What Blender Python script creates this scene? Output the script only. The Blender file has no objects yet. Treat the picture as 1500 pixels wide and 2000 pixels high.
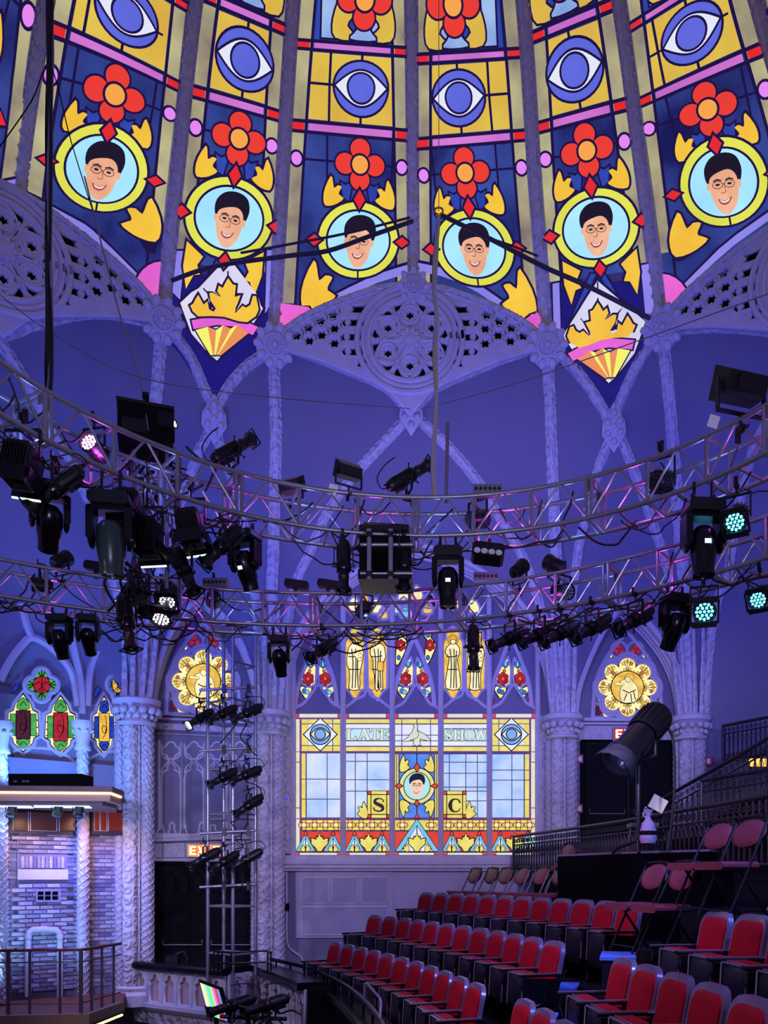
import bpy, bmesh, math, random
from mathutils import Vector, Matrix
from mathutils.geometry import tessellate_polygon
random.seed(7)
SC=bpy.context.scene
COL=SC.collection
# ---------------- camera: level view with vertical shift ----------------
cam=bpy.data.cameras.new('camera'); camo=bpy.data.objects.new('camera',cam); COL.objects.link(camo)
camo.location=(0,0,0); camo.rotation_euler=(math.pi/2,0,0)
cam.sensor_fit='AUTO'; cam.sensor_width=36.0; cam.lens=1580.0*36/2000
cam.shift_x=-(886-750)/2000; cam.shift_y=(1710-1000)/2000
cam.clip_start=.05; cam.clip_end=200
SC.camera=camo
# ---------------- world and exposure ----------------
W=bpy.data.worlds.new('house_ambient'); SC.world=W; W.use_nodes=True
bgn=W.node_tree.nodes['Background']; bgn.inputs[0].default_value=(.19,.165,.42,1); bgn.inputs[1].default_value=.56
vs=SC.view_settings; vs.view_transform='Standard'; vs.look='None'; vs.gamma=1; vs.exposure=0.0; vs.use_curve_mapping=False
# ---------------- added stage wash lamps without fixtures, floating clear of the two rings ----------------
def lamp(name,loc,aim,col,energy,size=60,blend=.8,radius=.12):
    d=bpy.data.lights.new(name,'SPOT'); d.color=col; d.energy=energy; d.spot_size=math.radians(size); d.spot_blend=blend; d.shadow_soft_size=radius
    o=bpy.data.objects.new(name,d); COL.objects.link(o); o.location=loc
    o.rotation_euler=(Vector(aim)-Vector(loc)).to_track_quat('-Z','Y').to_euler(); return o
BLUE=(.10,.12,1.0); VIO=(.42,.25,1.0); PALE=(.55,.5,1.0); MAG=(1.0,.08,.85); WARM=(1.0,.78,.55)
for x,y,z,ax,ay,az,c,e,s in [
    (-4.9,10.1,3.7,-4.4,14.6,6.4,BLUE,640,115),(-1.6,11.0,3.7,-1.0,15.0,6.4,BLUE,540,115),(1.5,10.4,3.7,1.6,15.2,6.2,BLUE,580,115),(3.6,9.2,3.7,4.6,14.8,6.0,BLUE,540,110),
    (-6.6,8.6,3.7,-8.2,12.6,6.0,BLUE,540,110),(5.0,7.8,3.7,8.0,13.0,5.5,BLUE,520,110),
    (-1.6,8.0,1.7,-3.4,15.6,.6,PALE,700,55),(1.3,8.0,1.7,2.8,16.0,1.0,PALE,600,60),(-4.4,7.4,1.7,-5.6,15.2,.6,PALE,700,55),
    (3.4,6.4,1.7,4.6,16.2,1.0,PALE,480,55),(-.4,8.0,1.5,-.8,16.0,-.2,VIO,420,70),(-.6,11.2,3.5,-.5,15.4,6.0,(.6,.5,.95),260,80)]:
    lamp('wash_lamp',(x,y,z),(ax,ay,az),c,e,s)
# bandstand: cool wash from the canopy lamps and footlights, warm accents at the pier
for x,y,z,ax,ay,az,c,e,s in [
    (-7.1,12.9,1.05,-7.0,13.7,-1.2,(.12,.2,1.0),330,110),(-6.3,13.2,1.05,-6.3,14.2,-1.2,(.12,.18,1.0),330,110),(-7.6,12.4,-1.9,-7.4,13.5,0,(.3,.62,1.0),120,110),(-6.5,12.9,-1.9,-6.5,14.0,0,(.2,.45,1.0),110,110),
    (-6.9,13.2,1.0,-7.1,13.6,.2,(1.0,.5,.25),50,120),(-5.9,13.6,1.0,-6.2,14.2,.2,(1.0,.45,.25),50,120),(-5.6,10.5,-1.6,-6.0,13.2,1.6,(.2,.35,1.0),420,70),(-7.0,12.75,1.6,-7.2,14.0,2.6,(.1,.3,1.0),150,130),(-6.2,13.2,1.6,-6.4,14.6,2.6,(.1,.3,1.0),130,130)]:
    lamp('bandstand_lamp',(x,y,z),(ax,ay,az),c,e,s,.9,.05)
for x,y,z,ax,ay,az,c,e,s in [
    (-5.2,4.6,3.0,1.0,9.6,-1.6,(1.0,.5,.72),680,55),(-4.8,3.2,3.0,2.0,6.0,-1.3,(1.0,.62,.82),420,55),
    (3.6,4.5,3.2,1.6,9.5,-1.6,(.14,.25,1.0),1300,60),(-1.0,2.0,3.2,1.5,7.5,-1.2,(.6,.4,1.0),160,60),(-5.5,8.0,2.6,-4.0,13.6,-2.0,(.7,.6,1.0),520,50),(.2,7.6,3.0,.9,9.2,-1.6,(.5,.22,1.0),420,95),(1.4,5.0,3.0,1.6,5.8,-1.4,(.5,.22,1.0),260,80)]:
    lamp('seat_lamp',(x,y,z),(ax,ay,az),c,e,s)
for x,y,z,ax,ay,az,e in ((-1.5,1.2,1.2,-2.2,8.0,3.7,520),(1.6,1.2,1.2,1.8,8.0,3.7,520)): lamp('truss_fill_lamp',(x,y,z),(ax,ay,az),(.72,.68,1.0),e,64,.6,.3)  # fill lamps added on the camera side to brighten the trusses
# small magenta and blue accent lights, added without fixtures inside the trusses
def ringpt(cx,cy,R,z,a): return (cx+R*math.sin(a),cy+R*math.cos(a),z)
for k in range(12):
    a=-1.1+k*.19; c=(.8,.1,1.0) if k%2 else (.15,.25,1.0)
    for cx,cy,R,z in ((-.297,5.061,3.62,3.74),(-1.574,3.958,6.26,3.27)):
        d=bpy.data.lights.new('truss_accent_fill','POINT'); d.color=c; d.energy=4.2; d.shadow_soft_size=.04; o=bpy.data.objects.new('truss_accent_fill',d); COL.objects.link(o); o.location=ringpt(cx,cy,R,z,a if R<5 else a*.62+.05)
# ---------------- object helpers ----------------
LABELS={}
def tag(o,label=None,cat=None,group=None,kind=None):
    if label: o['label']=label
    if cat: o['category']=cat
    if group: o['group']=group
    if kind: o['kind']=kind
    return o
def thing(name,label,cat,loc=(0,0,0),group=None,kind=None):
    o=bpy.data.objects.new(name,None); COL.objects.link(o); o.location=loc; o.empty_display_size=.1
    return tag(o,label,cat,group,kind)
def put(name,me,parent=None,mtx=None,label=None):
    o=bpy.data.objects.new(name,me); COL.objects.link(o)
    if parent is not None: o.parent=parent
    if mtx is not None: o.matrix_local=mtx
    if label: o['label']=label
    return o
def world_child(name,me,parent,label=None):
    # mesh is in world coordinates, parent is an unrotated empty / mesh (one or two levels)
    o=put(name,me,parent,None,label); l=Vector((0,0,0)); p=parent
    while p is not None: l+=p.location; p=p.parent
    o.location=-l; return o
def fr(axis,up=(0,0,1),loc=(0,0,0)):
    # local frame whose +Y points along axis
    y=Vector(axis).normalized(); u=Vector(up)
    if abs(y.dot(u))>.999: u=Vector((1,0,0))
    x=y.cross(u).normalized(); z=x.cross(y)
    m=Matrix((x,y,z)).transposed().to_4x4(); m.translation=Vector(loc); return m
class MB:
    def __init__(s): s.v=[]; s.f=[]; s.m=[]; s.cur=0
    def add(s,vs,fs):
        b=len(s.v); s.v+=[tuple(p) for p in vs]; s.f+=[tuple(b+i for i in f) for f in fs]; s.m+=[s.cur]*len(fs)
    def box(s,c,d,M=None,taper=1.0):
        x,y,z=d[0]/2,d[1]/2,d[2]/2; t=taper
        q=[Vector((sx*x*(t if sz>0 else 1),sy*y*(t if sz>0 else 1),sz*z)) for sz in (-1,1) for sy in (-1,1) for sx in (-1,1)]
        if M is not None: q=[M.to_3x3()@p for p in q] if False else [M@(p) for p in q]
        q=[p+Vector(c) for p in q]
        s.add(q,[(0,2,3,1),(4,5,7,6),(0,1,5,4),(2,6,7,3),(0,4,6,2),(1,3,7,5)])
    def cbox(s,c,d,ch,M=None):
        # chamfered box: octagon section in xz, extruded along y
        x,y,z=d[0]/2,d[1]/2,d[2]/2
        o=[(x-ch,-z),(x,-z+ch),(x,z-ch),(x-ch,z),(-x+ch,z),(-x,z-ch),(-x,-z+ch),(-x+ch,-z)]
        q=[Vector((a,-y,b)) for a,b in o]+[Vector((a,y,b)) for a,b in o]
        if M is not None: q=[M@p for p in q]
        q=[p+Vector(c) for p in q]
        s.add(q,[tuple(range(8)),tuple(range(15,7,-1))]+[(i,8+i,8+(i+1)%8,(i+1)%8) for i in range(8)])
    def tube(s,a,b,r,n=8,r2=None,caps=True):
        a=Vector(a);b=Vector(b);d=b-a
        if d.length<1e-6: return
        M=fr(d); r2=r if r2 is None else r2
        vs=[a+M.to_3x3()@Vector((math.cos(t)*r,0,math.sin(t)*r)) for t in [i*2*math.pi/n for i in range(n)]]
        vs+=[b+M.to_3x3()@Vector((math.cos(t)*r2,0,math.sin(t)*r2)) for t in [i*2*math.pi/n for i in range(n)]]
        fs=[(i,(i+1)%n,n+(i+1)%n,n+i) for i in range(n)]
        if caps: fs+=[tuple(range(n-1,-1,-1)),tuple(range(n,2*n))]
        s.add(vs,fs)
    def path(s,pts,r,n=6,caps=True):
        pts=[Vector(p) for p in pts]; rs=r if isinstance(r,(list,tuple)) else [r]*len(pts)
        rings=[]; up=None
        for i,p in enumerate(pts):
            d=(pts[min(i+1,len(pts)-1)]-pts[max(i-1,0)]).normalized()
            if up is None:
                up=Vector((0,0,1)) if abs(d.z)<.95 else Vector((1,0,0))
            x=d.cross(up)
            if x.length<1e-4: x=d.orthogonal()
            x.normalize(); up=x.cross(d)
            rings.append([p+x*math.cos(t)*rs[i]+up*math.sin(t)*rs[i] for t in [k*2*math.pi/n for k in range(n)]])
        vs=[q for r_ in rings for q in r_]
        fs=[(i*n+k,i*n+(k+1)%n,(i+1)*n+(k+1)%n,(i+1)*n+k) for i in range(len(pts)-1) for k in range(n)]
        if caps: fs+=[tuple(range(n-1,-1,-1)),tuple(range((len(pts)-1)*n,len(pts)*n))]
        s.add(vs,fs)
    def sweep(s,pts,prof,ups,closed=True):
        # prof: list of (side,out) ; ups: outward vectors per point
        pts=[Vector(p) for p in pts]; n=len(prof); vs=[]
        for i,p in enumerate(pts):
            d=(pts[min(i+1,len(pts)-1)]-pts[max(i-1,0)]).normalized(); o=Vector(ups[i]); o=(o-d*o.dot(d)).normalized(); x=d.cross(o)
            vs+=[p+x*a+o*b for a,b in prof]
        m=n if closed else n-1
        fs=[(i*n+k,(i+1)*n+k,(i+1)*n+(k+1)%n,i*n+(k+1)%n) for i in range(len(pts)-1) for k in range(m)]
        if closed: fs+=[tuple(range(n)),tuple(range(len(pts)*n-1,(len(pts)-1)*n-1,-1))]
        s.add(vs,fs)
    def lathe(s,prof,n=16,M=None,a0=0,a1=2*math.pi):
        # prof (r,y) revolved about local Y
        full=abs(a1-a0-2*math.pi)<1e-6; k=n if full else n+1
        vs=[]
        for r,y in prof:
            for i in range(k):
                t=a0+(a1-a0)*i/n; vs.append(Vector((math.cos(t)*r,y,math.sin(t)*r)))
        if M is not None: vs=[M@p for p in vs]
        fs=[]
        for j in range(len(prof)-1):
            for i in range(n):
                i2=(i+1)%k
                fs.append((j*k+i,(j+1)*k+i,(j+1)*k+i2,j*k+i2))
        s.add(vs,fs)
    def ball(s,c,r,n=8,sc=(1,1,1),M=None):
        prof=[(max(1e-4,math.sin(math.pi*j/(n//2))),-math.cos(math.pi*j/(n//2))) for j in range(n//2+1)]
        b=len(s.v); s.lathe(prof,n)
        for i in range(b,len(s.v)):
            p=Vector(s.v[i]); p=Vector((p.x*r*sc[0],p.y*r*sc[1],p.z*r*sc[2]))
            if M is not None: p=M@p
            s.v[i]=tuple(p+Vector(c))
    def prism(s,poly,M,t):
        # poly in local (x,z), thickness t along local +y ; M maps to world
        n=len(poly); vs=[M@Vector((a,0,b)) for a,b in poly]+[M@Vector((a,t,b)) for a,b in poly]
        s.add(vs,[tuple(range(n)),tuple(range(2*n-1,n-1,-1))]+[(i,n+i,n+(i+1)%n,(i+1)%n) for i in range(n)])
    def mesh(s,name,mats,smooth=False,fix=True):
        me=bpy.data.meshes.new(name); me.from_pydata(s.v,[],s.f)
        if not isinstance(mats,(list,tuple)): mats=[mats]
        for m in mats: me.materials.append(m)
        if len(mats)>1: me.polygons.foreach_set('material_index',s.m)
        if fix:
            bm=bmesh.new(); bm.from_mesh(me); bmesh.ops.recalc_face_normals(bm,faces=bm.faces); bm.to_mesh(me); bm.free()
        if smooth:
            me.polygons.foreach_set('use_smooth',[True]*len(me.polygons))
            try: me.set_sharp_from_angle(angle=math.radians(smooth if smooth is not True else 40))
            except Exception: pass
        me.update(); return me
    def make(s,name,mats,parent=None,smooth=False,label=None):
        me=s.mesh(name,mats,smooth)
        return world_child(name,me,parent,label) if parent is not None else put(name,me,None,None,label)
def structure(name,mb,mats,smooth=False,label=None,cat='structure'):
    o=mb.make(name,mats,None,smooth); tag(o,label,cat,None,'structure'); return o
# ---------------- materials ----------------
def lin(c): return tuple((x/255/12.92 if x/255<=.04045 else ((x/255+.055)/1.055)**2.4) for x in c)
MATS={}
def mat(name,rgb,rough=.6,metal=0,emit=0,var=0,vscale=4,bump=0,bscale=20,bkind='noise',rgb2=None,ergb=None,spec=.5,coat=0):
    if name in MATS: return MATS[name]
    m=bpy.data.materials.new(name); MATS[name]=m; m.use_nodes=True; nt=m.node_tree; b=nt.nodes['Principled BSDF']
    c=lin(rgb)+(1,); b.inputs['Base Color'].default_value=c; b.inputs['Roughness'].default_value=rough; b.inputs['Metallic'].default_value=metal
    b.inputs['Specular IOR Level'].default_value=spec
    if coat: b.inputs['Coat Weight'].default_value=coat
    tc=nt.nodes.new('ShaderNodeTexCoord')
    col=None
    if var:
        nz=nt.nodes.new('ShaderNodeTexNoise'); nz.inputs['Scale'].default_value=vscale; nz.inputs['Detail'].default_value=4
        nt.links.new(tc.outputs['Object'],nz.inputs['Vector'])
        rp=nt.nodes.new('ShaderNodeValToRGB'); rp.color_ramp.elements[0].position=.3; rp.color_ramp.elements[1].position=.7
        c2=lin(rgb2)+(1,) if rgb2 else tuple(x*(1-var) for x in c[:3])+(1,)
        rp.color_ramp.elements[0].color=c2; rp.color_ramp.elements[1].color=c
        nt.links.new(nz.outputs['Fac'],rp.inputs['Fac']); col=rp.outputs['Color']
    if emit:
        b.inputs['Emission Strength'].default_value=emit
        b.inputs['Emission Color'].default_value=lin(ergb)+(1,) if ergb else c
        if col is not None: nt.links.new(col,b.inputs['Emission Color'])
        b.inputs['Base Color'].default_value=tuple(x*.12+.004 for x in c[:3])+(1,)
    elif col is not None: nt.links.new(col,b.inputs['Base Color'])
    if bump:
        if bkind=='noise': t=nt.nodes.new('ShaderNodeTexNoise'); t.inputs['Scale'].default_value=bscale; t.inputs['Detail'].default_value=5; o=t.outputs['Fac']
        elif bkind=='vor': t=nt.nodes.new('ShaderNodeTexVoronoi'); t.inputs['Scale'].default_value=bscale; o=t.outputs['Distance']
        else:
            t=nt.nodes.new('ShaderNodeTexWave'); t.inputs['Scale'].default_value=bscale; t.inputs['Distortion'].default_value=7; t.inputs['Detail'].default_value=2; t.inputs['Detail Scale'].default_value=1.5
            t.bands_direction='DIAGONAL'; o=t.outputs['Fac']
        nt.links.new(tc.outputs['Object'],t.inputs['Vector'])
        bp=nt.nodes.new('ShaderNodeBump'); bp.inputs['Strength'].default_value=bump; bp.inputs['Distance'].default_value=.05
        nt.links.new(o,bp.inputs['Height']); nt.links.new(bp.outputs['Normal'],b.inputs['Normal'])
    return m
PLAST=mat('lavender_plaster',(192,186,198),.75,var=.12,vscale=6,bump=.15,bscale=30)
CARVED=mat('carved_plaster',(196,190,200),.7,bump=1.0,bscale=9,bkind='vor',var=.2,vscale=14)
SWIRL=mat('swirl_plaster',(180,174,188),.55,bump=.4,bscale=5,bkind='wave',var=.15,vscale=10)
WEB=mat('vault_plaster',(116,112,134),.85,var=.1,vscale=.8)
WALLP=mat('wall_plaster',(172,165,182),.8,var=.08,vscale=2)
BLACK=mat('black_metal',(15,15,19),.42,.2,bump=.05,bscale=60)
MATTE=mat('matte_black',(7,7,9),.9,spec=.15)
GLOSS=mat('gloss_black',(14,14,20),.22,.3)
ALU=mat('aluminium_tube',(150,148,160),.33,.6,var=.15,vscale=12)
STEEL=mat('dull_steel',(128,126,140),.45,.7)
CHROME=mat('bright_chrome',(220,220,228),.18,1)
RUBBER=mat('black_cable',(14,14,18),.6)
VOID=mat('dark_void',(4,4,6),.98,spec=.05)
GLASSK=mat('lens_glass',(26,30,48),.06,.4,coat=1)
PAPER=mat('paper_tag',(215,215,225),.7)
GOLD=mat('gold_ring',(190,150,60),.3,.9)
def glow(name,rgb,e=1.0,var=0,vscale=3,rgb2=None): return mat('glow_'+name,rgb,.5,0,e,var,vscale,rgb2=rgb2,spec=.2)
# ---------------- pixel geometry ----------------
def sub(a,b): return tuple(x-y for x,y in zip(a,b))
class Plane:
    # vertical plane through two plan points, pushed back by rec (away from the room)
    def __init__(s,a,b,rec=0):
        a=Vector((a[0],a[1],0)); b=Vector((b[0],b[1],0)); s.e=(b-a).normalized(); s.n=Vector((s.e.y,-s.e.x,0))
        if s.n.y>0: s.n=-s.n
        s.o=a-s.n*rec
    def hit(s,px,py):
        d=Vector(((px-CX)/F,1,(HZ-py)/F)); t=s.o.dot(s.n)/d.dot(s.n); q=d*t; return ((q-s.o).dot(s.e),q.z)
    def pt(s,u,z,off=0): return s.o+s.e*u+Vector((0,0,z))+s.n*off
    def px(s,px,py,off=0): u,z=s.hit(px,py); return s.pt(u,z,off)
    def M(s,u=0,z=0,off=0):
        # local x along wall, local z up, local y out of the wall into the room
        q=s.pt(u,z,off); m=Matrix((s.e,s.n,Vector((0,0,1)))).transposed().to_4x4(); m.translation=q; return m
def area2(p): return sum(p[i][0]*p[(i+1)%len(p)][1]-p[(i+1)%len(p)][0]*p[i][1] for i in range(len(p)))/2
def grow(poly,w):
    n=len(poly); sg=1 if area2(poly)>0 else -1; out=[]
    for i in range(n):
        p0,p1,p2=poly[i-1],poly[i],poly[(i+1)%n]
        def nn(a,b):
            dx,dy=b[0]-a[0],b[1]-a[1]; l=math.hypot(dx,dy) or 1e-9; return (dy/l*sg,-dx/l*sg)
        a,b=nn(p0,p1),nn(p1,p2); mx,my=a[0]+b[0],a[1]+b[1]; l2=mx*mx+my*my
        k=2*w/max(l2,1.0); out.append((p1[0]+mx*k,p1[1]+my*k))
    return out
def ell(cx,cy,rx,ry=None,n=24,a0=0,a1=360,rot=0):
    ry=rx if ry is None else ry; full=abs(a1-a0)>=360; r=math.radians(rot); o=[]
    for i in range(n if full else n+1):
        t=math.radians(a0+(a1-a0)*i/n); x,y=rx*math.cos(t),ry*math.sin(t); o.append((cx+x*math.cos(r)-y*math.sin(r),cy+x*math.sin(r)+y*math.cos(r)))
    return o
def rect(x0,y0,x1,y1): return [(x0,y0),(x1,y0),(x1,y1),(x0,y1)]
def tri_poly(poly):
    t=tessellate_polygon([[Vector((p[0],p[1],0)) for p in poly]]); return [tuple(poly[i] for i in q) for q in t]
def clip_half(poly,y,keep_above):
    out=[]
    for i in range(len(poly)):
        a,b=poly[i],poly[(i+1)%len(poly)]; ia=(a[1]>=y) if keep_above else (a[1]<=y); ib=(b[1]>=y) if keep_above else (b[1]<=y)
        if ia: out.append(a)
        if ia!=ib:
            t=(y-a[1])/(b[1]-a[1]); out.append((a[0]+(b[0]-a[0])*t,y))
    return out
def smooth_poly(pts,n=3):
    # closed Catmull-Rom through pts
    o=[]; k=len(pts)
    for i in range(k):
        p0,p1,p2,p3=pts[i-1],pts[i],pts[(i+1)%k],pts[(i+2)%k]
        for j in range(n):
            t=j/n
            o.append(tuple(.5*((2*p1[c])+(-p0[c]+p2[c])*t+(2*p0[c]-5*p1[c]+4*p2[c]-p3[c])*t*t+(-p0[c]+3*p1[c]-3*p2[c]+p3[c])*t**3) for c in (0,1)))
    return o
def spline(pts,n=6):
    o=[]; k=len(pts); pts=[tuple(p) for p in pts]
    for i in range(k-1):
        p0,p1,p2,p3=pts[max(i-1,0)],pts[i],pts[i+1],pts[min(i+2,k-1)]
        for j in range(n):
            t=j/n
            o.append(tuple(.5*((2*p1[c])+(-p0[c]+p2[c])*t+(2*p0[c]-5*p1[c]+4*p2[c]-p3[c])*t*t+(-p0[c]+3*p1[c]-3*p2[c]+p3[c])*t**3) for c in range(len(p1))))
    o.append(pts[-1]); return o
def stroke_polys(pts,w,closed=False):
    q=list(pts)+([pts[0]] if closed else []); out=[]
    for a,b in zip(q,q[1:]):
        dx,dy=b[0]-a[0],b[1]-a[1]; l=math.hypot(dx,dy)
        if l<1e-9: continue
        nx,ny=-dy/l*w/2,dx/l*w/2; ex,ey=dx/l*w*.3,dy/l*w*.3
        out.append([(a[0]-ex+nx,a[1]-ey+ny),(a[0]-ex-nx,a[1]-ey-ny),(b[0]+ex-nx,b[1]+ey-ny),(b[0]+ex+nx,b[1]+ey+ny)])
    return out
# plate with holes from 2D polygons, extruded and bevelled through a filled curve
def plate_mesh(name,loops,thick,bevel,mats):
    cu=bpy.data.curves.new(name,'CURVE'); cu.dimensions='2D'; cu.fill_mode='BOTH'; cu.extrude=thick/2; cu.bevel_depth=bevel; cu.bevel_resolution=0
    for lp in loops:
        s=cu.splines.new('POLY'); s.points.add(len(lp)-1); s.use_cyclic_u=True
        for i,p in enumerate(lp): s.points[i].co=(p[0],p[1],0,1)
    o=bpy.data.objects.new(name,cu); COL.objects.link(o)
    dg=bpy.context.evaluated_depsgraph_get(); dg.update()
    me=bpy.data.meshes.new_from_object(o.evaluated_get(dg)); COL.objects.unlink(o); bpy.data.objects.remove(o); bpy.data.curves.remove(cu)
    me.name=name; me.materials.clear(); me.materials.append(mats)
    return me
def flat_to(me,f):
    for v in me.vertices: v.co=f(v.co)
    me.update()
# ---------------- dome and vault geometry ----------------
F=1580.0; CX=886.0; HZ=1710.0
def P(px,py,Y): return ((px-CX)*Y/F, Y, (HZ-py)*Y/F)
def proj(p): return (CX+F*p[0]/p[1], HZ-F*p[2]/p[1])
APEX=(-0.5,7.0)
def make_rib(low,cps,raw=None):
    pts=[P(*c) for c in low]+(raw or [])+[P(*c) for c in cps]; pts.sort(key=lambda p:p[2])
    t=pts[-1]
    for k,z in ((.66,15.2),(.36,16.4),(.08,17.0)):
        pts.append((APEX[0]+(t[0]-APEX[0])*k, APEX[1]+(t[1]-APEX[1])*k, z))
    return pts
def rib_at(pts,z):
    n=len(pts); i=0
    while i<n-2 and z>pts[i+1][2]: i+=1
    def m(k,c):
        if k==0: return (pts[1][c]-pts[0][c])/(pts[1][2]-pts[0][2])
        if k==n-1: return (pts[-1][c]-pts[-2][c])/(pts[-1][2]-pts[-2][2])
        a=(pts[k][c]-pts[k-1][c])/(pts[k][2]-pts[k-1][2]); b=(pts[k+1][c]-pts[k][c])/(pts[k+1][2]-pts[k][2])
        return (a+b)/2
    z0,z1=pts[i][2],pts[i+1][2]; h=z1-z0; t=(z-z0)/h
    if t<0: return (pts[0][0]+m(0,0)*(z-z0),pts[0][1]+m(0,1)*(z-z0),z)
    out=[]
    for c in (0,1):
        p0,p1=pts[i][c],pts[i+1][c]; m0,m1=m(i,c)*h,m(i+1,c)*h
        out.append((2*t**3-3*t*t+1)*p0+(t**3-2*t*t+t)*m0+(-2*t**3+3*t*t)*p1+(t**3-t*t)*m1)
    return (out[0],out[1],z)
CAPZ=3.15
RP={
 'Rm':make_rib([],[(-400,520,11.0),(-330,200,10.3),(-270,-60,9.7)],[(-10.6,11.8,CAPZ),(-9.9,11.4,6.0)]),
 'R0':make_rib([],[(20,547,12.65),(55,210,11.87),(88,0,11.1)]),
 'R1':make_rib([(272,1384,15.3),(276,1200,15.05),(288,1010,14.7),(301,830,14.25)],[(316,640,13.81),(347,320,12.87),(380,0,11.96)]),
 'R2':make_rib([(526,1397,15.9),(530,1200,15.55),(536,1010,15.2),(539,850,14.85)],[(536,687,14.46),(551,350,13.43),(572,0,12.43)]),
 'M':make_rib([],[(810,712,14.8),(806,300,13.72),(803,0,12.68)]),
 'R3':make_rib([(1100,1405,16.3),(1092,1200,15.9),(1083,1010,15.4),(1077,850,14.95)],[(1069.5,688,14.47),(1045,350,13.44),(1022,0,12.44)]),
 'R4':make_rib([(1350,1407,16.4),(1340,1200,15.9),(1325,1010,15.2),(1312,830,14.6)],[(1294.5,654,14.0),(1252,320,13.03),(1210,0,12.1)]),
 'R5':make_rib([],[(1610,560,13.1),(1545,240,12.26),(1480,0,11.44)]),
 'R6':make_rib([],[(1960,560,11.5),(1880,240,10.7),(1800,-60,10.0)],[(9.8,13.5,CAPZ),(9.0,12.6,6.0)]),
}
def surf(a,b,s,z,bulge=0):
    A=rib_at(RP[a],z);B=rib_at(RP[b],z); p=Vector([A[i]+(B[i]-A[i])*s for i in range(3)])
    if bulge:
        n=Vector((B[1]-A[1],-(B[0]-A[0]),0)); n.normalize()
        if n.y<0: n=-n
        k=(1 if z<7.2 else max(0,1-(z-7.2)/2.2)) if bulge>.3 else (1 if z<6 else max(0,1-(z-6)/1.6))
        p+=n*bulge*4*s*(1-s)*k
    return p
def inv(a,b,px,py,bulge=0,z0=10.5):
    s,z=.5,z0
    for _ in range(30):
        p=proj(surf(a,b,s,z,bulge)); e=(px-p[0],py-p[1]); d=1e-4
        if abs(e[0])+abs(e[1])<1e-4: break
        ps=proj(surf(a,b,s+d,z,bulge)); pz=proj(surf(a,b,s,z+d,bulge))
        j=((ps[0]-p[0])/d,(pz[0]-p[0])/d,(ps[1]-p[1])/d,(pz[1]-p[1])/d); det=j[0]*j[3]-j[1]*j[2]
        ds=(j[3]*e[0]-j[1]*e[1])/det; dz=(-j[2]*e[0]+j[0]*e[1])/det
        s+=max(-.3,min(.3,ds)); z+=max(-1,min(1,dz))
    return s,z
def inward(p): return (Vector((APEX[0],APEX[1],max(4,p[2]-6)))-Vector(p)).normalized()
WID='wide';NAR='narrow'
PANELS=[('Rm','R0',WID,[],(-1,0)),
 ('R0','R1',WID,[(10.9,197,332),(11.8,222,185),(12.65,247,28)],((147,62),(320,145))),
 ('R1','R2',NAR,[(10.9,447,427),(11.8,466,271),(12.65,478,118)],((407,175),(525,210))),
 ('R2','M',WID,[(10.9,700,470),(11.8,703,322),(12.65,705,170),(13.55,712,10)],((605,233),(773,248))),
 ('M','R3',WID,[(10.9,926,485),(11.8,909,338),(12.65,896,190),(13.55,886,20)],((833,267),(990,254))),
 ('R3','R4',NAR,[(10.9,1165,446),(11.8,1148,295),(12.65,1123,138)],((1076,238),(1194,206))),
 ('R4','R5',WID,[(10.9,1415,358),(11.8,1385,213),(12.65,1352,65)],((1282,180),(1454,103))),
 ('R5','R6',WID,[],(-1,0))]
# arcs on top of the lunettes, in photo pixels
ARC={('Rm','R0'):[(-400,560),(-250,480),(-120,420),(-40,388),(38,372)],
 ('R0','R1'):[(38,372),(75,396),(110,421),(165,460),(220,512),(275,567),(305,599),(320,618)],
 ('R2','M'):[(540,664),(552,654),(589,625),(640,599),(684,583),(735,566),(787,557),(812,555)],
 ('M','R3'):[(803,555),(860,558),(897,565),(935,580),(970,599),(1010,622),(1043,647),(1070,668)],
 ('R4','R5'):[(1290,628),(1303,614),(1350,566),(1395,521),(1440,482),(1500,437),(1560,405),(1600,392)],
 ('R5','R6'):[(1600,392),(1700,400),(1800,450),(1960,560)]}
VZ=.78
LINE=glow('lead_line',(26,14,66),1.0)
DC={k:glow('dome_'+k,c,e,v,vs_,c2) for k,c,e,v,vs_,c2 in [
 ('navy',(58,78,160),1.0,.1,.9,(22,20,80)),('beige',(196,190,140),1.0,.1,1.3,(122,108,104)),('yellow',(226,196,78),1.0,.1,1.2,(212,168,66)),
 ('pinkband',(212,124,212),1.0,.1,1.0,(186,98,186)),('red',(226,40,44),1.0,0,1,None),('eyeblue',(98,108,220),1.0,.1,1.2,(88,96,206)),
 ('white',(226,230,246),1.0,0,1,None),('ring',(226,228,84),1.05,.1,1,(208,206,66)),('paleblue',(168,228,248),1.1,.1,1.5,(150,210,240)),
 ('skin',(240,186,150),1.05,.1,3,(222,156,118)),('hair',(26,18,36),1.0,0,1,None),('lilac',(146,138,232),1.0,.1,1,(126,118,214)),
 ('pink',(230,104,204),1.05,.1,1,(206,84,190)),('flower',(232,60,48),1.0,0,1,None),('heart',(246,164,72),1.0,0,1,None),
 ('dot',(222,132,232),1.05,0,1,None),('kite',(222,218,236),1.0,.1,1.5,(200,196,222)),('orange',(232,142,84),1.0,0,1,None),
 ('lime',(236,236,100),1.05,0,1,None),('cobalt',(50,76,176),1.0,.1,1.2,(38,54,150)),('sky',(170,200,236),1.0,.1,1.5,(120,150,214)),
 ('spill',(26,20,118),1.0,.1,1,(20,16,96)),('leafyel',(242,200,62),1.05,.1,1.4,(232,176,50)),('lip',(170,70,60),1,0,1,None)]}
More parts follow.
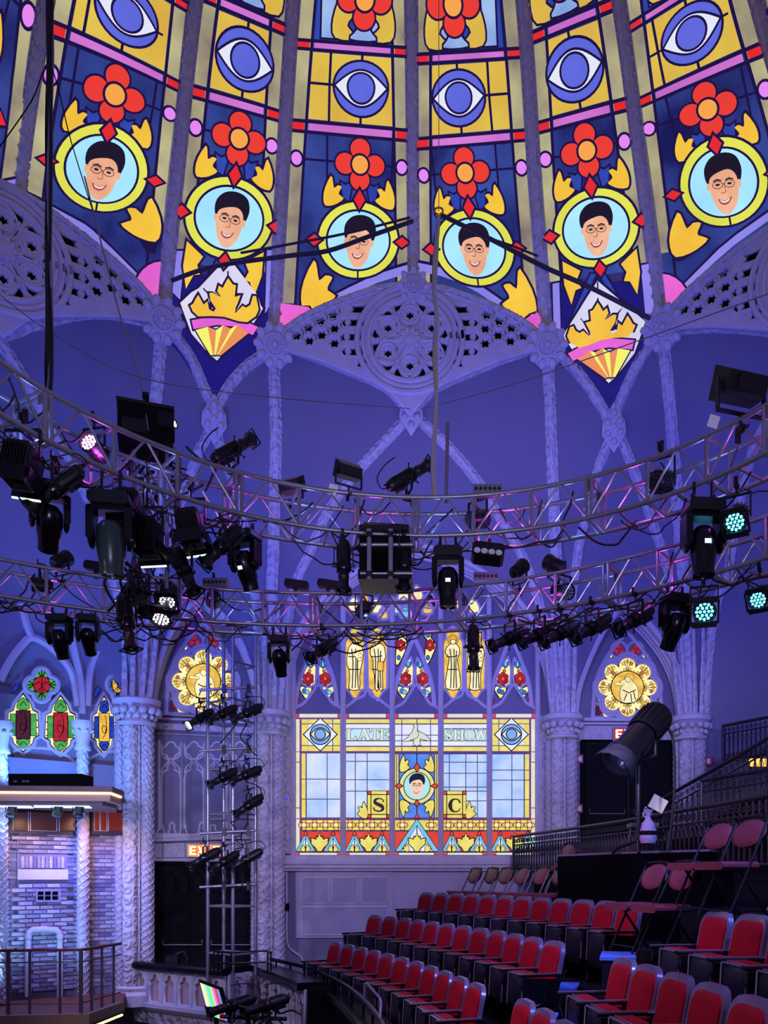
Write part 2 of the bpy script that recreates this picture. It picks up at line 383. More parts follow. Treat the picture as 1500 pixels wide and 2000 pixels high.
class Print:
    # layered flat print on a curved panel: polygons in (a, y) are cut into strips and laid on the surface
    def __init__(s,f,step=.14): s.f=f; s.step=step; s.mb=MB(); s.mats=[]; s.ix={}
    def add(s,poly,m,layer,raw=False):
        if m not in s.ix: s.ix[m]=len(s.mats); s.mats.append(m)
        s.mb.cur=s.ix[m]
        for t in tri_poly(poly):
            ys=[q[1] for q in t]; k0=math.floor(min(ys)/s.step); k1=math.floor((max(ys)-1e-9)/s.step)
            for k in range(k0,k1+1):
                c=list(t)
                if k>k0: c=clip_half(c,k*s.step,True)
                if k<k1: c=clip_half(c,(k+1)*s.step,False)
                if len(c)<3: continue
                X=.34; xs=[q[0] for q in c]; j0=math.floor(min(xs)/X); j1=math.floor((max(xs)-1e-9)/X)
                for j in range(j0,j1+1):
                    d=[(q[1],q[0]) for q in c]
                    if j>j0: d=clip_half(d,j*X,True)
                    if j<j1: d=clip_half(d,(j+1)*X,False)
                    if len(d)<3: continue
                    vs=[s.f(q[1],q[0],layer) for q in d]
                    s.mb.add(vs,[tuple(range(len(vs)))])
    def shape(s,poly,m,layer,w=.035):
        if w: s.add(grow(poly,w),LINE,layer)
        s.add(poly,m,layer+1)
    def line(s,pts,w,layer,closed=False,m=None):
        for q in stroke_polys(pts,w,closed): s.add(q,m or LINE,layer)
def leaf(cx,cy,w,h,flip=1,rot=0):
    # three pointed lobes rising from a stem
    b=[(-.4,-.5),(-.5,-.25),(-.42,.1),(-.14,.5),(-.04,.34),(.02,.1),(.2,.2),(.4,.16),(.3,.02),(.27,-.1),(.5,-.22),(.3,-.36),(0,-.47)]
    b=smooth_poly(b,2); r=math.radians(rot)
    return [(cx+(flip*x*w*math.cos(r)-y*h*math.sin(r)),cy+(flip*x*w*math.sin(r)+y*h*math.cos(r))) for x,y in b]
MAPLE=smooth_poly([(0,1),(.10,.72),(.2,.6),(.26,.7),(.3,.5),(.24,.3),(.42,.42),(.56,.42),(.62,.28),(.56,.1),(.62,-.1),(.7,.12),(.8,.3),(.9,.2),(.98,.22),(.97,.02),(.86,-.24),(.5,-.34),(0,-.38)][:1]+
  [(.10,.72),(.2,.6),(.26,.7),(.3,.5),(.24,.3),(.42,.42),(.56,.42),(.62,.28),(.56,.1),(.62,-.1),(.7,.12),(.8,.3),(.9,.2),(.98,.22),(.97,.02),(.86,-.24),(.5,-.34),(0,-.38),
   (-.5,-.34),(-.86,-.24),(-.97,.02),(-.98,.22),(-.9,.2),(-.8,.3),(-.7,.12),(-.62,-.1),(-.56,.1),(-.62,.28),(-.56,.42),(-.42,.42),(-.24,.3),(-.3,.5),(-.26,.7),(-.2,.6),(-.10,.72)],2)
def face(add,cx,cy,k,tilt=0):
    # smiling face with side-parted dark hair and thin glasses, k = half height
    r=math.radians(tilt)
    def T(p): return [(cx+k*(x*math.cos(r)-y*math.sin(r)),cy+k*(x*math.sin(r)+y*math.cos(r))) for x,y in p]
    add(T(smooth_poly([(-.5,.02),(-.62,.3),(-.6,.64),(-.38,.92),(-.05,1.04),(.3,1.02),(.56,.86),(.68,.52),(.64,.2),(.55,.02),(.44,.1),(-.4,.1)],3)),'hair',0)
    add(T(smooth_poly([(-.44,.3),(-.2,.44),(.2,.52),(.44,.36),(.52,.06),(.5,-.3),(.38,-.68),(.16,-.93),(-.08,-.95),(-.3,-.72),(-.46,-.3),(-.5,.08)],3)),'skin',1)
    add(T(ell(-.53,.02,.07,.13,10)),'skin',1); add(T(ell(.56,.02,.07,.14,10)),'skin',1)
    for sx in (-.2,.22):
        add(T([(sx-.15,.2),(sx,.26),(sx+.15,.2),(sx+.15,.16),(sx,.2),(sx-.15,.16)]),'hair',2)
        add(T(ell(sx,.06,.085,.04,10)),'hair',2)
        for q in stroke_polys(T(ell(sx,.05,.18,.12,12)),k*.022,True): add(q,'hair',2)
    for q in stroke_polys(T([(-.03,.07),(.05,.07)]),k*.025): add(q,'hair',2)
    for q in stroke_polys(T([(.02,.02),(.06,-.2),(-.02,-.24),(-.1,-.2)]),k*.025): add(q,'lip',2)
    add(T(smooth_poly([(-.24,-.4),(0,-.5),(.26,-.36),(.16,-.56),(0,-.64),(-.16,-.58)],2)),'lip',2)
    add(T([(-.19,-.44),(0,-.52),(.2,-.41),(.12,-.53),(0,-.57),(-.12,-.54)]),'white',3)
def interp(tab,x):
    if x<=tab[0][0]: i=0
    elif x>=tab[-1][0]: i=len(tab)-2
    else:
        i=0
        while x>tab[i+1][0]: i+=1
    (x0,y0),(x1,y1)=tab[i],tab[i+1]; return y0+(y1-y0)*(x-x0)/(x1-x0)
def build_panel(a,b,kind,anch,band,ceiling):
    if anch:
        ct=[];zt=[]
        for zc,px,py in anch:
            s,z=inv(a,b,px,py); w=math.dist(rib_at(RP[a],z),rib_at(RP[b],z)); ct.append((zc,(s-.5)*w)); zt.append((zc,z))
        (s0,z0),(s1,z1)=inv(a,b,*band[0]),inv(a,b,*band[1]); w=math.dist(rib_at(RP[a],z0),rib_at(RP[b],z0)); tilt=(z1-z0)/((s1-s0)*w)
    else: ct=[(10,0),(13,0)]; zt=[(10,10),(13,13)]; tilt=0
    def wid(z): return math.dist(rib_at(RP[a],z),rib_at(RP[b],z))
    def f(A,y,layer):
        zc=10.9+VZ*y; z=interp(zt,zc)+tilt*max(-1.2,min(1.2,A)) if zc>10 else interp(zt,zc)
        s=.5+(interp(ct,zc)+A)/wid(z); s=max(0,min(1,s)); p=surf(a,b,s,z); return p+inward(p)*(.02+.004*layer)
    def edge(y,side,ins):
        zc=10.9+VZ*y; return side*(wid(interp(zt,zc))/2-ins)-interp(ct,zc)
    def fromz(z):
        return ((zt[0][0]+(z-zt[0][1])*(zt[1][0]-zt[0][0])/(zt[1][1]-zt[0][1]))-10.9)/VZ
    def px(q,q2):
        s,z=inv(a,b,q,q2,z0=10); zc_y=fromz(z); return ((s-.5)*wid(z)-interp(ct,10.9+VZ*zc_y),zc_y)
    pr=Print(f); TOP=5.6; lo=-1.75 if kind==WID else -.75
    ys=[lo+(TOP-lo)*i/24 for i in range(25)]
    def strip(i0,i1,side,m,layer,ylo=lo,yhi=TOP):
        yy=[y for y in ys if ylo<y<yhi]; yy=[ylo]+yy+[yhi]
        L=[(edge(y,side,i0),y) for y in yy]; R=[(edge(y,side,i1),y) for y in yy]
        for k in range(len(yy)-1): pr.add([L[k],R[k],R[k+1],L[k+1]],m,layer)
    def field(y0,y1,m,layer,ins=.33):
        yy=[y0]+[y for y in ys if y0<y<y1]+[y1]
        for k in range(len(yy)-1): pr.add([(edge(yy[k],-1,ins),yy[k]),(edge(yy[k],1,ins),yy[k]),(edge(yy[k+1],1,ins),yy[k+1]),(edge(yy[k+1],-1,ins),yy[k+1])],m,layer)
    arc=ARC.get((a,b))
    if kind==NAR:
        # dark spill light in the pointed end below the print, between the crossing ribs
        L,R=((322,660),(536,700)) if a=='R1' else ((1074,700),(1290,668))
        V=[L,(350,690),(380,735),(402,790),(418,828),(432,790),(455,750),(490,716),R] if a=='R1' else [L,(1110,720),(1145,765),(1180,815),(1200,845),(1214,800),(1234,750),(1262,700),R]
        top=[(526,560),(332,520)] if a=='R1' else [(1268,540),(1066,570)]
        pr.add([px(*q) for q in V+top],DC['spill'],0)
    field(lo,TOP,DC['navy'],0,.02)
    for sd in (-1,1):
        strip(.05,.30,sd,DC['beige'],1,-1.0 if kind==WID else -.72); strip(.30,.345,sd,LINE,2)
    def hline(y,w=.05,l=3):
        pr.line([(edge(y,-1,.03),y),(edge(y,1,.03),y)],w,l)
    # pink bands with red end squares
    for y0,y1 in ((1.565,1.715),(2.755,2.88),(5.0,5.15)):
        field(y0,y1,DC['pinkband'],3,.36)
        for sd in (-1,1): strip(.04,.29,sd,DC['red'],3,y0,y1)
        hline(y0,.05,5); hline(y1,.05,5)
    # eye field
    field(1.75,2.72,DC['yellow'],3,.35)
    ey=2.244; r=.43
    for sd in (-1,1):
        xe=edge(ey,sd,.35)
        if abs(xe)>.62: pr.line([(sd*.52,1.74),(sd*.5,2.73)],.04,4); pr.line([(sd*.5,ey),(xe,ey)],.04,4)
        
        if abs(xe)>.52: pr.line([(sd*.44,ey),(sd*.52,ey)],.035,4)
    pr.line([(0,1.74),(0,2.73)],.04,4)
    pr.shape(ell(0,ey,r,.385,32),DC['eyeblue'],5,.035)
    alm=[(-.41,ey)]+[(-.41+.82*i/14,ey+.25*math.sin(math.pi*i/14)) for i in range(1,14)]+[(.41,ey)]+[(.41-.82*i/14,ey-.25*math.sin(math.pi*i/14)) for i in range(1,14)]
    pr.shape(alm,DC['white'],7,.032); pr.shape(ell(0,ey,.205,.205,24),DC['eyeblue'],9,.032)
    # upper flower field
    field(2.91,4.96,DC['cobalt'],3,.36)
    for sd in (-1,1):
        x0,x1=edge(4,sd,.37),edge(4,sd,.58)
        pr.shape([(x0,2.94),(x1,2.94),(x1,4.9),(x0,4.9)],DC['sky'],4,.03)
        pr.shape([(sd*q,y) for q,y in smooth_poly([(.08,2.95),(.44,2.95),(.48,3.2),(.36,3.5),(.28,3.34),(.16,3.28),(.26,3.12)],3)],DC['yellow'],6,.03)
    pr.shape(smooth_poly([(-.2,2.95),(.2,2.95),(.1,3.08),(.16,3.24),(-.16,3.24),(-.1,3.08)],3),DC['sky'],8,.03)
    def flower(cy):
        for q in ((0,.225),(-.25,0),(.25,0),(0,-.225)): pr.add(ell(q[0],cy+q[1],.195,.185,20),LINE,11)
        for q in ((0,.225),(-.25,0),(.25,0),(0,-.225)): pr.add(ell(q[0],cy+q[1],.165,.155,20),DC['flower'],12)
        pr.shape(ell(0,cy,.135,.135,20),DC['heart'],13,.035)
    flower(3.46); flower(1.16)
    # navy field leads, dots and flanking leaves
    pr.line([(edge(1.17,-1,.2),1.17),(edge(1.17,1,.2),1.17)],.035,2)
    for sd in (-1,1):
        xe=edge(1.2,sd,.35)
        if abs(xe)>.55: pr.line([(sd*.55,.6),(sd*.55,1.62)],.035,2)
        pr.shape(ell(edge(1.17,sd,.2),1.17,.085,.095,16),DC['dot'],4,.035)
        pr.shape([(sd*q,y) for q,y in leaf(.44,.74,.34,.44,-1)],DC['leafyel'],4,.035)
        pr.shape([(sd*q,y) for q,y in [(.12,.9),(.24,.84),(.32,.88),(.28,.66),(.18,.6)]],DC['cobalt'],4,.03)
    # medallion
    ky=1.22 if a in ('R0','R4') else 1.0
    kx=.93 if ky>1 else 1
    pr.shape(ell(0,0,.69*kx,.6*ky,40),DC['ring'],8,.04)
    pr.shape(ell(0,0,.53*kx,.46*ky,40),DC['paleblue'],10,.035)
    face(lambda q,m,l: pr.add([(x,y*ky) for x,y in q],DC[m],12+l),0,-.03,.42,-4)
    pr.line([(0,-.62*ky),(0,-.48*ky)],.03,10)
    for x,y,w,h in [(0,.64,.095,.15),(-.76,0,.12,.09),(.76,0,.12,.09)]+([(0,-.64,.09,.12)] if kind==NAR else []):
        pr.shape([(x,y+h),(x+w,y),(x,y-h),(x-w,y)],DC['red'],15,.035)
    if kind==WID:
        outer=1 if a in('R0','M') else -1
        if arc:
            A=[px(*q) for q in arc]
            off=8; bw=[px(x,y-off) for x,y in arc]; bt=[px(x,y-off-17) for x,y in arc]; bl=[px(x,y-off-23) for x,y in arc]
            for k in range(len(arc)-1):
                pr.add([bw[k],bw[k+1],bt[k+1],bt[k]],DC['lilac'],4); pr.add([bt[k],bt[k+1],bl[k+1],bl[k]],LINE,4)
        pr.shape(leaf(outer*.68,-.72,.6,.8,-outer),DC['leafyel'],5,.04)
        c={'R0':(314,566,52,56),'R2':(550,657,74,82),'M':(1064,664,56,74),'R4':(1293,596,56,62)}.get(a)
        if c:
            yl=lambda x: interp(sorted(arc),x)+3
            pr.shape([px(x,min(y,yl(x))) for x,y in ell(c[0],c[1],c[2],c[3],24)],DC['pink'],6,.035)
    else:
        # pointed lower part: blue gables, white kite, golden crown of leaves and a fan, drawn from the right narrow bay
        def T(q):
            u=(q[0]-1168)+(0 if True else 0); return q
        def N(l):
            if a=='R3': return [px(x,y) for x,y in l]
            return [px(1613-x+(0),y-46+(x-1170)*.10) for x,y in l]
        z0=(1168,530)
        for sd in (-1,1):
            xb=1096 if sd<0 else 1246
            pr.shape(N([(1168+sd*3,535),(1168+sd*14,535),(1168+sd*(84 if sd>0 else 66),655),(1168+sd*(76 if sd>0 else 60),662)]),DC['cobalt'],3,.03)
            pr.shape(N([(1252,516),(1272,512),(1282,600),(1262,622)] if sd>0 else [(1080,556),(1093,553),(1096,665),(1082,650)]),DC['lilac'],3,.03)
        pr.shape(N([(1168,548),(1262,628),(1240,690),(1204,735),(1190,748),(1176,735),(1130,700),(1100,655)]),DC['kite'],5,.04)
        for q in ([(1168,550),(1169,595)],[(1130,615),(1150,640)],[(1216,600),(1196,630)]): pr.line(N(q),.025,6)
        pr.shape(N([(1110,690),(1150,668),(1190,660),(1240,664),(1236,682),(1190,678),(1160,684),(1120,705)]),DC['pink'],7,.03)
        mp=[(1050+x/3.333,350+y/3.333) for x,y in [(195,1020),(215,962),(235,955),(250,985),(278,1000),(300,985),(350,1030),(345,990),(315,932),(352,922),(345,858),(365,850),(395,800),(415,830),(430,858),(455,835),(466,870),(440,915),(495,880),(518,880),(510,930),(475,985),(490,1005),(520,985),(530,932),(555,952),(590,885),(606,908),(622,938),(642,950),(625,990),(590,1025),(500,1032),(420,1045),(330,1082),(270,1095),(215,1062)]]
        pr.shape(N(mp),DC['leafyel'],9,.035)
        base=[(1128,700),(1150,682),(1163,688),(1178,680),(1192,688),(1208,680),(1232,684)]; tip=(1196,748)
        for i in range(6):
            q=[base[i],base[i+1],(lerp(base[i+1][0],tip[0],.82),lerp(base[i+1][1],tip[1],.82)),(lerp(base[i][0],tip[0],.82),lerp(base[i][1],tip[1],.82))]
            pr.shape(N(q),DC['orange' if i%2==0 else 'lime'],7,.022)
        for sd in (-1,1):
            pr.shape([(sd*q,y) for q,y in [(.34,-.62),(.62,-.42),(.64,-.8),(.56,-1.15),(.46,-.92),(.36,-.9),(.42,-.76)]],DC['leafyel'],5,.035)
    me=pr.mb.mesh('projected_panel',pr.mats,fix=False)
    return world_child('projected_panel',me,ceiling,'projected stained glass pattern with a smiling face medallion')
def lerp(a,b,t): return a+(b-a)*t
# plain dome shell behind the print
mb=MB(); names=['Rm','R0','R1','R2','M','R3','R4','R5','R6']
zz=[8.2+(16.98-8.2)*i/40 for i in range(41)]
for a,b in zip(names,names[1:]):
    nar=(a,b) in (('R1','R2'),('R3','R4'))
    zs=[z for z in zz if z>9.3 or nar]; vs=[]
    for z in zs: vs+=[surf(a,b,0,z),surf(a,b,1,z)]
    mb.add(vs,[(2*i,2*i+1,2*i+3,2*i+2) for i in range(len(zs)-1)])
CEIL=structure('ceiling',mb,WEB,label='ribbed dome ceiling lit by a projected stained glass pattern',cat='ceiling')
for a,b,kind,an,bd in PANELS: build_panel(a,b,kind,an,bd,CEIL)
# ---------------- ribs, shafts and bosses ----------------
def ornament(mb,pts,ups,width,out,gap,size,seed=0):
    # leaf-like knobs marching along a moulding
    acc=0; nxt=gap*.5; k=0
    for i in range(len(pts)-1):
        a,b=Vector(pts[i]),Vector(pts[i+1]); l=(b-a).length
        while acc+l>=nxt:
            t=(nxt-acc)/l; p=a.lerp(b,t); d=(b-a).normalized(); o=Vector(ups[i]); o=(o-d*o.dot(d)).normalized(); x=d.cross(o)
            for sx in ((-1,1) if k%2==0 else (0,)):
                c=p+x*sx*width+o*out; s=size*(1.0 if sx else 1.35)
                mb.add([c+d*s*1.3,c+x*s,c-d*s*1.3,c-x*s,c+o*s*.75],[(0,1,4),(1,2,4),(2,3,4),(3,0,4)])
            nxt+=gap; k+=1
        acc+=l
def moulding(mb,pts,ups,w,d,orn=True,gap=.09,size=.034):
    prof=[(-w/2,-d),(-w/2,0),(-w*.40,d*.35),(-w*.30,d*.3),(-w*.2,d*.55),(0,d*.7),(w*.2,d*.55),(w*.30,d*.3),(w*.40,d*.35),(w/2,0),(w/2,-d)]
    mb.sweep(pts,prof,ups)
    if orn:
        ornament(mb,pts,ups,w*.28,d*.42,gap,size)
TRIM=[0]
def trim(mb,m,label,smooth=30):
    TRIM[0]+=1; return structure('trim_%d'%TRIM[0],mb,m,smooth,label,'moulding')
def zpath(n,z0,z1,k): return [rib_at(RP[n],z0+(z1-z0)*i/k) for i in range(k+1)]
BOSSZ=9.36
where={'Rm':'far left','R0':'left lunette crown','R1':'left','R2':'left of the middle rose tracery','M':'over the middle rose tracery','R3':'right of the middle rose tracery','R4':'right','R5':'right lunette crown','R6':'far right'}
RIBS={}
for n in names:
    lowz={'M':10.35,'R0':10.2,'R5':10.35}.get(n,BOSSZ); mb=MB(); p=zpath(n,lowz,16.9,70); u=[inward(q) for q in p]
    moulding(mb,p,u,.27,.17)
    RIBS[n]=trim(mb,CARVED,'carved plaster dome rib, %s'%where[n])
for n in ('Rm','R1','R2','R3','R4','R6'):
    mb=MB(); p=zpath(n,CAPZ,BOSSZ,40); u=[(Vector((0,2,q[2]))-Vector(q)).normalized() for q in p]
    moulding(mb,p,u,.24,.12,True,.085,.03)
    trim(mb,CARVED,'carved plaster wall shaft under the dome rib, %s'%where[n])
def rosette(mb,M,r,petals=10):
    mb.lathe([(r*.98,-.06),(r*.9,.02),(r*.6,.05),(r*.56,.09),(r*.48,.1),(r*.42,.07),(r*.16,.08),(r*.12,.12),(1e-4,.13)],20,M)
    for i in range(petals):
        t=2*math.pi*i/petals; c=M@Vector((math.cos(t)*r*.86,.05,math.sin(t)*r*.86)); R=M.to_3x3()@Matrix.Rotation(-t,3,'Y')
        mb.ball(c,r*.26,8,(1,.5,.8),R)
    for i in range(12):
        t=2*math.pi*i/12; a=M@Vector((math.cos(t)*r*.15,.09,math.sin(t)*r*.15)); b=M@Vector((math.cos(t)*r*.44,.09,math.sin(t)*r*.44)); mb.tube(a,b,r*.035,5)
def boss_at(p,r,label,petals=10,out=.12):
    mb=MB(); d=(Vector((0,1,p[2]-5))-Vector(p)).normalized(); M=fr(d,(0,0,1),Vector(p)+d*out); rosette(mb,M,r,petals)
    TRIM[0]+=1; return structure('trim_%d'%TRIM[0],mb,PLAST,40,label,'boss')
for n,l in (('R1','left'),('R2','left foot of the middle rose tracery'),('R3','right foot of the middle rose tracery'),('R4','right')):
    boss_at(rib_at(RP[n],BOSSZ),.33,'flower shaped plaster boss where the dome rib ends, %s'%l,10,.42)
def surf_px(a,b,px,py,bulge,z0=7): s,z=inv(a,b,px,py,bulge,z0); return surf(a,b,s,z,bulge)
def lozenge(a,b,px,py,bulge,label):
    p=surf_px(a,b,px,py,bulge); d=(Vector((0,1,p.z-4))-p).normalized(); M=fr(d,(0,0,1),p+d*.1); mb=MB()
    mb.add([M@Vector(q) for q in [(0,0,.42),(.2,0,.1),(.22,0,-.1),(0,0,-.42),(-.22,0,-.1),(-.2,0,.1),(0,.1,0)]],[(0,1,6),(1,2,6),(2,3,6),(3,4,6),(4,5,6),(5,0,6)])
    for x,z in ((0,.22),(.11,.08),(-.11,.08),(.11,-.1),(-.11,-.1),(0,-.24),(0,0)): mb.ball(M@Vector((x,.07,z)),.062,8)
    TRIM[0]+=1; structure('trim_%d'%TRIM[0],mb,PLAST,40,label,'boss')
lozenge('R1','R2',418,822,.25,'pointed plaster boss where two ribs cross above the left rose window')
lozenge('R3','R4',1199,838,.25,'pointed plaster boss where two ribs cross above the right rose window')
lozenge('R2','R3',803,806,.5,'pointed plaster boss under the middle rose tracery')
# ---------------- vault webs with pointed openings ----------------
CAP={n:rib_at(RP[n],CAPZ) for n in ('Rm','R1','R2','R3','R4','R6')}
OPEN={('R2','R3'):[(560,1400),(562,1300),(590,1220),(640,1160),(700,1115),(760,1080),(805,1060),(870,1080),(940,1115),(1000,1160),(1045,1220),(1075,1300),(1085,1400)],
 ('R3','R4'):[(1124,1404),(1133,1338),(1168,1253),(1205,1194),(1224,1180),(1262,1213),(1303,1266),(1328,1325),(1337,1401)],
 ('R1','R2'):[(296,1388),(303,1330),(328,1250),(366,1190),(397,1168),(432,1198),(470,1252),(496,1325),(506,1395)],
 ('Rm','R1'):None,('R4','R6'):None}
WALLN={('Rm','R1'):'wall_left',('R1','R2'):'wall_back_left',('R2','R3'):'wall_back',('R3','R4'):'wall_back_right',('R4','R6'):'wall_right'}
WLAB={'wall_left':'lavender vault wall above the brick bandstand','wall_back_left':'vault wall around the left rose window','wall_back':'vault wall around the wide middle window','wall_back_right':'vault wall around the right rose window','wall_right':'plain vault wall above the right stairs'}
PLN={}; WALLO={}
for (a,b),op in OPEN.items():
    bl=.5 if b in('R3',) and a=='R2' else (.25 if (a,b) in(('R1','R2'),('R3','R4')) else .35)
    rec=.45 if op else .05
    PLN[(a,b)]=Plane(CAP[a],CAP[b],rec)
    mb=MB(); ztop=9.42 if (a,b) not in (('R1','R2'),('R3','R4')) else 9.1
    if op:
        sz=[inv(a,b,x,y,bl,4) for x,y in op]; k=max(range(len(sz)),key=lambda i:sz[i][1]); za=sz[k][1]
        L=sorted([(z,s) for s,z in sz[:k+1]]); R=sorted([(z,s) for s,z in sz[k:]])
        L[0]=(CAPZ,L[0][1]); R[0]=(CAPZ,R[0][1])
    else: za=CAPZ-.01
    NZ=44; zs=sorted(set([CAPZ+(ztop-CAPZ)*i/NZ for i in range(NZ+1)]+([za] if op else [])))
    def row(z,s0,s1,n): return [surf(a,b,s0+(s1-s0)*i/n,z,bl) for i in range(n+1)]
    for z0,z1 in zip(zs,zs[1:]):
        if z1<=za+1e-6 and op:
            for (f0,f1) in (((0,interp(L,z0)),(0,interp(L,z1))),((interp(R,z0),1),(interp(R,z1),1))):
                r0=row(z0,f0[0],f0[1],4); r1=row(z1,f1[0],f1[1],4); mb.add(r0+r1,[(i,i+1,6+i,5+i) for i in range(4)])
        else:
            r0=row(z0,0,1,12); r1=row(z1,0,1,12); mb.add(r0+r1,[(i,i+1,14+i,13+i) for i in range(12)])
    pl=PLN[(a,b)]; A=Vector((CAP[a][0],CAP[a][1],0)); Bv=Vector((CAP[b][0],CAP[b][1],0)); ln=(Bv-A).length
    mb.add([pl.pt(-.3,-3.6),pl.pt(ln+.3,-3.6),pl.pt(ln+.3,za+.3 if op else CAPZ),pl.pt(-.3,za+.3 if op else CAPZ)],[(0,1,2,3)])
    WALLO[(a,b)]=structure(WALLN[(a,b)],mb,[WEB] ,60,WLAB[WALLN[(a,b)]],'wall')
    if op:
        # reveal and nested roll mouldings round the pointed opening
        fine=spline([(s,z) for s,z in sz[:k+1]],5)[:-1]+spline([(s,z) for s,z in sz[k:]],5)
        E=[surf(a,b,s,z,bl) for s,z in fine]; m2=MB(); n=pl.n
        back=[p-n*max(.02,(p-pl.o).dot(n)) for p in E]
        m2.add(E+back,[(i,i+1,len(E)+i+1,len(E)+i) for i in range(len(E)-1)])
        c=sum(E,Vector())/len(E)
        for t,r,o in ((0,.055,.03),(.35,.04,0),(.6,.03,0),(.82,.035,0)):
            pp=[]
            for p,q in zip(E,back):
                x=p.lerp(q,t); x=x+(c-x).normalized()*(.05*t); pp.append(x+n*o)
            m2.path(pp,r,6)
        TRIM[0]+=1; structure('trim_%d'%TRIM[0],m2,PLAST,50,{'R2':'nested pointed arch mouldings around the wide middle window','R3':'nested pointed arch mouldings around the right rose window','R1':'nested pointed arch mouldings around the left rose window'}[a],'moulding')
# crossing ribs on the vault, in photo pixels
CROSS=[('R2','R3',.5,[(545,684),(563,678),(622,697),(677,719),(735,744),(768,766),(803,806),(853,850),(893,890),(944,954),(973,1005),(999,1047),(1028,1103),(1060,1200),(1082,1300),(1092,1390)],'rib curving from the left boss under the middle tracery down to the right'),
 ('R2','R3',.5,[(1062,684),(1046,678),(985,697),(930,719),(872,744),(838,766),(803,806),(763,850),(701,917),(640,999),(600,1090),(582,1128),(560,1220),(546,1320),(540,1390)],'rib curving from the right boss under the middle tracery down to the left'),
 ('R1','R2',.25,[(322,645),(343,657),(375,702),(396,750),(417,800),(427,861),(445,910),(470,990),(490,1120),(507,1213),(518,1320),(522,1390)],'rib from the left boss crossing over the left rose bay'),
 ('R1','R2',.25,[(530,689),(518,691),(487,711),(460,738),(439,767),(418,812),(405,853),(389,880),(377,915),(345,1000),(320,1080),(300,1180),(289,1300),(282,1385)],'rib from the middle boss crossing over the left rose bay'),
 ('R3','R4',.25,[(1074,690),(1095,694),(1128,726),(1155,762),(1179,801),(1199,838),(1216,865),(1235,909),(1254,964),(1271,1011),(1290,1066),(1304,1112),(1330,1240),(1343,1395)],'rib from the middle boss crossing over the right rose bay'),
 ('R3','R4',.25,[(1288,660),(1270,672),(1245,711),(1224,753),(1206,798),(1197,842),(1177,892),(1167,920),(1145,1010),(1132,1058),(1121,1138),(1113,1210),(1106,1395)],'rib from the right boss crossing over the right rose bay'),
 ('Rm','R1',.35,[(-30,650),(0,668),(27,707),(60,762),(100,830),(140,905),(174,975),(190,1010),(215,1106),(240,1190),(262,1290),(268,1385)],'rib sweeping down the left vault to the carved column'),
 ('Rm','R1',.35,[(300,628),(286,626),(220,610),(165,609),(110,619),(55,635),(0,657),(-30,672)],'lower rib edging the left rose tracery'),
 ('R4','R6',.35,[(1304,646),(1326,640),(1410,635),(1495,641),(1560,655),(1640,690)],'lower rib edging the right rose tracery'),
 ('R4','R6',.35,[(1530,780),(1474,870),(1440,1000),(1421,1129),(1403,1167),(1386,1260),(1376,1395)],'rib sweeping down the right vault to the far column')]
for a,b,bl,pp,l in CROSS:
    p=[surf_px(a,b,x,y,bl,7.5 if y<1000 else 5) for x,y in spline(pp,3)]; u=[(Vector((0,2,q.z-2))-q).normalized() for q in p]
    mb=MB(); moulding(mb,p,u,.2,.11,True,.08,.026); trim(mb,CARVED,'carved plaster '+l)
# ---------------- rose tracery screens over the wide bays ----------------
TP=Plane(rib_at(RP['R2'],BOSSZ),rib_at(RP['R3'],BOSSZ),-.36)
U0=TP.hit(803,667)[0]
def TQ(x,y): u,z=TP.hit(x,y); return (u-U0,z)
upper=[(545,676),(552,660),(589,631),(640,605),(684,589),(735,572),(787,563)]; lower=[(556,684),(622,702),(677,724),(735,749),(768,771),(803,812)]
hull=[TQ(x,y) for x,y in upper]; hull=hull+[(-x,y) for x,y in reversed(hull)]
low=[TQ(x,y) for x,y in lower]; low=[(-x,y) for x,y in low[:-1]]+list(reversed(low))
hull=hull+low
RC=TQ(803,667); rs=.0091
holes=[]; rims=[]
def lobed(cx,cy,r,n,rot=0):
    return [(cx+r*(.72+.28*abs(math.cos(n*t/2)))*math.cos(t+rot),cy+r*(.72+.28*abs(math.cos(n*t/2)))*math.sin(t+rot)) for t in [2*math.pi*i/(n*4) for i in range(n*4)]]
for k in range(6):
    t=math.radians(90+60*k); cx,cy=RC[0]+.44*math.cos(t),RC[1]+.44*math.sin(t)
    holes.append(lobed(cx,cy,.09,6,t)); rims.append((ell(cx,cy,.155,.155,16),.022))
    ves=[]
    for i in range(9):
        q=i/8; rr=.1+q*.6; ww=.2*math.sin(math.pi*q); ves.append((rr,ww))
    ring=[(RC[0]+r_*math.cos(t)-w_*math.sin(t),RC[1]+r_*math.sin(t)+w_*math.cos(t)) for r_,w_ in ves]+[(RC[0]+r_*math.cos(t)+w_*math.sin(t),RC[1]+r_*math.sin(t)-w_*math.cos(t)) for r_,w_ in reversed(ves)]
    rims.append((ring,.03))
    D=lambda l,sg:[(RC[0]+r_*math.cos(t+math.radians(sg*a_)),RC[1]+r_*math.sin(t+math.radians(sg*a_))) for r_,a_ in l]
    for sg in (-1,1): holes.append(D([(.67,7),(.675,24),(.61,27.3),(.49,27.3),(.51,23),(.6,14.5)],sg))
    holes.append(D([(.585,-5),(.585,5),(.655,0)],1)); holes.append(D([(.285,-9),(.285,9),(.2,0)],1))
rims+=[(ell(RC[0],RC[1],.72,.72,40),.045),(ell(RC[0],RC[1],.82,.82,40),.035),(ell(RC[0],RC[1],.92,.92,40),.05)]
for x,y in ((582,657),(607,667),(605,641),(631,656),(629,628),(656,643),(656,672),(653,616),(633,690)):
    q=TQ(x,y)
    for sg in (1,-1):
        if y<690: holes.append(lobed(sg*q[0],q[1],.1,6)); rims.append((ell(sg*q[0],q[1],.128,.128,12),.014))
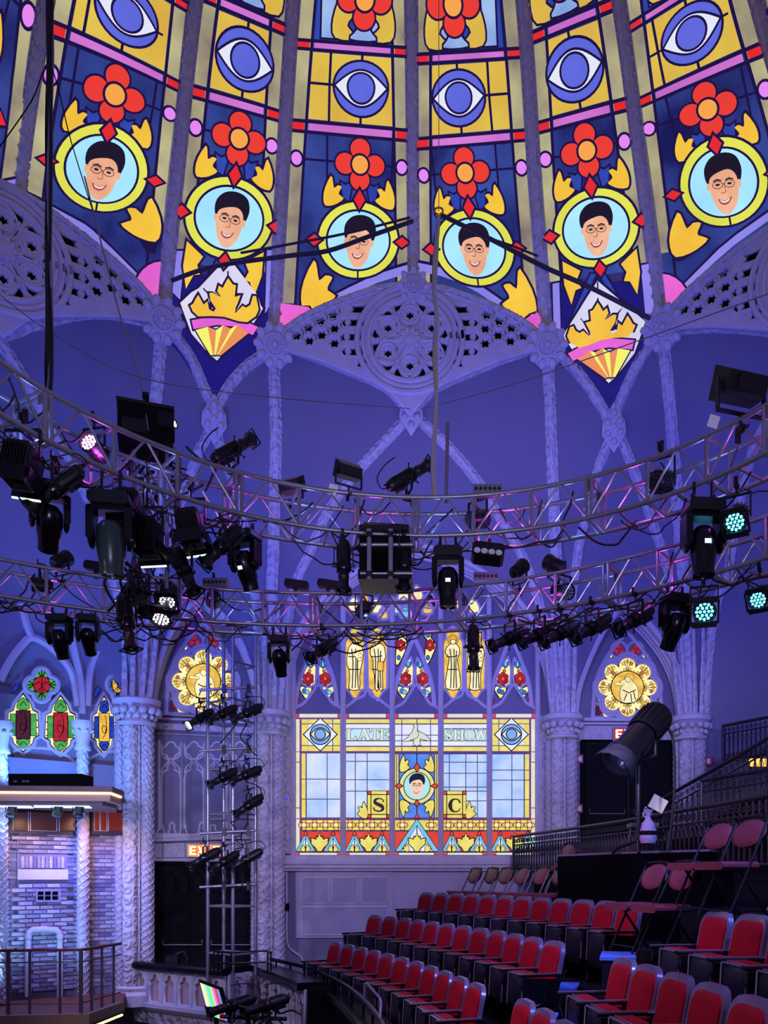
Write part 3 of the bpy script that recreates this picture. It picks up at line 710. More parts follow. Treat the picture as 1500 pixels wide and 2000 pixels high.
for x,y,w in ((695,632,13),(692,660,11),(695,689,12),(700,606,14),(707,711,8)):
    q=TQ(x,y)
    for sg in (1,-1):
        holes.append([(sg*(q[0]+dx*.0091*w/13*1.1),q[1]+dz*.0091) for dx,dz in ((-12,-8),(16,-9),(18,0),(16,9),(-12,8),(-7,0))])
for x,y in ((676,632),(674,660),(676,688)):
    q=TQ(x,y)
    for sg in (1,-1): holes.append([(sg*(q[0]+dx*.0091),q[1]+dz*.0091) for dx,dz in ((-8,0),(-1,9),(5,8),(1,0),(5,-8),(-1,-9))])
tme=plate_mesh('tracery_plate',[hull]+holes,.07,.012,PLAST)
mb=MB()
for ring,r in rims:
    q=[(x,y,.045) for x,y in ring]; mb.path(q+[q[0],q[1]],r,6,False)
mb.lathe([(.17,.04),(.16,.09),(.06,.1),(1e-4,.13)],12,Matrix.Translation((RC[0],RC[1],0))@Matrix.Rotation(math.pi/2,4,'X'))
for k in range(10):
    t=2*math.pi*k/10; mb.ball((RC[0]+.15*math.cos(t),RC[1]+.15*math.sin(t),.07),.05,6)
for k in range(6):
    t=math.radians(60*k+60); c=(RC[0]+.5*math.cos(t),RC[1]+.5*math.sin(t),.03)
    for j in range(5):
        a_=2*math.pi*j/4; rr=.055 if j<4 else 0; mb.ball((c[0]+rr*math.cos(a_+t),c[1]+rr*math.sin(a_+t),.05),.04,6)
rme=mb.mesh('tracery_rims',PLAST,50)
mb=MB(); hb=grow(hull,-.07)
mb.add([(x,y,-.1) for x,y in hb],[tuple(range(len(hb)))]); vme=mb.mesh('dark_void',VOID)  # black sheet stands in for the shade behind the tracery openings
def arcs_mesh():
    mb=MB(); up=[TQ(x,y-3) for x,y in spline(upper,4)]; p=up+[(-x,y) for x,y in reversed(up)]
    pts=[(x,y,.02) for x,y in p]; moulding(mb,pts,[(0,.3,1)]*len(pts),.17,.11,True,.075,.025)
    return mb.mesh('arch_moulding',CARVED,30)
ame=arcs_mesh()
LB=rib_at(RP['R1'],BOSSZ); RB=rib_at(RP['R4'],BOSSZ)
for (a,b,l) in ((rib_at(RP['R2'],BOSSZ),rib_at(RP['R3'],BOSSZ),'pierced plaster tracery with a round rose over the middle window'),((-8.88,10.87),LB,'pierced plaster rose tracery cut off by the left edge'),(RB,(7.82,11.5),'pierced plaster rose tracery cut off by the right edge')):
    pl=Plane(a,b,-.36); d=(Vector((b[0],b[1]))-Vector((a[0],a[1]))).length/2
    M=Matrix((pl.e,Vector((0,0,1)),pl.n)).transposed().to_4x4(); M.translation=pl.pt(d,0)
    TRIM[0]+=1; e=thing('trim_%d'%TRIM[0],l,'tracery',(0,0,0),None,'structure')
    for nm,me in (('tracery_plate',tme),('tracery_rims',rme),('dark_void',vme),('arch_moulding',ame)): put(nm,me,e,M)
boss_at(Vector(TP.px(808,566))+Vector((0,-.05,0)),.26,'leafy plaster boss at the crown of the middle tracery',8,.05)
# ---------------- clustered columns ----------------
FLZ=-2.35
def rope(mb,c,r,z0,z1,turns,n,rr,k=60,ph=0):
    for j in range(n):
        pts=[(c[0]+r*math.cos(ph+2*math.pi*(j/n+turns*i/k)),c[1]+r*math.sin(ph+2*math.pi*(j/n+turns*i/k)),z0+(z1-z0)*i/k) for i in range(k+1)]
        mb.path(pts,rr,5)
def column(n,label,z0,scale=1.0,sx=0,sy=0):
    c=(CAP[n][0]+sx,CAP[n][1]+sy,CAP[n][2]); t=thing('clustered_column',label,'column',(c[0],c[1],z0)); d=Vector((-c[0],-c[1]+2,0)).normalized(); x=Vector((d.y,-d.x,0))
    zt=CAPZ-.42; C=Vector((c[0],c[1],0))+d*.12
    cores=[(C+x*-.16*scale,.12*scale,2.2),(C+x*.10*scale+d*.04,.13*scale,-1.6),(C+x*.27*scale-d*.12,.085*scale,3)]
    for i,(q,r,tw) in enumerate(cores):
        mb=MB(); mb.tube((q.x,q.y,z0),(q.x,q.y,zt),r,18); L=zt-z0
        if i!=1: rope(mb,q,r,z0,zt,tw*L/2.2*1.6,5 if i==0 else 4,r*.16,int(22*L),i)
        else:
            for s in range(int(L/.2)):
                zc=z0+.1+s*.2
                for sg in (-1,1):
                    base=math.atan2(d.y,d.x)+sg*.55
                    pts=[]
                    for k in range(14):
                        a_=k/13*5.2; rad=.085*(1-k/16); pts.append((math.cos(a_*1)*rad,zc+math.sin(a_)*rad*sg))
                    mb.path([(q.x+(r+.008)*math.cos(base+u_/r*.8),q.y+(r+.008)*math.sin(base+u_/r*.8),z_) for u_,z_ in pts],.016,5)
        mb.make('carved_shaft',SWIRL if i!=1 else CARVED,t,40)
    mb=MB(); q=C+x*-.035*scale+d*.1; mb.tube((q.x,q.y,z0),(q.x,q.y,zt),.022,8); mb.make('plain_colonnette',PLAST,t,40)
    mb=MB(); M=Matrix.Translation((C.x,C.y,0))@Matrix.Rotation(math.pi/2,4,'X')@Matrix.Scale(-1,4,(0,0,1))
    pr=[(.30,zt-.02),(.33,zt),(.33,zt+.05),(.26,zt+.07),(.27,zt+.2),(.36,zt+.34),(.42,zt+.36),(.43,zt+.44),(.40,zt+.47)]
    mb.lathe([(r*scale,z) for r,z in pr]+[(1e-3,zt+.47)],8,Matrix.Translation((C.x,C.y,0))@Matrix(((1,0,0,0),(0,0,1,0),(0,1,0,0),(0,0,0,1))))
    for j in range(14):
        a_=2*math.pi*j/14
        mb.ball((C.x+.36*scale*math.cos(a_),C.y+.36*scale*math.sin(a_),zt+.25),.075*scale,8); mb.ball((C.x+.30*scale*math.cos(a_+.2),C.y+.30*scale*math.sin(a_+.2),zt+.14),.05*scale,6)
    mb.make('capital',PLAST,t,45)
    mb=MB(); mb.lathe([(.40*scale,z0),(.40*scale,z0+.2),(.33*scale,z0+.26),(.35*scale,z0+.32),(.28*scale,z0+.36)],8,Matrix.Translation((C.x,C.y,0))@Matrix(((1,0,0,0),(0,0,1,0),(0,1,0,0),(0,0,0,1)))); mb.make('base',PLAST,t,40)
    # spreading bundle of mouldings above the capital
    mb=MB()
    for k,(px_,e_) in enumerate(((-.2,.16),(-.08,.05),(.08,-.05),(.2,-.16))):
        pts=[]
        for i in range(14):
            z=CAPZ-.0+i*.16; s=rib_at(RP[n],z); w=1+i*.05
            k_=(1-i/13)**2; pts.append((s[0]+sx*k_+x.x*px_*w+d.x*.1,s[1]+sy*k_+x.y*px_*w+d.y*.1,z))
        mb.path(pts,[.06*(1-.5*i/13) for i in range(14)],6)
    mb.make('springer',CARVED,t,40)
    return t
column('R1','carved plaster column between the bandstand and the left exit door',FLZ,1.05,.1,-.4)
column('R2','carved plaster column left of the wide middle window',FLZ)
column('R3','carved plaster column right of the wide middle window',-.4)
column('R4','carved plaster column right of the dark double door',-.4)
# ---------------- stained glass ----------------
GL={k:glow('glass_'+k,c,e,v,s,c2) for k,c,e,v,s,c2 in [
 ('cream',(228,232,206),1.0,.1,3,(206,210,186)),('yellow',(238,228,112),1.0,.1,5,(220,200,84)),('sky',(214,226,250),1.0,.1,1.8,(142,184,240)),
 ('white',(236,238,252),1.0,.1,2,(214,218,240)),('teal',(190,226,236),1.0,0,1,None),('blue',(92,146,232),1.0,.1,3,(72,120,214)),('red',(228,74,44),1.0,.1,4,(206,54,36)),
 ('eyeb',(122,168,232),1.0,0,1,None),('peach',(248,188,92),1.0,0,1,None),('pale',(250,232,180),1.0,0,1,None),('cyan',(112,194,226),1.0,0,1,None),('ink',(44,26,32),.6,0,1,None),('magenta',(150,50,140),.8,0,1,None),
 ('letter',(220,232,214),1.0,0,1,None),('gold',(240,204,84),1.1,.1,6,(206,150,44)),('robe',(246,238,188),1.15,.1,5,(222,206,140)),('ruby',(200,36,34),.9,.1,8,(128,16,22)),
 ('azure',(70,140,214),.9,.1,8,(34,74,158)),('ivory',(250,240,176),1.15,.1,5,(236,214,120)),('green',(92,190,74),.9,.1,9,(44,120,50)),('cobalt',(38,70,200),.8,.1,8,(26,44,140)),
 ('amber',(236,128,52),.9,.1,8,(196,84,34)),('honey',(240,196,70),1.1,.1,7,(214,150,40)),('dkred',(120,26,30),.55,.1,20,(60,18,24)),('skin',(244,206,176),1.0,0,1,None),('hair',(28,20,30),.4,0,1,None),('lip',(176,76,66),.9,0,1,None),('paleblue',(168,226,232),1.0,0,1,None),('night',(22,26,58),.5,0,1,None)]}
LEAD=mat('lead_came',(7,6,12),.8,0,spec=.1)
class Win:
    def __init__(s,plane,parent,off=0): s.pl=plane; s.p=parent; s.off=off
    def uv(s,poly): return [s.pl.hit(x,y) for x,y in poly]
    def raw(s,name,uv,m,layer,thick=.008,parent=None):
        mb=MB(); n=len(uv); o=s.off+.012+.009*layer
        mb.add([s.pl.pt(u,z,o-thick) for u,z in uv]+[s.pl.pt(u,z,o) for u,z in uv],[tuple(range(n))]+[(i,n+i,n+(i+1)%n,(i+1)%n) for i in range(n)])
        mb.f[0]=tuple(range(n,2*n)); me=mb.mesh(name,m); return world_child(name,me,parent or s.p)
    def pane(s,poly,m,layer=0,lead=1.0,name='pane',parent=None):
        if lead: s.raw('lead_came',s.uv(grow(poly,lead)),LEAD,layer-.45,.004,parent)
        return s.raw(name,s.uv(poly),GL[m] if isinstance(m,str) else m,layer,.008,parent)
    def line(s,pts,w,layer,m=None,parent=None):
        mb=MB(); o=s.off+.012+.009*layer
        for q in stroke_polys(s.uv(pts),w):
            mb.add([s.pl.pt(u,z,o) for u,z in q],[(0,1,2,3)])
        return world_child('lead_line',mb.mesh('lead_line',m or LEAD),parent or s.p)
    def bar(s,pts,r,m=None,parent=None,n=6,off=0,name='moulding',closed=False):
        mb=MB(); pp=[s.pl.pt(*s.pl.hit(x,y),s.off+off) for x,y in pts]
        if closed: pp+=pp[:2]
        mb.path(pp,r,n); return world_child(name,mb.mesh(name,m or PLAST,50),parent or s.p)
WN=[0]
def window(label):
    WN[0]+=1; return thing('window_%d'%WN[0],label,'window',(0,0,0),None,'structure')
PM=PLN[('R2','R3')]
def ribbon(c,w):
    L=[];R=[]
    for i,p in enumerate(c):
        a,b=c[max(i-1,0)],c[min(i+1,len(c)-1)]; dx,dy=b[0]-a[0],b[1]-a[1]; l=math.hypot(dx,dy); k=w[i]/2
        L.append((p[0]-dy/l*k,p[1]+dx/l*k)); R.append((p[0]+dy/l*k,p[1]-dx/l*k))
    return L+R[::-1]
def rib3(c,w,n=4):
    q=spline([(x,y,z) for (x,y),z in zip(c,w)],n); return ribbon([(a,b) for a,b,_ in q],[z for _,_,z in q])
LET={'L':[(0,0),(.95,0),(.95,.32),(.88,.32),(.8,.1),(.42,.1),(.42,.93),(.55,.93),(.55,1),(.05,1),(.05,.93),(.18,.93),(.18,.07),(0,.07)],
 'A':[(0,0),(.32,0),(.32,.07),(.22,.07),(.29,.27),(.62,.27),(.68,.07),(.58,.07),(.58,0),(1,0),(1,.07),(.93,.07),(.6,1),(.42,1),(.12,.07),(0,.07)],
 'T':[(.25,0),(.75,0),(.75,.07),(.62,.07),(.62,.92),(.85,.92),(.93,.7),(1,.7),(1,1),(0,1),(0,.7),(.07,.7),(.15,.92),(.38,.92),(.38,.07),(.25,.07)],
 'E':[(0,0),(.95,0),(.95,.3),(.88,.3),(.8,.09),(.4,.09),(.4,.47),(.62,.47),(.62,.38),(.7,.38),(.7,.64),(.62,.64),(.62,.55),(.4,.55),(.4,.92),(.78,.92),(.86,.72),(.93,.72),(.93,1),(0,1),(0,.93),(.16,.93),(.16,.07),(0,.07)],
 'H':[(0,0),(.42,0),(.42,.07),(.32,.07),(.32,.46),(.68,.46),(.68,.07),(.58,.07),(.58,0),(1,0),(1,.07),(.9,.07),(.9,.93),(1,.93),(1,1),(.58,1),(.58,.93),(.68,.93),(.68,.54),(.32,.54),(.32,.93),(.42,.93),(.42,1),(0,1),(0,.93),(.1,.93),(.1,.07),(0,.07)],
 'W':[(.22,0),(.36,0),(.5,.55),(.64,0),(.78,0),(.95,.93),(1,.93),(1,1),(.72,1),(.72,.93),(.82,.93),(.73,.35),(.58,.93),(.42,.93),(.3,.35),(.2,.93),(.3,.93),(.3,1),(0,1),(0,.93),(.05,.93)],
 'S':rib3([(.86,.7),(.74,.9),(.48,.95),(.24,.85),(.22,.66),(.48,.52),(.72,.40),(.8,.2),(.62,.06),(.38,.06),(.18,.14),(.12,.32)],[.1,.09,.1,.2,.24,.26,.26,.22,.12,.1,.1,.1]),
 'C':rib3([(.9,.68),(.78,.9),(.52,.96),(.28,.84),(.17,.5),(.28,.16),(.52,.04),(.78,.1),(.92,.3)],[.14,.1,.1,.2,.3,.2,.1,.08,.06]),
 'O':ell(.5,.5,.48,.5,24)}
def letter(w,ch,x0,y0,x1,y1,m,layer,lead,parent=None):
    T=lambda q:[(x0+a*(x1-x0),y1-b*(y1-y0)) for a,b in q]
    w.pane(T(LET[ch]),m,layer,lead,'letter',parent)
    if ch=='O': w.pane(T(ell(.5,.5,.24,.4,20)),'teal',layer+1,.5,'pane',parent)
    if ch=='A': w.pane(T([(.33,.36),(.6,.36),(.48,.74)]),'teal',layer+1,.4,'pane',parent)
mh=[(.12,.66),(.2,.54),(.34,.62),(.36,.36),(.52,.34),(.72,.46),(1,.42),(.92,.16),(.98,-.02),(.74,-.28),(.44,-.5),(.3,-.72),(.24,-.86)]
MAPLE2=[(0,1)]+mh+[(-x,y) for x,y in reversed(mh)]
wm=window('wide five-light window of bright glass reading LATE SHOW')
def Z(x,y): return (540+x/2.778,1370+y/2.778)
def ZP(l): return [Z(x,y) for x,y in l]
def ZR(x0,y0,x1,y1): return ZP(rect(x0,y0,x1,y1))
WX=[(100,355),(370,618),(638,880),(902,1143),(1166,1407)]
PTS=[]
for k,(x0,x1) in enumerate(WX):
    pnl=thing('window_light',None,None); pnl.parent=wm
    w=Win(PM,pnl); c=(x0+x1)/2
    w.raw('backing',w.uv(ZR(x0,64,x1,837)),LEAD,-1.5,.03)
    A=lambda q,m,l=0,ld=0,nm='pane': w.pane(ZP(q),m,l,ld,nm)
    R=lambda a,b,c_,d,m,l=0: w.pane(ZR(a+2.6,b+2.6,c_-2.6,d-2.6),m,l,0)
    def REC(xs,ys,m,l=0):
        for i in range(len(xs)-1):
            for j in range(len(ys)-1): R(xs[i],ys[j],xs[i+1],ys[j+1],m,l)
    # border strips
    bl,br=(x0,x1)
    R(x0,66,x0+22,90,'red'); R(x1-22,66,x1,90,'red'); R(x0+22,66,x1-22,90,'cream')
    R(x0,816,x0+24,835,'red'); R(x1-24,816,x1,835,'red'); R(x0+24,819,x1-24,835,'cream')
    w.line([Z(x0,92),Z(x1,92)],.02,1,GL['magenta']); w.line([Z(x0,814),Z(x1,814)],.02,1,GL['magenta']); w.line([Z(x0,274),Z(x1,274)],.016,1,GL['magenta']); w.line([Z(x0,637),Z(x1,637)],.02,1,GL['magenta'])
    if k in (0,4):
        o0,o1=(x0,x0+28) if k==0 else (x1-28,x1)
        for a,b in ((94,330),(330,578),(578,814)): R(o0,a,o1,b,'cream')
        xm=x0+32 if k==0 else x1-32; w.line([Z(xm,92),Z(xm,814)],.02,1,GL['magenta'])
        i0,i1=(x0+34,x1) if k==0 else (x0,x1-34)
        cx=238 if k==0 else 1274; cy=180
        xs=[i0,i0+36,cx-67,cx,cx+67,i1] if k==0 else [i0,cx-67,cx,cx+67,i1-36,i1]
        REC(xs,[95,122,240,272],'yellow')
        R(cx-67 if k==0 else cx-67,122,cx+67,240,'white',.4)
        dm=[(cx,94),(cx+88,cy),(cx,266),(cx-88,cy)]
        A(dm,'white',1,2.0)
        A(ell(cx,cy,52,52,28),'eyeb',2,2); A([(cx-50,cy)]+[(cx-50+100*i/12,cy-33*math.sin(math.pi*i/12)) for i in range(1,12)]+[(cx+50,cy)]+[(cx+50-100*i/12,cy+33*math.sin(math.pi*i/12)) for i in range(1,12)],'cream',3,2); A(ell(cx,cy,26,26,20),'eyeb',4,2)
        if k==0: REC([i0,i0+26],[280,422,530,632],'yellow'); REC([i0+28,275,355],[280,422,530,632],'sky')
        else: REC([i1-28,i1],[285,373,427,533,632],'yellow'); REC([1166,1277,i1-30],[285,373,427,533,632],'sky')
    elif k in (1,3):
        REC([x0,x1],[95,120],'yellow'); REC([x0,x1],[122,148],'white'); REC([x0,x1],[148,214],'teal'); REC([x0,x1],[214,243],'white'); REC([x0,x1],[245,272],'yellow')
        if k==1:
            for ch,a,b in (('L',374,436),('A',440,512),('T',506,560),('E',556,612)): letter(w,ch,*Z(a,150),*Z(b,211),'letter',2,.9)
            xs,ys=[370,428,492,618],[280,325,425,487,632]
        else:
            for ch,a,b in (('S',905,956),('H',958,1020),('O',1018,1078),('W',1072,1142)): letter(w,ch,*Z(a,154),*Z(b,213),'letter',2,.9)
            xs,ys=[902,938,1027,1090,1143],[285,330,390,465,487,540,632]
        REC(xs,ys,'sky')
        bx0,bx1=(495,616) if k==1 else (905,1027)
        w.pane(ZR(bx0,488,bx1,632),'yellow',2,1.2)
        for a in (bx0,bx1-17):
            for b in (488,615): w.pane(ZR(a+1,b+1,a+16,b+16),'red',3,.6)
        for a in (bx0+18,bx1-18): w.line([Z(a,488),Z(a,632)],.018,3)
        for a in (506,614): w.line([Z(bx0,a),Z(bx1,a)],.018,3)
        letter(w,'S' if k==1 else 'C',*Z(bx0+24,524 if k==1 else 528),*Z(bx1-24,600 if k==1 else 602),'ink',3.5,0)
        lx=467 if k==1 else 1054
        A(leaf(lx,590,56,88,-1 if k==1 else 1)if False else [(lx+(-1 if k==1 else 1)*u_,590-v_) for u_,v_ in leaf(0,0,54,88)],'yellow',2,1.4)
    else:
        REC([638,680,762,836,880],[95,122],'yellow'); REC([638,680,762,836,880],[245,272],'yellow'); REC([638,680,836,880],[124,183,214,243],'white')
        body=smooth_poly([(745,130),(752,124),(760,126),(766,138),(762,152),(772,166),(790,172),(815,190),(834,214),(800,208),(778,204),(776,220),(782,240),(770,236),(762,244),(754,236),(742,242),(746,220),(744,204),(720,214),(686,216),(710,200),(728,176),(738,166),(742,150),(748,140)],2)
        A(body,'cream',2,1.2,'dove_pane'); w.line(ZP(spline([(762,156),(772,180),(760,200),(744,204)],3)),.01,3)
        REC([640,652,664],[284,632],'yellow'); REC([858,869,880],[284,632],'yellow')
        R(666,284,856,632,'blue')
        A(ell(762,460,94,96,36),'cream',2,1.8); A(ell(762,460,86,88,36),'yellow',2.6,0) ; A(ell(762,460,70,74,32),'paleblue',3.4,1.6)
        face(lambda q,m,l: w.pane(ZP([(a,920-b) for a,b in q]),m,4.2+.6*l,0,'portrait_piece'),760,460,66,-2)
        for x,y,a,b in ((762,360,14,22),(665,460,18,12),(858,460,18,12),(762,554,12,17)): A([(x,y-b),(x+a,y),(x,y+b),(x-a,y)],'red',5,1.5)
        for sx,sy in ((-1,-1),(1,-1),(-1,1),(1,1)):
            cy=338 if sy<0 else 582
            A([(762+sx*66+sx*-1*u_,cy+(v_ if sy>0 else -v_)) for u_,v_ in leaf(0,0,54,90)],'yellow',1.5,1.5)
        w.line([Z(762,284),Z(762,340)],.018,1); w.line([Z(762,570),Z(762,612)],.018,1)
    # flower band and gables
    if k!=2:
        R(x0 if k else x0+34,642,x1 if k<4 else x1-34,700,'yellow')
        f0=x0+36 if k else x0+54; n=4 if k not in (0,4) else 4
        fx=[x0+30+60*i for i in range(4)] if k in (1,3) else ([150+58*i for i in range(4)] if k==0 else [1192+60*i for i in range(4)])
        R(x0 if k else x0+34,704,x1 if k<4 else x1-34,812,'red')
        cx={0:235,1:500,3:1026,4:1290}[k]; pk=[cx-76,cx+73]
    else:
        R(640,642,880,700,'yellow'); fx=[683,840]; R(640,704,880,812,'red'); pk=[]; cx=762
    for q in fx:
        if q<x0+12 or q>x1-12: continue
        for dx,dy in ((-17,0),(17,0),(0,-17),(0,17)): A(ell(q+dx,671+dy,11,11,12),'peach',2,1.2)
        A(ell(q,671,12,12,14),'pale',3,1.2)
    for q in pk:
        A([(q,715),(q+50,812),(q+36,812),(q,738),(q-36,812),(q-50,812)],'cyan',2,1.3); A([(q,742),(q+34,812),(q-34,812)],'white',2,1.3)
        A([(q,705),(q+9,718),(q,732),(q-9,718)],'red',3,1.2); w.line([Z(q,745),Z(q,810)],.018,3)
        for sg in (-1,1): A([(q+sg*u_*1.0+sg*15,796-v_) for u_,v_ in leaf(0,0,24,36)],'yellow',3.4,1.1)
    if k==2:
        A([(762,640),(878,812),(850,812),(762,672),(674,812),(646,812)],'cyan',2,1.4); A([(762,676),(846,812),(678,812)],'white',2,1.4); A([(762,610),(774,634),(750,634)],'red',3,1.2); w.line([Z(762,676),Z(762,720)],.018,3)
        for sg in (-1,1): A([(762+sg*60+sg*u_,794-v_) for u_,v_ in leaf(0,0,32,40)],'yellow',3,1.1); 
    A([(cx+x*46,768-y*52) for x,y in MAPLE2],'yellow',4,1.8)
# stone mullions, sill and surround
mt=MB()
for x in (92,362,628,891,1154,1416):
    a=PM.pt(*PM.hit(*Z(x,-560 if 300<x<1200 else -420)),.05); b=PM.pt(*PM.hit(*Z(x,842)),.05)
    mt.tube(a,b,.06,8); mt.tube(a+PM.n*.06,b+PM.n*.06,.025,6)
mt.make('mullion',PLAST,wm,40)
mt=MB()
for y0,y1,d in ((838,862,.22),(862,884,.3),(884,905,.24),(905,920,.16)):
    (u0,z0),(u1,z1)=PM.hit(*Z(40,y1)),PM.hit(*Z(1520,y0)); M=PM.M(0,0,0); mt.box(PM.pt((u0+u1)/2,(z0+z1)/2,d/2),(u1-u0,d,abs(z1-z0)),Matrix((PM.e,PM.n,Vector((0,0,1)))).transposed())
mt.make('window_sill',PLAST,wm)
# carved upright borders either side
for xa,xb in ((556,574),(1052,1070)):
    mt=MB(); u0,z0=PM.hit(xa,1668); u1,z1=PM.hit(xb,1400); mt.box(PM.pt((u0+u1)/2,(z0+z1)/2,.06),(u1-u0,.12,z1-z0),Matrix((PM.e,PM.n,Vector((0,0,1)))).transposed())
    pts=[PM.pt((u0+u1)/2+math.sin(i*.9)*.06,z0+(z1-z0)*i/40,.13) for i in range(41)]; mt.path(pts,.022,5)
    for i in range(20): mt.ball(PM.pt((u0+u1)/2-math.sin((i*2+.5)*.9)*.05,z0+(z1-z0)*(i*2+.5)/40,.13),.035,6)
    mt.make('carved_border',CARVED,wm,40)
# ---------------- lancets with figures and flowers above ----------------
wl=window('upper lancets of golden figures and red flowers above the wide window')
w=Win(PM,wl)
def Y(x,y): return (540+x/2.778,1150+y/2.778)
def YP(l): return [Y(x,y) for x,y in l]
def figure(cx,kind):
    a=thing('figure_light',None,None); a.parent=wl; ww=Win(PM,a)
    A=lambda q,m,l=0,ld=1.2,nm='pane': ww.pane(YP(q),m,l,ld,nm)
    top=[(-46,540),(-50,310),(-46,288),(-32,272),(-34,245),(-18,226),(0,214),(18,226),(34,245),(32,272),(46,288),(50,310),(46,540),(30,548),(30,560),(14,584),(0,600),(-14,584),(-30,560),(-30,548)]
    A([(cx+x,y) for x,y in top],'gold',0,2.0)
    A([(cx+x,y) for x,y in smooth_poly([(-28,552),(0,545),(28,552),(20,574),(0,594),(-20,574)],2)],'honey',1,1)
    A(ell(cx,278,27,26,18),'honey',1,1)
    if kind==0: sil=[(-8,300),(-30,318),(-42,380),(-40,420),(-30,436),(-26,500),(-30,545),(22,545),(24,480),(30,430),(38,400),(44,350),(34,316),(10,300)]
    elif kind==1: sil=[(-8,300),(-30,312),(-38,350),(-30,372),(-22,390),(-22,430),(-14,470),(-10,545),(4,545),(6,480),(12,545),(26,545),(24,450),(30,400),(42,372),(34,316),(10,300)]
    else: sil=[(-8,300),(-34,322),(-40,350),(-24,368),(-20,390),(-34,470),(-36,540),(30,545),(38,500),(26,420),(20,386),(30,360),(32,322),(10,300)]
    A([(cx+x,y) for x,y in smooth_poly(sil,2)],'robe',2,1.6,'robed_figure')
    A(ell(cx,286,13,16,14),'robe',3,1.3,'head')
    if kind==1: A([(cx-24,276),(cx+24,270),(cx+10,262),(cx+12,238),(cx-2,236),(cx-12,264)],'gold',4,1.2,'hat')
    else: A(smooth_poly([(cx-16,284),(cx-14,268),(cx,262),(cx+14,268),(cx+16,284),(cx,274)],2),'honey',4,1.0,'hair')
    for l in ([(-18,330),(-10,400),(-14,540)],[(4,330),(6,420),(2,540)],[(18,340),(14,430),(18,540)],[(-34,370),(-6,372),(24,366)],[(-30,440),(24,440)]):
        ww.line([Y(cx+x,y) for x,y in spline(l,3)],.02,3.2)
    if kind==0:
        for q in ((18,352),(30,366),(14,372),(26,386),(6,362)): A(ell(cx+q[0],q[1],10,9,8),'ivory',4,.8)
    if kind==1: A(rect(cx+2,400,cx+30,446),'honey',4,1.2,'satchel')
    ww.bar(YP([(cx-54,540),(cx-58,310),(cx-52,284),(cx-40,270),(cx-42,243),(cx-24,220),(cx,206),(cx+24,220),(cx+42,243),(cx+40,270),(cx+52,284),(cx+58,310),(cx+54,540),(cx+30,562),(cx,612),(cx-30,562)]),.035,closed=True)
for cx,kd in ((426,0),(548,1),(958,2),(1080,0)): figure(cx,kd)
def flowerlight(pts,fx,fy,tx,ty,hx,hy):
    a=thing('flower_light',None,None); a.parent=wl; ww=Win(PM,a)
    A=lambda q,m,l=0,ld=1.1,nm='pane': ww.pane(YP(q),m,l,ld,nm)
    A(pts,'ivory',0,2)
    for i in range(6):
        t=math.radians(60*i+30); A(ell(fx+19*math.cos(t),fy+22*math.sin(t),12,14,10),'ruby',2,1)
    A(ell(fx,fy,9,11,10),'amber',3,1)
    for dx in (-8,8): A(smooth_poly([(tx,ty+18),(tx+dx*2,ty+4),(tx+dx*1.9,ty-16),(tx+dx*.4,ty-4)],2),'azure',2,.9)
    A([(tx,ty-22),(tx+7,ty),(tx,ty+14),(tx-7,ty)],'cyan',2.6,.9)
    A(ell(fx+(tx-fx)*.55,fy+(ty-fy)*.55,7,8,8),'amber',2,.9); ww.line([Y(fx,fy),Y(tx,ty)],.012,1.2)
    A(smooth_poly([(hx-30,hy-8),(hx-22,hy-28),(hx,hy-18),(hx+22,hy-28),(hx+30,hy-8),(hx+12,hy+22),(hx,hy+38),(hx-12,hy+22)],2),'ivory',1,1.8)
    A(ell(hx-7,hy-2,12,14,10),'azure',2,.9); A(ell(hx+8,hy+4,11,12,10),'cyan' if fx<900 else 'azure',2,.9)
    ww.bar(YP(grow(pts,7)),.03,closed=True)
for bx in (0,528,1055):
    flowerlight([(bx+198,380),(bx+212,430),(bx+207,515),(bx+182,528),(bx+150,515),(bx+140,490),(bx+160,440)],bx+173,490,bx+186,412,bx+160,558)
    flowerlight([(bx+236,380),(bx+258,425),(bx+290,480),(bx+296,510),(bx+270,528),(bx+242,515),(bx+232,450)],bx+265,490,bx+252,414,bx+280,560)
    for sg,x in ((-1,118),(1,316)): w.pane(YP([(bx+x-7,596),(bx+x+9,606),(bx+x-5,630)] if sg<0 else [(bx+x+5,596),(bx+x-10,606),(bx+x+4,630)]),'ruby',0,1)
    w.bar(YP(spline([(bx+100,640),(bx+112,560),(bx+132,480),(bx+160,410),(bx+190,330),(bx+230,240)],3)),.05); w.bar(YP(spline([(bx+330,640),(bx+322,560),(bx+306,480),(bx+280,410),(bx+250,330),(bx+205,240)],3)),.05)
for bx in (528,):
    for fx,tx in ((675,685),(833,822)):
        a=thing('flower_light',None,None); a.parent=wl; ww=Win(PM,a); A=lambda q,m,l=0,ld=1.1,nm='pane': ww.pane(YP(q),m,l,ld,nm)
        A(smooth_poly([(tx,228),(tx+18,246),(tx+14,268),(fx+30,300),(fx+18,345),(fx-8,400),(fx-26,410),(fx-24,330),(fx-12,280),(tx-16,262),(tx-16,242)],2),'ivory',0,2)
        for i in range(6):
            t=math.radians(60*i+30); A(ell(fx+16*math.cos(t),308+19*math.sin(t),10,12,10),'ruby',2,1)
        A(ell(fx,308,8,9,10),'amber',3,1); A(ell(tx,250,13,15,10),'azure',2,1); A(ell(fx-12,375,9,12,10),'azure',2,1)
for k,(x0,x1) in enumerate(WX):
    c=(x0+x1)/2; w.bar(YP(spline([(x0-6,660),(x0+14,640),(x0+50,620),(c-30,560),(c,520),(c+30,560),(x1-50,620),(x1-14,640),(x1+6,660)],4)) if k in (0,2,4) else YP(spline([(x0-4,650),(x0+30,625),(c-62,600),(c-20,580),(c,540),(c+20,580),(c+62,600),(x1-30,625),(x1+4,650)],4)),.035)
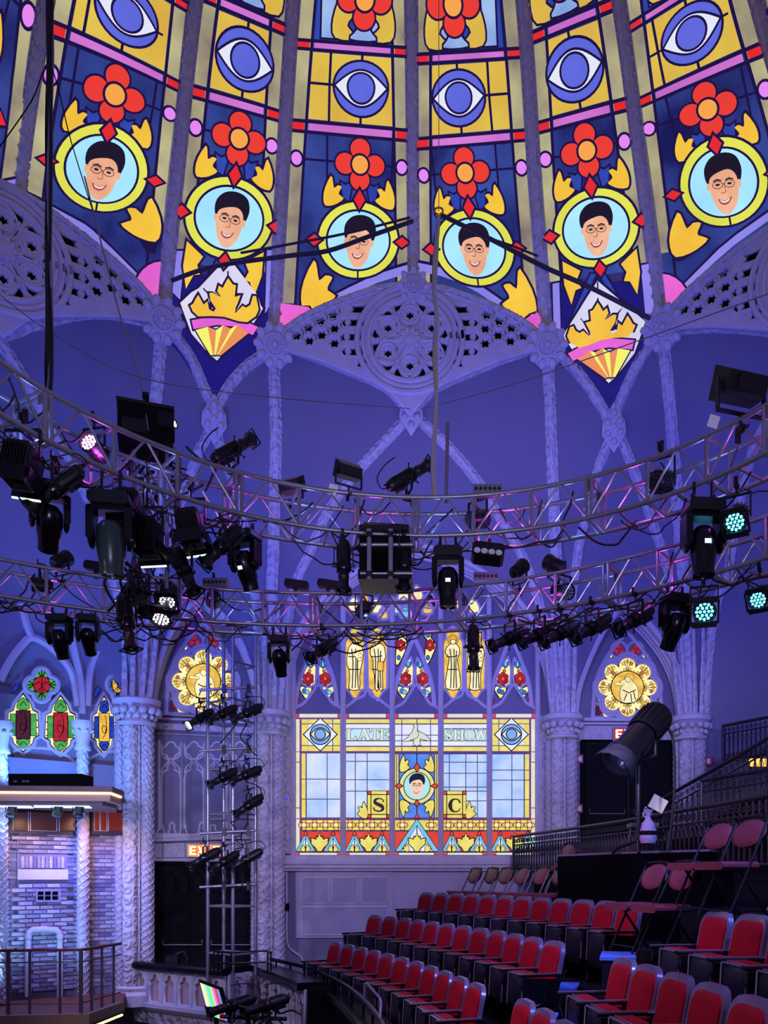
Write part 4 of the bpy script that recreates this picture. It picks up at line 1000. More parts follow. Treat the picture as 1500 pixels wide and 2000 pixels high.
# top of the great window, behind the truss
for x,y,m,s in ((640,100,'teal',26),(690,40,'ivory',24),(690,90,'azure',22),(830,70,'night',26),(760,30,'robe',26),(700,130,'cyan',20),(420,90,'ivory',26),(540,100,'ivory',26),(820,110,'honey',20),(960,80,'ivory',24),(1070,100,'ivory',24),(480,60,'honey',18),(580,140,'gold',18)):
    w.pane(YP(smooth_poly([(x-s,y+s),(x-s,y-s*.4),(x,y-s*1.6),(x+s,y-s*.4),(x+s,y+s)],2)),m,0,2)
    w.bar(YP(smooth_poly([(x-s-6,y+s+6),(x-s-6,y-s*.4),(x,y-s*1.6-10),(x+s+6,y-s*.4),(x+s+6,y+s+6)],2)),.03,closed=True)
# ---------------- the two rose windows ----------------
def rose(pl,cx,cy,k,label):
    ro=window(label); w=Win(pl,ro); S=lambda q:[(cx+x*k,cy+y*k) for x,y in q]
    A=lambda q,m,l=0,ld=.8,nm='pane',p=None: w.pane(S(q),m,l,ld,nm,p)
    outer=[]
    for i in range(8):
        t=math.radians(45*i); x,y=44*math.cos(t),44*math.sin(t)
        lb=thing('rose_lobe',None,None); lb.parent=ro
        A(ell(x,y,17,17,20),'ivory',0,1.4,'pane',lb)
        for j,(r,b,s,m) in enumerate(((10,0,3.4,'honey'),(10,55,3.4,'honey' if i%2 else 'amber'),(10,-55,3.4,'honey'),(-9,38,2.6,'gold'),(-9,-38,2.6,'gold'))):
            a_=t+math.radians(b); A(ell(x+r*math.cos(a_),y+r*math.sin(a_),s,s,8),m,1.2,.7,'pane',lb)
        if i%2: A(smooth_poly([(x*1.0+5*math.cos(t),y+5*math.sin(t)),(x-3*math.sin(t),y+3*math.cos(t)),(x-5*math.cos(t),y-5*math.sin(t)),(x+3*math.sin(t),y-3*math.cos(t))],2),'amber' if i in(5,7) else 'honey',2,.7,'pane',lb)
        for b in (-28,0,28):
            a_=t+math.radians(b); w.line(S([(30*math.cos(t),30*math.sin(t)),(x+15*math.cos(a_)*1,y+15*math.sin(a_))]),.012,1.5,None,lb)
        outer+=ell(x,y,20.5,20.5,8,45*i-74,45*i+74)
    A(ell(0,0,33,33,32),'gold',2,1.8)
    A(smooth_poly([(-12,30),(-16,8),(-10,-4),(-16,-12),(-6,-16),(-2,-26),(8,-24),(10,-12),(18,-4),(22,14),(18,28),(4,32)],2),'robe',3,1,'robed_figure')
    A(ell(1,-17,6,7,10),'robe',3.8,.8,'head'); A(smooth_poly([(-8,-20),(2,-28),(12,-22),(10,-14),(2,-22)],2),'honey',4.4,.7,'hair')
    A([(-26,-10),(-8,-7),(-8,-4),(-26,-5)],'ivory',4,.7,'horn')
    for l in ([(-10,6),(2,12),(16,6)],[(-8,28),(-2,14)],[(8,30),(6,14)],[(16,26),(12,10)]): w.line(S(l),.02,4)
    w.bar(S(outer),.04,closed=True,name='foil_moulding',off=.04); w.bar(S(grow(outer,6)),.04,closed=True,name='foil_moulding',off=.03)
    for tx in (-17,17):
        for i in range(3):
            t=math.radians(-90+120*i); x,y=tx+7*math.cos(t),-78+7*math.sin(t)
            for j in range(4): A(ell(x+2.6*math.cos(j*1.57),y+2.6*math.sin(j*1.57),3,3,8),'ruby' if i else 'ruby',1,.4)
        A([(tx*1.7,-66),(tx*2.2,-60),(tx*1.9,-70)],'ivory',0,.8); w.bar(S(ell(tx,-78,17,17,16)),.03,closed=True)
    for sg in (-1,1):
        for i in range(3): A(ell(sg*(-58)+5*math.cos(i*2.1),48+5*math.sin(i*2.1),4.6,4.6,10),'dkred' if i else 'ruby',1,.7)
        A([(sg*-52,52),(sg*-34,60),(sg*-48,60)],'ivory',0,1)
        w.bar(S([(sg*-70,62),(sg*-72,30),(sg*-60,34),(sg*-48,44),(sg*-28,62)]),.03,closed=True)
        A([(sg*-62,26),(sg*-58,20),(sg*-58,30)],'ivory',0,.8)
    w.bar(S(spline([(-72,64),(-66,-10),(-46,-58),(-20,-92),(0,-112),(20,-92),(46,-58),(66,-10),(72,64)],4)),.045)
    return ro
rose(PLN[('R1','R2')],397,1331,1.0,'round petalled stained glass window behind the left lighting tower')
rose(PLN[('R3','R4')],1225,1343,.94,'round petalled stained glass window above the dark double door')
# ---------------- green, red and blue lancets above the bandstand ----------------
PLW=PLN[('Rm','R1')]
wg=window('row of green, red and blue lancets above the bandstand roof'); w=Win(PLW,wg)
def lancet(cx,cy,c1,c2,c3,hw=30,note=False):
    a=thing('lancet_light',None,None); a.parent=wg; ww=Win(PLW,a); k=hw/30
    S=lambda q:[(cx+x*k,cy+y) for x,y in q]; A=lambda q,m,l=0,ld=.9,nm='pane': ww.pane(S(q),m,l,ld,nm)
    hull=[(-28,-20),(-18,-25),(-14,-38),(0,-56),(14,-38),(18,-25),(28,-20),(30,22),(20,28),(18,38),(0,54),(-18,38),(-20,28),(-30,22)]
    A(hull,'ivory',0,2.2)
    A(rect(-13,-24,13,30),c2,1.2,1.4); A(rect(-25,-18,-15,24),c1,1.2,1.1); A(rect(15,-18,25,24),c1,1.2,1.1)
    A(smooth_poly([(-12,-30),(-9,-42),(0,-50),(9,-42),(12,-30),(0,-26)],2),c3,1.2,1.2); A(smooth_poly([(-13,34),(0,31),(13,34),(8,44),(0,49),(-8,44)],2),c3,1.2,1.2)
    for l in ([(-4,24),(4,14),(6,4),(-4,0),(-6,10),(2,14),(6,-4),(2,-20)],[(-6,-34),(0,-42),(6,-34)],[(-6,42),(0,36),(6,42)]): ww.line(S(spline(l,3)),.012,2.4)
    for y in (-6,8,20): ww.line(S([(-28,y),(-26,y)]),.02,1.4); ww.line(S([(26,y),(28,y)]),.02,1.4)
    ww.bar(S(grow(hull,5)),.035,closed=True)
lancet(45,1413,'green','dkred','green'); lancet(118,1417,'green','ruby','green'); lancet(203,1418,'cobalt','honey','cobalt',22); lancet(247,1416,'cobalt','honey','night',14)
for cx,cy,c0,c1,kx in ((81,1338,'ruby','green',1),(229,1337,'honey','azure',.62)):
    a=thing('quatrefoil_light',None,None); a.parent=wg; ww=Win(PLW,a)
    for i in range(4):
        t=math.radians(90*i); ww.pane([(cx+x*kx,cy+y) for x,y in ell(17*math.cos(t),17*math.sin(t),11,11,14)],c1 if i!=3 or kx==1 else 'night',0,1.2)
        for b in (-40,0,40): ww.line([(cx+14*kx*math.cos(t),cy+14*math.sin(t)),(cx+kx*(17*math.cos(t)+10*math.cos(t+math.radians(b))),cy+17*math.sin(t)+10*math.sin(t+math.radians(b)))],.018,1)
    ww.pane([(cx+x*kx,cy+y) for x,y in ell(0,0,16,16,20)],c0,2,1.3)
    for l in ([(0,-15),(0,15)],[(-14,0),(-6,-6),(0,2),(6,-6),(14,0)],[(-8,12),(0,4),(8,12)]): ww.line([(cx+x*kx,cy+y) for x,y in l],.012,3)
    ww.bar([(cx+x*kx,cy+y) for i in range(4) for x,y in ell(17*math.cos(math.radians(90*i)),17*math.sin(math.radians(90*i)),16,16,8,90*i-90,90*i+90)],.045,closed=True)
for p in ([(28,1340),(38,1334),(34,1345),(24,1352)],[(125,1338),(134,1348),(140,1362),(130,1352)],[(190,1340),(196,1348),(186,1362),(183,1356)]): w.pane(p,'cobalt',0,1)
# ribs and pointed heads around the left lancets
for pp in ([(0,1330),(20,1290),(45,1258),(62,1246),(90,1258),(120,1285),(142,1320),(152,1380)],[(172,1380),(176,1320),(188,1280),(206,1256),(225,1270),(240,1300),(246,1350)],[(62,1246),(50,1215),(42,1180)],[(206,1256),(200,1240),(196,1225)],[(162,1395),(158,1330),(146,1270),(130,1200)]):
    w.bar([tuple(q) for q in spline(pp,4)],.07)
for pp in ([(14,1480),(40,1462),(90,1462),(118,1470),(140,1484),(152,1500)],[(166,1500),(176,1484),(190,1474),(203,1472),(230,1466),(246,1478)]): w.bar(spline(pp,4),.03)
def small_column(px,label,y0,y1,Yd,r):
    p=P(px,y0,Yd); q=P(px,y1,Yd); t=thing('slender_column',label,'column',(p[0],p[1],q[2]))
    mb=MB(); mb.tube(q,(p[0],p[1],p[2]-.6),r,14); rope(mb,p,r,q[2],p[2]-.6,9,4,r*.15,110); mb.make('carved_shaft',SWIRL,t,40)
    mb=MB(); mb.lathe([(r*1.1,p[2]-.62),(r*1.5,p[2]-.6),(r*1.5,p[2]-.55),(r*1.2,p[2]-.5),(r*1.5,p[2]-.28),(r*2,p[2]-.2),(r*2,p[2]-.1),(1e-3,p[2]-.08)],10,Matrix.Translation((p[0],p[1],0))@Matrix(((1,0,0,0),(0,0,1,0),(0,1,0,0),(0,0,0,1))))
    for j in range(8): mb.ball((p[0]+r*1.7*math.cos(j*.785),p[1]+r*1.7*math.sin(j*.785),p[2]-.28),r*.35,6)
    mb.make('capital',PLAST,t,40)
small_column(162,'slender carved column between the red and blue lancets',1398,1960,14.15,.095)
small_column(2,'slender carved column at the left edge of the bandstand',1398,1960,13.1,.095)
# ---------------- ring trusses ----------------
class Ring:
    def __init__(s,cx,cy,R,zt,th0,dl): s.cx,s.cy,s.R,s.zt,s.th0,s.dl=cx,cy,R,zt,th0,dl
    def pt(s,k,out=0,z=0): a=s.th0+s.dl*k; return Vector((s.cx+(s.R+out)*math.sin(a),s.cy+(s.R+out)*math.cos(a),s.zt+z))
    def kpx(s,px,out=0):
        lo,hi=-10,20
        for _ in range(60):
            m=(lo+hi)/2; p=s.pt(m,out)
            if p.y<=.1 or (p.x<0 and proj(p)[0]<px) or (p.x>=0 and proj(p)[0]<px): lo=m
            else: hi=m
        return (lo+hi)/2
    def Y(s,px,out=0): return s.pt(s.kpx(px,out),out).y
UP=Ring(-.297,5.061,3.41,3.96,-1.092,.1772)
LOW=Ring(-1.574,3.958,6.04,3.49,-.028,.1)
def build_ring(R,k0,k1,label,seed,rt=.4):
    p0=R.pt((k0+k1)/2); t=thing('lighting_truss',label,'truss',(p0.x,p0.y,p0.z-rt)); rnd=random.Random(seed)
    for out in (0,rt):
        for z in (0,-rt):
            mb=MB(); mb.path([R.pt(k0+(k1-k0)*i/((k1-k0)*4),out,z) for i in range((k1-k0)*4+1)],.024,8); mb.make('chord',ALU,t,50)
    for k in range(k0,k1+1):
        for dk in ((-.045,.045) if k%3==0 else (0,)):
            kk=min(max(k+dk,k0),k1)
            for out in (0,rt):
                mb=MB(); mb.tube(R.pt(kk,out,0),R.pt(kk,out,-rt),.02,7); mb.make('post',ALU,t,50)
            for z in (0,-rt):
                mb=MB(); mb.tube(R.pt(kk,0,z),R.pt(kk,rt,z),.019,6); mb.make('cross_tube',ALU,t,50)
            if k%3==0:
                mb=MB(); a=R.pt(kk,0,0); d=(R.pt(kk,rt,0)-a).normalized(); tn=Vector((d.y,-d.x,0))
                mb.box(R.pt(kk,.04,-.05),(.012,.09,.1),Matrix((tn,d,Vector((0,0,1)))).transposed()); mb.make('end_plate',STEEL,t); mb=MB(); mb.box(R.pt(kk,rt-.04,-.05),(.012,.09,.1),Matrix((tn,d,Vector((0,0,1)))).transposed()); mb.make('end_plate',STEEL,t)
        if k<k1:
            for out in (0,rt):
                for a,b in ((k+.03,k+.47),(k+.97,k+.53)):
                    mb=MB(); mb.tube(R.pt(a,out,-rt+.01),R.pt(b,out,-.01),.012,6); mb.make('brace',ALU,t,50)
            mb=MB(); mb.tube(R.pt(k+.5,0,-rt),R.pt(k+.5,rt,-rt),.014,6); mb.make('cross_tube',ALU,t,50)
    for i in range((k1-k0)*3):
        a=k0+rnd.random()*(k1-k0-1.2); ln=.4+rnd.random()*1.1; o0,o1=rnd.random()*rt,rnd.random()*rt; z0=rnd.choice((-.02,-rt,-rt,-rt-.03)); z1=rnd.choice((-.05,-rt,-rt)); sag=.05+rnd.random()*.22
        pts=[]
        for j in range(9):
            q=j/8; p=R.pt(a+ln*q,o0+(o1-o0)*q,z0+(z1-z0)*q-sag*4*q*(1-q)); pts.append(p+Vector((rnd.uniform(-.02,.02),rnd.uniform(-.02,.02),rnd.uniform(-.015,.015))))
        mb=MB(); mb.path(spline(pts,2),.007+.004*rnd.random(),4); mb.make('cable',RUBBER,t)
    return t
UPT=build_ring(UP,-9,21,'curved aluminium truss hanging nearer, in front of the vault ribs',1)
LOWT=build_ring(LOW,-12,18,'curved aluminium truss hanging farther back, above the stained glass lancets',2)
# ---------------- lamp prototypes (shared meshes) ----------------
PROTO={}
def proto_spot():
    d={}
    mb=MB(); mb.lathe([(.05,-.37),(.075,-.35),(.088,-.3),(.088,-.06)],14)
    for i in range(12):
        t=2*math.pi*i/12; mb.box((math.cos(t)*.09,-.18,math.sin(t)*.09),(.012,.2,.02),Matrix.Rotation(-t,3,'Y'))
    mb.box((0,-.2,-.095),(.09,.18,.05)); d['housing']=mb.mesh('housing',BLACK,40)
    mb=MB(); mb.lathe([(1e-3,-.395),(.03,-.39),(.055,-.365),(.05,-.36)],12); mb.tube((.04,-.39,.04),(.04,-.43,.04),.012,6); d['end_cap']=mb.mesh('end_cap',GLOSS,40)
    mb=MB(); mb.lathe([(.095,-.06),(.105,-.03),(.105,.05),(.09,.08)],14); d['shutter_housing']=mb.mesh('shutter_housing',GLOSS,40)
    mb=MB(); mb.lathe([(.072,.06),(.07,.14),(.078,.15),(.078,.17),(.07,.18),(.07,.28),(.09,.32),(.098,.36),(.09,.365),(.085,.33)],14); d['lens_tube']=mb.mesh('lens_tube',BLACK,40)
    mb=MB(); mb.box((0,.372,.1),(.21,.014,.016)); mb.box((0,.372,-.1),(.21,.014,.016)); mb.box((.1,.372,0),(.016,.014,.2)); mb.box((-.1,.372,0),(.016,.014,.2)); d['gel_frame']=mb.mesh('gel_frame',GLOSS)
    mb=MB(); mb.lathe([(1e-3,.345),(.05,.34),(.083,.325)],14); d['lens']=mb.mesh('lens',GLASSK,60); d['lens_lit']=mb.mesh('lens_lit',glow('lamp_face',(245,255,250),14),60)
    mb=MB()
    for a in (40,):
        t=math.radians(a); mb.tube((math.cos(t)*.1,.01,math.sin(t)*.1),(math.cos(t)*.17,.02,math.sin(t)*.17),.008,5); mb.ball((math.cos(t)*.175,.02,math.sin(t)*.175),.016,6)
    d['shutter_handle']=mb.mesh('shutter_handle',BLACK)
    mb=MB(); 
    for sx in (-1,1): mb.box((sx*.13,0,.11),(.012,.035,.24)); mb.tube((sx*.1,0,0),(sx*.16,0,0),.022,8)
    mb.box((0,0,.235),(.27,.035,.012)); d['yoke']=mb.mesh('yoke',BLACK)
    mb=MB(); mb.tube((0,0,.23),(0,0,.31),.014,6); mb.box((0,0,.335),(.04,.07,.05)); mb.box((0,.035,.375),(.04,.02,.09)); mb.tube((0,-.04,.35),(0,-.09,.35),.01,6); d['clamp']=mb.mesh('clamp',BLACK)
    mb=MB(); mb.path(spline([(0,-.39,.0),(0,-.47,.04),(.02,-.44,.18),(.03,-.25,.27),(.02,-.05,.3)],4),.009,5); d['lead']=mb.mesh('power_lead',RUBBER)
    return d
def proto_mover():
    d={}
    mb=MB(); mb.cbox((0,0,-.07),(.40,.30,.13),.035); mb.box((.1,-.152,-.07),(.08,.01,.03)); mb.tube((-.12,0,0),(-.12,0,.09),.02,6); mb.tube((.12,0,0),(.12,0,.09),.02,6); d['base']=mb.mesh('base',BLACK)
    mb=MB()
    for sx in (-1,1): mb.cbox((sx*.185,0,-.31),(.075,.2,.34),.02); mb.ball((sx*.185,0,-.46),.1,10,(.38,1,1))
    mb.box((0,0,-.155),(.3,.18,.06)); d['yoke']=mb.mesh('yoke',GLOSS,40)
    mb=MB(); M=Matrix(((1,0,0,0),(0,0,1,0),(0,-1,0,0),(0,0,0,1)))
    mb.lathe([(1e-3,-.19),(.09,-.18),(.135,-.12),(.145,-.02),(.14,.12),(.125,.2),(.115,.3),(.12,.32),(.118,.35),(.1,.35),(.095,.33)],18,M); mb.box((0,.12,-.1),(.14,.06,.22)); d['head']=mb.mesh('head',GLOSS,40)
    mb=MB(); mb.lathe([(1e-3,.34),(.05,.338),(.097,.325)],16,M); d['lens']=mb.mesh('lens',GLASSK,60)
    mb=MB(); mb.box((0,-.142,-.02),(.07,.008,.05)); d['display']=mb.mesh('display',glow('mover_display',(210,220,255),1.6))
    mb=MB()
    for i in range(19):
        r=0 if i==0 else (.045 if i<7 else .082); t=0 if i==0 else 2*math.pi*(i-1)/(6 if i<7 else 12); mb.ball((r*math.cos(t),r*math.sin(t),-.35),.017,6)
    d['leds']=mb.mesh('led_lenses',mat('led_lens_off',(120,120,135),.15),40)
    return d
def proto_par():
    d={}
    mb=MB(); mb.lathe([(1e-3,-.2),(.07,-.2),(.09,-.16),(.1,0),(.118,.06),(.122,.12),(.11,.12),(.105,.1)],16)
    for i in range(16):
        t=2*math.pi*i/16; mb.box((math.cos(t)*.1,-.08,math.sin(t)*.1),(.012,.16,.016),Matrix.Rotation(-t,3,'Y'))
    d['body']=mb.mesh('body',BLACK,40)
    mb=MB(); mb.lathe([(1e-3,.098),(.105,.098)],16); d['face']=mb.mesh('face',MATTE)
    mb=MB()
    for i in range(19):
        r=0 if i==0 else (.042 if i<7 else .078); t=0 if i==0 else 2*math.pi*(i-1)/(6 if i<7 else 12); mb.ball((r*math.cos(t),.1,r*math.sin(t)),.018,6)
    for nm,m in (('off',mat('led_lens_off',(120,120,135),.15)),('cyan',glow('led_cyan',(90,215,255),5)),('magenta',glow('led_magenta',(255,150,255),7)),('white',glow('led_white',(240,240,250),1.3))): d['leds_'+nm]=mb.mesh('led_lenses',m,40)
    mb=MB(); 
    for sx in (-1,1): mb.box((sx*.14,0,.11),(.012,.035,.24))
    mb.box((0,0,.235),(.29,.035,.012)); d['yoke']=mb.mesh('yoke',BLACK)
    mb=MB(); mb.box((0,.13,.125),(.25,.02,.06)); mb.box((0,.13,-.125),(.25,.02,.06)); mb.box((.135,.13,0),(.02,.02,.24)); mb.box((-.135,.13,0),(.02,.02,.24)); d['frame']=mb.mesh('colour_frame',BLACK)
    return d
def proto_can():
    d={}
    mb=MB(); mb.cbox((0,0,0),(.22,.22,.2),.03,Matrix.Rotation(math.pi/2,3,'X')); mb.lathe([(.1,.1),(.13,.22),(.12,.22)],4,Matrix(((.707,0,.707,0),(0,1,0,0),(-.707,0,.707,0),(0,0,0,1)))@Matrix(((1,0,0,0),(0,1,0,0),(0,0,1,0),(0,0,0,1))))
    d['body']=mb.mesh('body',BLACK)
    mb=MB()
    for i in range(9): mb.box((-.1+.025*i,.02,0),(.008,.17,.27))
    d['fins']=mb.mesh('cooling_fins',BLACK)
    mb=MB(); mb.box((0,.19,.15),(.26,.13,.006)); mb.box((0,.19,-.15),(.26,.13,.006)); mb.box((.15,.19,0),(.006,.13,.26)); d['doors']=mb.mesh('barn_door',GLOSS)
    mb=MB(); mb.box((0,.255,.15),(.24,.014,.012)); d['edge']=mb.mesh('lit_edge',glow('door_edge',(215,255,235),1.6))  # glowing strip imitates light caught on the barn door edge
    return d
def proto_flood():
    d={}
    mb=MB(); mb.add([(-.19,.1,-.12),(.19,.1,-.12),(.19,.1,.12),(-.19,.1,.12),(-.17,-.1,-.07),(.17,-.1,-.07),(.17,-.1,.07),(-.17,-.1,.07)],[(0,1,2,3),(4,7,6,5),(0,4,5,1),(1,5,6,2),(2,6,7,3),(3,7,4,0)])
    mb.box((0,-.11,0),(.2,.03,.09)); d['body']=mb.mesh('body',BLACK)
    mb=MB(); mb.box((0,.104,0),(.34,.006,.2)); d['face']=mb.mesh('face',GLASSK)
    mb=MB()
    for sx in (-1,1): mb.box((sx*.205,0,.1),(.012,.04,.24))
    mb.box((0,0,.22),(.42,.04,.012)); d['yoke']=mb.mesh('yoke',BLACK)
    mb=MB(); mb.box((0,0,0),(.09,.004,.11)); d['tag']=mb.mesh('paper_tag',PAPER)
    return d
PR={'spot':proto_spot(),'mover':proto_mover(),'par':proto_par(),'can':proto_can(),'flood':proto_flood()}
def aim(p,l,L,toward):
    # body centre and axis from tail / lens pixels at about depth Y: length L fixes how much of it runs in depth
    (x0,y0,Yd),(x1,y1)=p,l
    a=Vector(P(x0,y0,Yd)); b=Vector(P(x1,y1,Yd)); lat=(b-a).length; d=math.sqrt(max(0,L*L-lat*lat))*toward
    b=Vector(P(x1,y1,Yd-d)); return (a+b)/2,(b-a).normalized(),(b-a).length
def spot(tail,lens,Yd,label,up=1,toward=.6,lit=False,group=None,L=.74):
    c,ax,ln=aim((tail[0],tail[1],Yd),lens,L,toward); s=max(.75,min(1.5,ln/.76)); pr=PR['spot']
    t=thing('ellipsoidal_spotlight',label,'spotlight',c+Vector((0,0,.36*s*up)) if up>0 else c-Vector((0,0,.36*s)),group)
    off=Vector((0,0,-.36*s*up)); M=fr(ax,(0,0,1),off)@Matrix.Scale(s,4)
    for k,n in (('housing','lamp_housing'),('end_cap','end_cap'),('shutter_housing','shutter_housing'),('lens_tube','lens_tube'),('gel_frame','gel_frame'),('lens_lit' if lit else 'lens','lens'),('lead','power_lead')): put(n,pr[k],t,M)
    for a_ in (0,100,180): put('shutter_handle',pr['shutter_handle'],t,M@Matrix.Rotation(math.radians(a_),4,'Y'))
    h=Vector((ax.x,ax.y,0)); h=h if h.length>.2 else Vector((0,-1,0)); Y_=fr(h,(0,0,1),off)@Matrix.Scale(s,4)
    if up<0: Y_=Y_@Matrix.Rotation(math.pi,4,'Y')
    put('yoke',pr['yoke'],t,Y_); put('clamp',pr['clamp'],t,Y_); return t
def mover(px,py,Yd,label,pan=0,tilt=0,s=1.0,disp=True,leds=False,metal=None):
    # px,py = top of the base
    c=Vector(P(px,py,Yd)); t=thing('moving_head_light',label,'moving light',c); pr=PR['mover']; s*=.72; B=Matrix.Rotation(math.radians(pan),4,'Z')@Matrix.Scale(s,4)
    put('base',pr['base'],t,B); put('yoke',pr['yoke'],t,B)
    hz=((UP.zt if c.y<UP.pt(UP.kpx(px),.7).y and abs(Yd-UP.Y(px))<.7 else LOW.zt)-.4)-c.z
    if hz>.03:
        for sx in (-.08,.08):
            mb=MB(); mb.tube((sx,0,0),(sx,0,hz),.016,6); put('hanger',mb.mesh('hanger',BLACK),t)
    H=B@Matrix.Translation((0,0,-.46))@Matrix.Rotation(math.radians(tilt),4,'X')
    put('head',metal or pr['head'],t,H); put('led_lenses' if leds else 'lens',pr['leds' if leds else 'lens'],t,H)
    if disp: put('display',pr['display'],t,H)
    return t
def par(px,py,Yd,d,label,leds='off',up=1,s=1.0,frame=False):
    c=Vector(P(px,py,Yd)); t=thing('led_par_light',label,'stage light',c+Vector((0,0,.24*s*up))); pr=PR['par']; off=Vector((0,0,-.24*s*up)); M=fr(d,(0,0,1),off)@Matrix.Scale(s,4)
    put('body',pr['body'],t,M); put('face',pr['face'],t,M); put('led_lenses',pr['leds_'+leds],t,M)
    if frame: put('colour_frame',pr['frame'],t,M)
    h=Vector((d[0],d[1],0)); h=h if h.length>.2 else Vector((0,-1,0)); Y_=fr(h,(0,0,1),off)@Matrix.Scale(s,4)
    if up<0: Y_=Y_@Matrix.Rotation(math.pi,4,'Y')
    put('yoke',pr['yoke'],t,Y_); put('clamp',PR['spot']['clamp'],t,Y_); return t
def can(px,py,Yd,d,label,s=1.0):
    c=Vector(P(px,py,Yd)); t=thing('ribbed_wash_light',label,'stage light',c+Vector((0,0,.3*s))); pr=PR['can']; M=fr(d,(0,1,0),Vector((0,0,-.3*s)))@Matrix.Scale(s,4)
    put('body',pr['body'],t,M); put('cooling_fins',pr['fins'],t,M); put('barn_door',pr['doors'],t,M); put('lit_edge',pr['edge'],t,M)
    Y_=Matrix.Translation((0,0,-.3*s))@Matrix.Scale(s,4); put('yoke',PR['par']['yoke'],t,Y_); put('clamp',PR['spot']['clamp'],t,Y_); return t
def flood(px,py,Yd,d,label,s=1.0,tagged=False,up=-1):
    c=Vector(P(px,py,Yd)); t=thing('flood_light',label,'stage light',c+Vector((0,0,.3*s*up))); pr=PR['flood']; off=Vector((0,0,-.3*s*up)); M=fr(d,(0,0,1),off)@Matrix.Scale(s,4)
    put('body',pr['body'],t,M); put('face',pr['face'],t,M)
    Y_=fr(Vector((d[0],d[1],0)),(0,0,1),off)@Matrix.Scale(s,4)
    if up<0: Y_=Y_@Matrix.Rotation(math.pi,4,'Y')
    put('yoke',pr['yoke'],t,Y_); put('clamp',PR['spot']['clamp'],t,Y_)
    if tagged: put('paper_tag',pr['tag'],t,Matrix.Translation(off+Vector((-.22*s,-.05,-.3*s)))@Matrix.Rotation(.3,4,'Y'))
    return t
UY=lambda x,o=0: UP.Y(x,o); LY=lambda x,o=0: LOW.Y(x,o)
# near truss
spot((159,917),(55,993),UY(110,.1),'black spotlight with chrome striped barrel, lowest left of the near truss',1,.2)
spot((422,896),(489,860),UY(455,.1),'black spotlight standing on the near truss, aimed up to the right, left half',-1,-.4)
spot((467,1032),(401,1101),UY(440,.1),'black spotlight under the near truss beside the left moving heads',1,.3)
spot((757,953),(840,907),UY(800,.1),'black spotlight standing on the near truss against the hanging cable bundle',-1,-.3)
spot((671,1060),(671,1150),UY(671,0),'black spotlight hanging straight down left of the framed projector',1,.1)
spot((791,1060),(789,1142),UY(790,0),'black spotlight hanging straight down right of the framed projector',1,.1)
spot((342,1074),(377,1152),UY(360,.2),'black spotlight hanging steeply beside the black lamp cluster',1,.2)
spot((260,1120),(284,1190),UY(270,.5),'black spotlight in the lower middle of the lamp cluster',1,.3)
spot((241,1172),(255,1260),UY(250,.5),'lowest black spotlight of the lamp cluster, pointing straight down',1,.1)
met=PR['mover']['head'].copy(); met.materials.clear(); met.materials.append(mat('grey_green_shell',(58,72,70),.28,.5))
mover(217,968,UY(217,0),'big moving head with a shiny grey green shell under the near truss',10,6,1.2,False,False,met)
mover(478,1040,UY(478,.2),'moving head with a small lit display beside the left spotlight',-20,28,.98)
mover(875,1072,UY(875,0),'moving head with a small display right of the framed projector',0,0,1.05)
mover(1373,982,UY(1373,0),'large moving head with a lit display under the near truss at right',5,-3,1.15)
mover(97,945,UY(97,.3),'black moving head behind the chrome striped spotlight at left',30,45,1.0,False)
for i,(x,y,l) in enumerate(((45,897,'ribbed wash light at the left edge of the near truss'),(252,985,'ribbed wash light above the shiny moving head'),(288,1040,'ribbed wash light in the middle of the lamp cluster'),(372,1022,'ribbed wash light right of the lamp cluster'))):
    can(x,y,UY(x,.1),(-.15+.1*i,-.1,-1),l,1.0)
flood(681,920,UY(681,0),(-.4,.6,.35),'small tilted flood light standing on the near truss left of centre',.72,True)
flood(569,948,UY(569,.4),(.3,.7,.3),'dark flood light half hidden behind the near truss',.7)
flood(1447,752,UY(1447,0),(-.25,.8,.35),'wide dark flood light with a paper tag at the top right',1.15,True)
par(184,875,UY(184,.25),(-.2,-1,.15),'par light with a glowing magenta face inside the near truss','magenta',1,.75)
par(933,1015,UY(933,.3),(.6,.8,.4),'dark par light inside the near truss right of centre','off',1,.85)
par(1290,942,UY(1290,.25),(.5,.8,.4),'dark par light inside the near truss on the right','off',1,1.0)
par(1439,1012,UY(1439,.1),(-.45,-.7,-.75),'par light glowing cyan under the near truss at right','cyan',1,.85,True)
par(328,1165,UY(328,.5),(.1,-.6,-.9),'downward par light showing its pale lenses at the cluster foot','white',1,.8,True)
par(317,1196,UY(317,.8),(.0,-.5,-1),'smaller round par light under the cluster with pale lenses','white',1,.9)
par(328,830,UY(328,.6),(.85,-.35,.3),'small lit spot lamp beside the black projector box','white',-1,.6)
# black box and framed projector on the near truss
def boxthing(name,label,cat,c,d,rz,parts):
    t=thing(name,label,cat,Vector(c)-Vector((0,0,d[2]/2))); R=Matrix.Rotation(rz,4,'Z')
    for nm,cc,dd,m in parts:
        mb=MB(); mb.box((0,0,0),dd); o=put(nm,mb.mesh(nm,m),t,Matrix.Translation((0,0,d[2]/2))@R@Matrix.Translation(cc))
    return t
c=P(285,848,UY(285,.55))
boxthing('projector','black boxed projector on top of the lamp cluster, left','projector',c,(.5,.45,.34),.35,[('case',(0,0,0),(.5,.45,.32),MATTE),('lid',(0,0,.18),(.52,.47,.03),BLACK),('lens_hood',(.18,-.25,.02),(.14,.12,.14),GLOSS),('vent_grille',(-.1,-.23,-.05),(.22,.02,.12),BLACK),('hanging_bar',(0,0,.26),(.06,.5,.03),BLACK)])
Yp=UY(750,.15); t=thing('framed_projector','large projector in a pipe frame hung under the middle of the near truss','projector',P(750,1150,Yp))
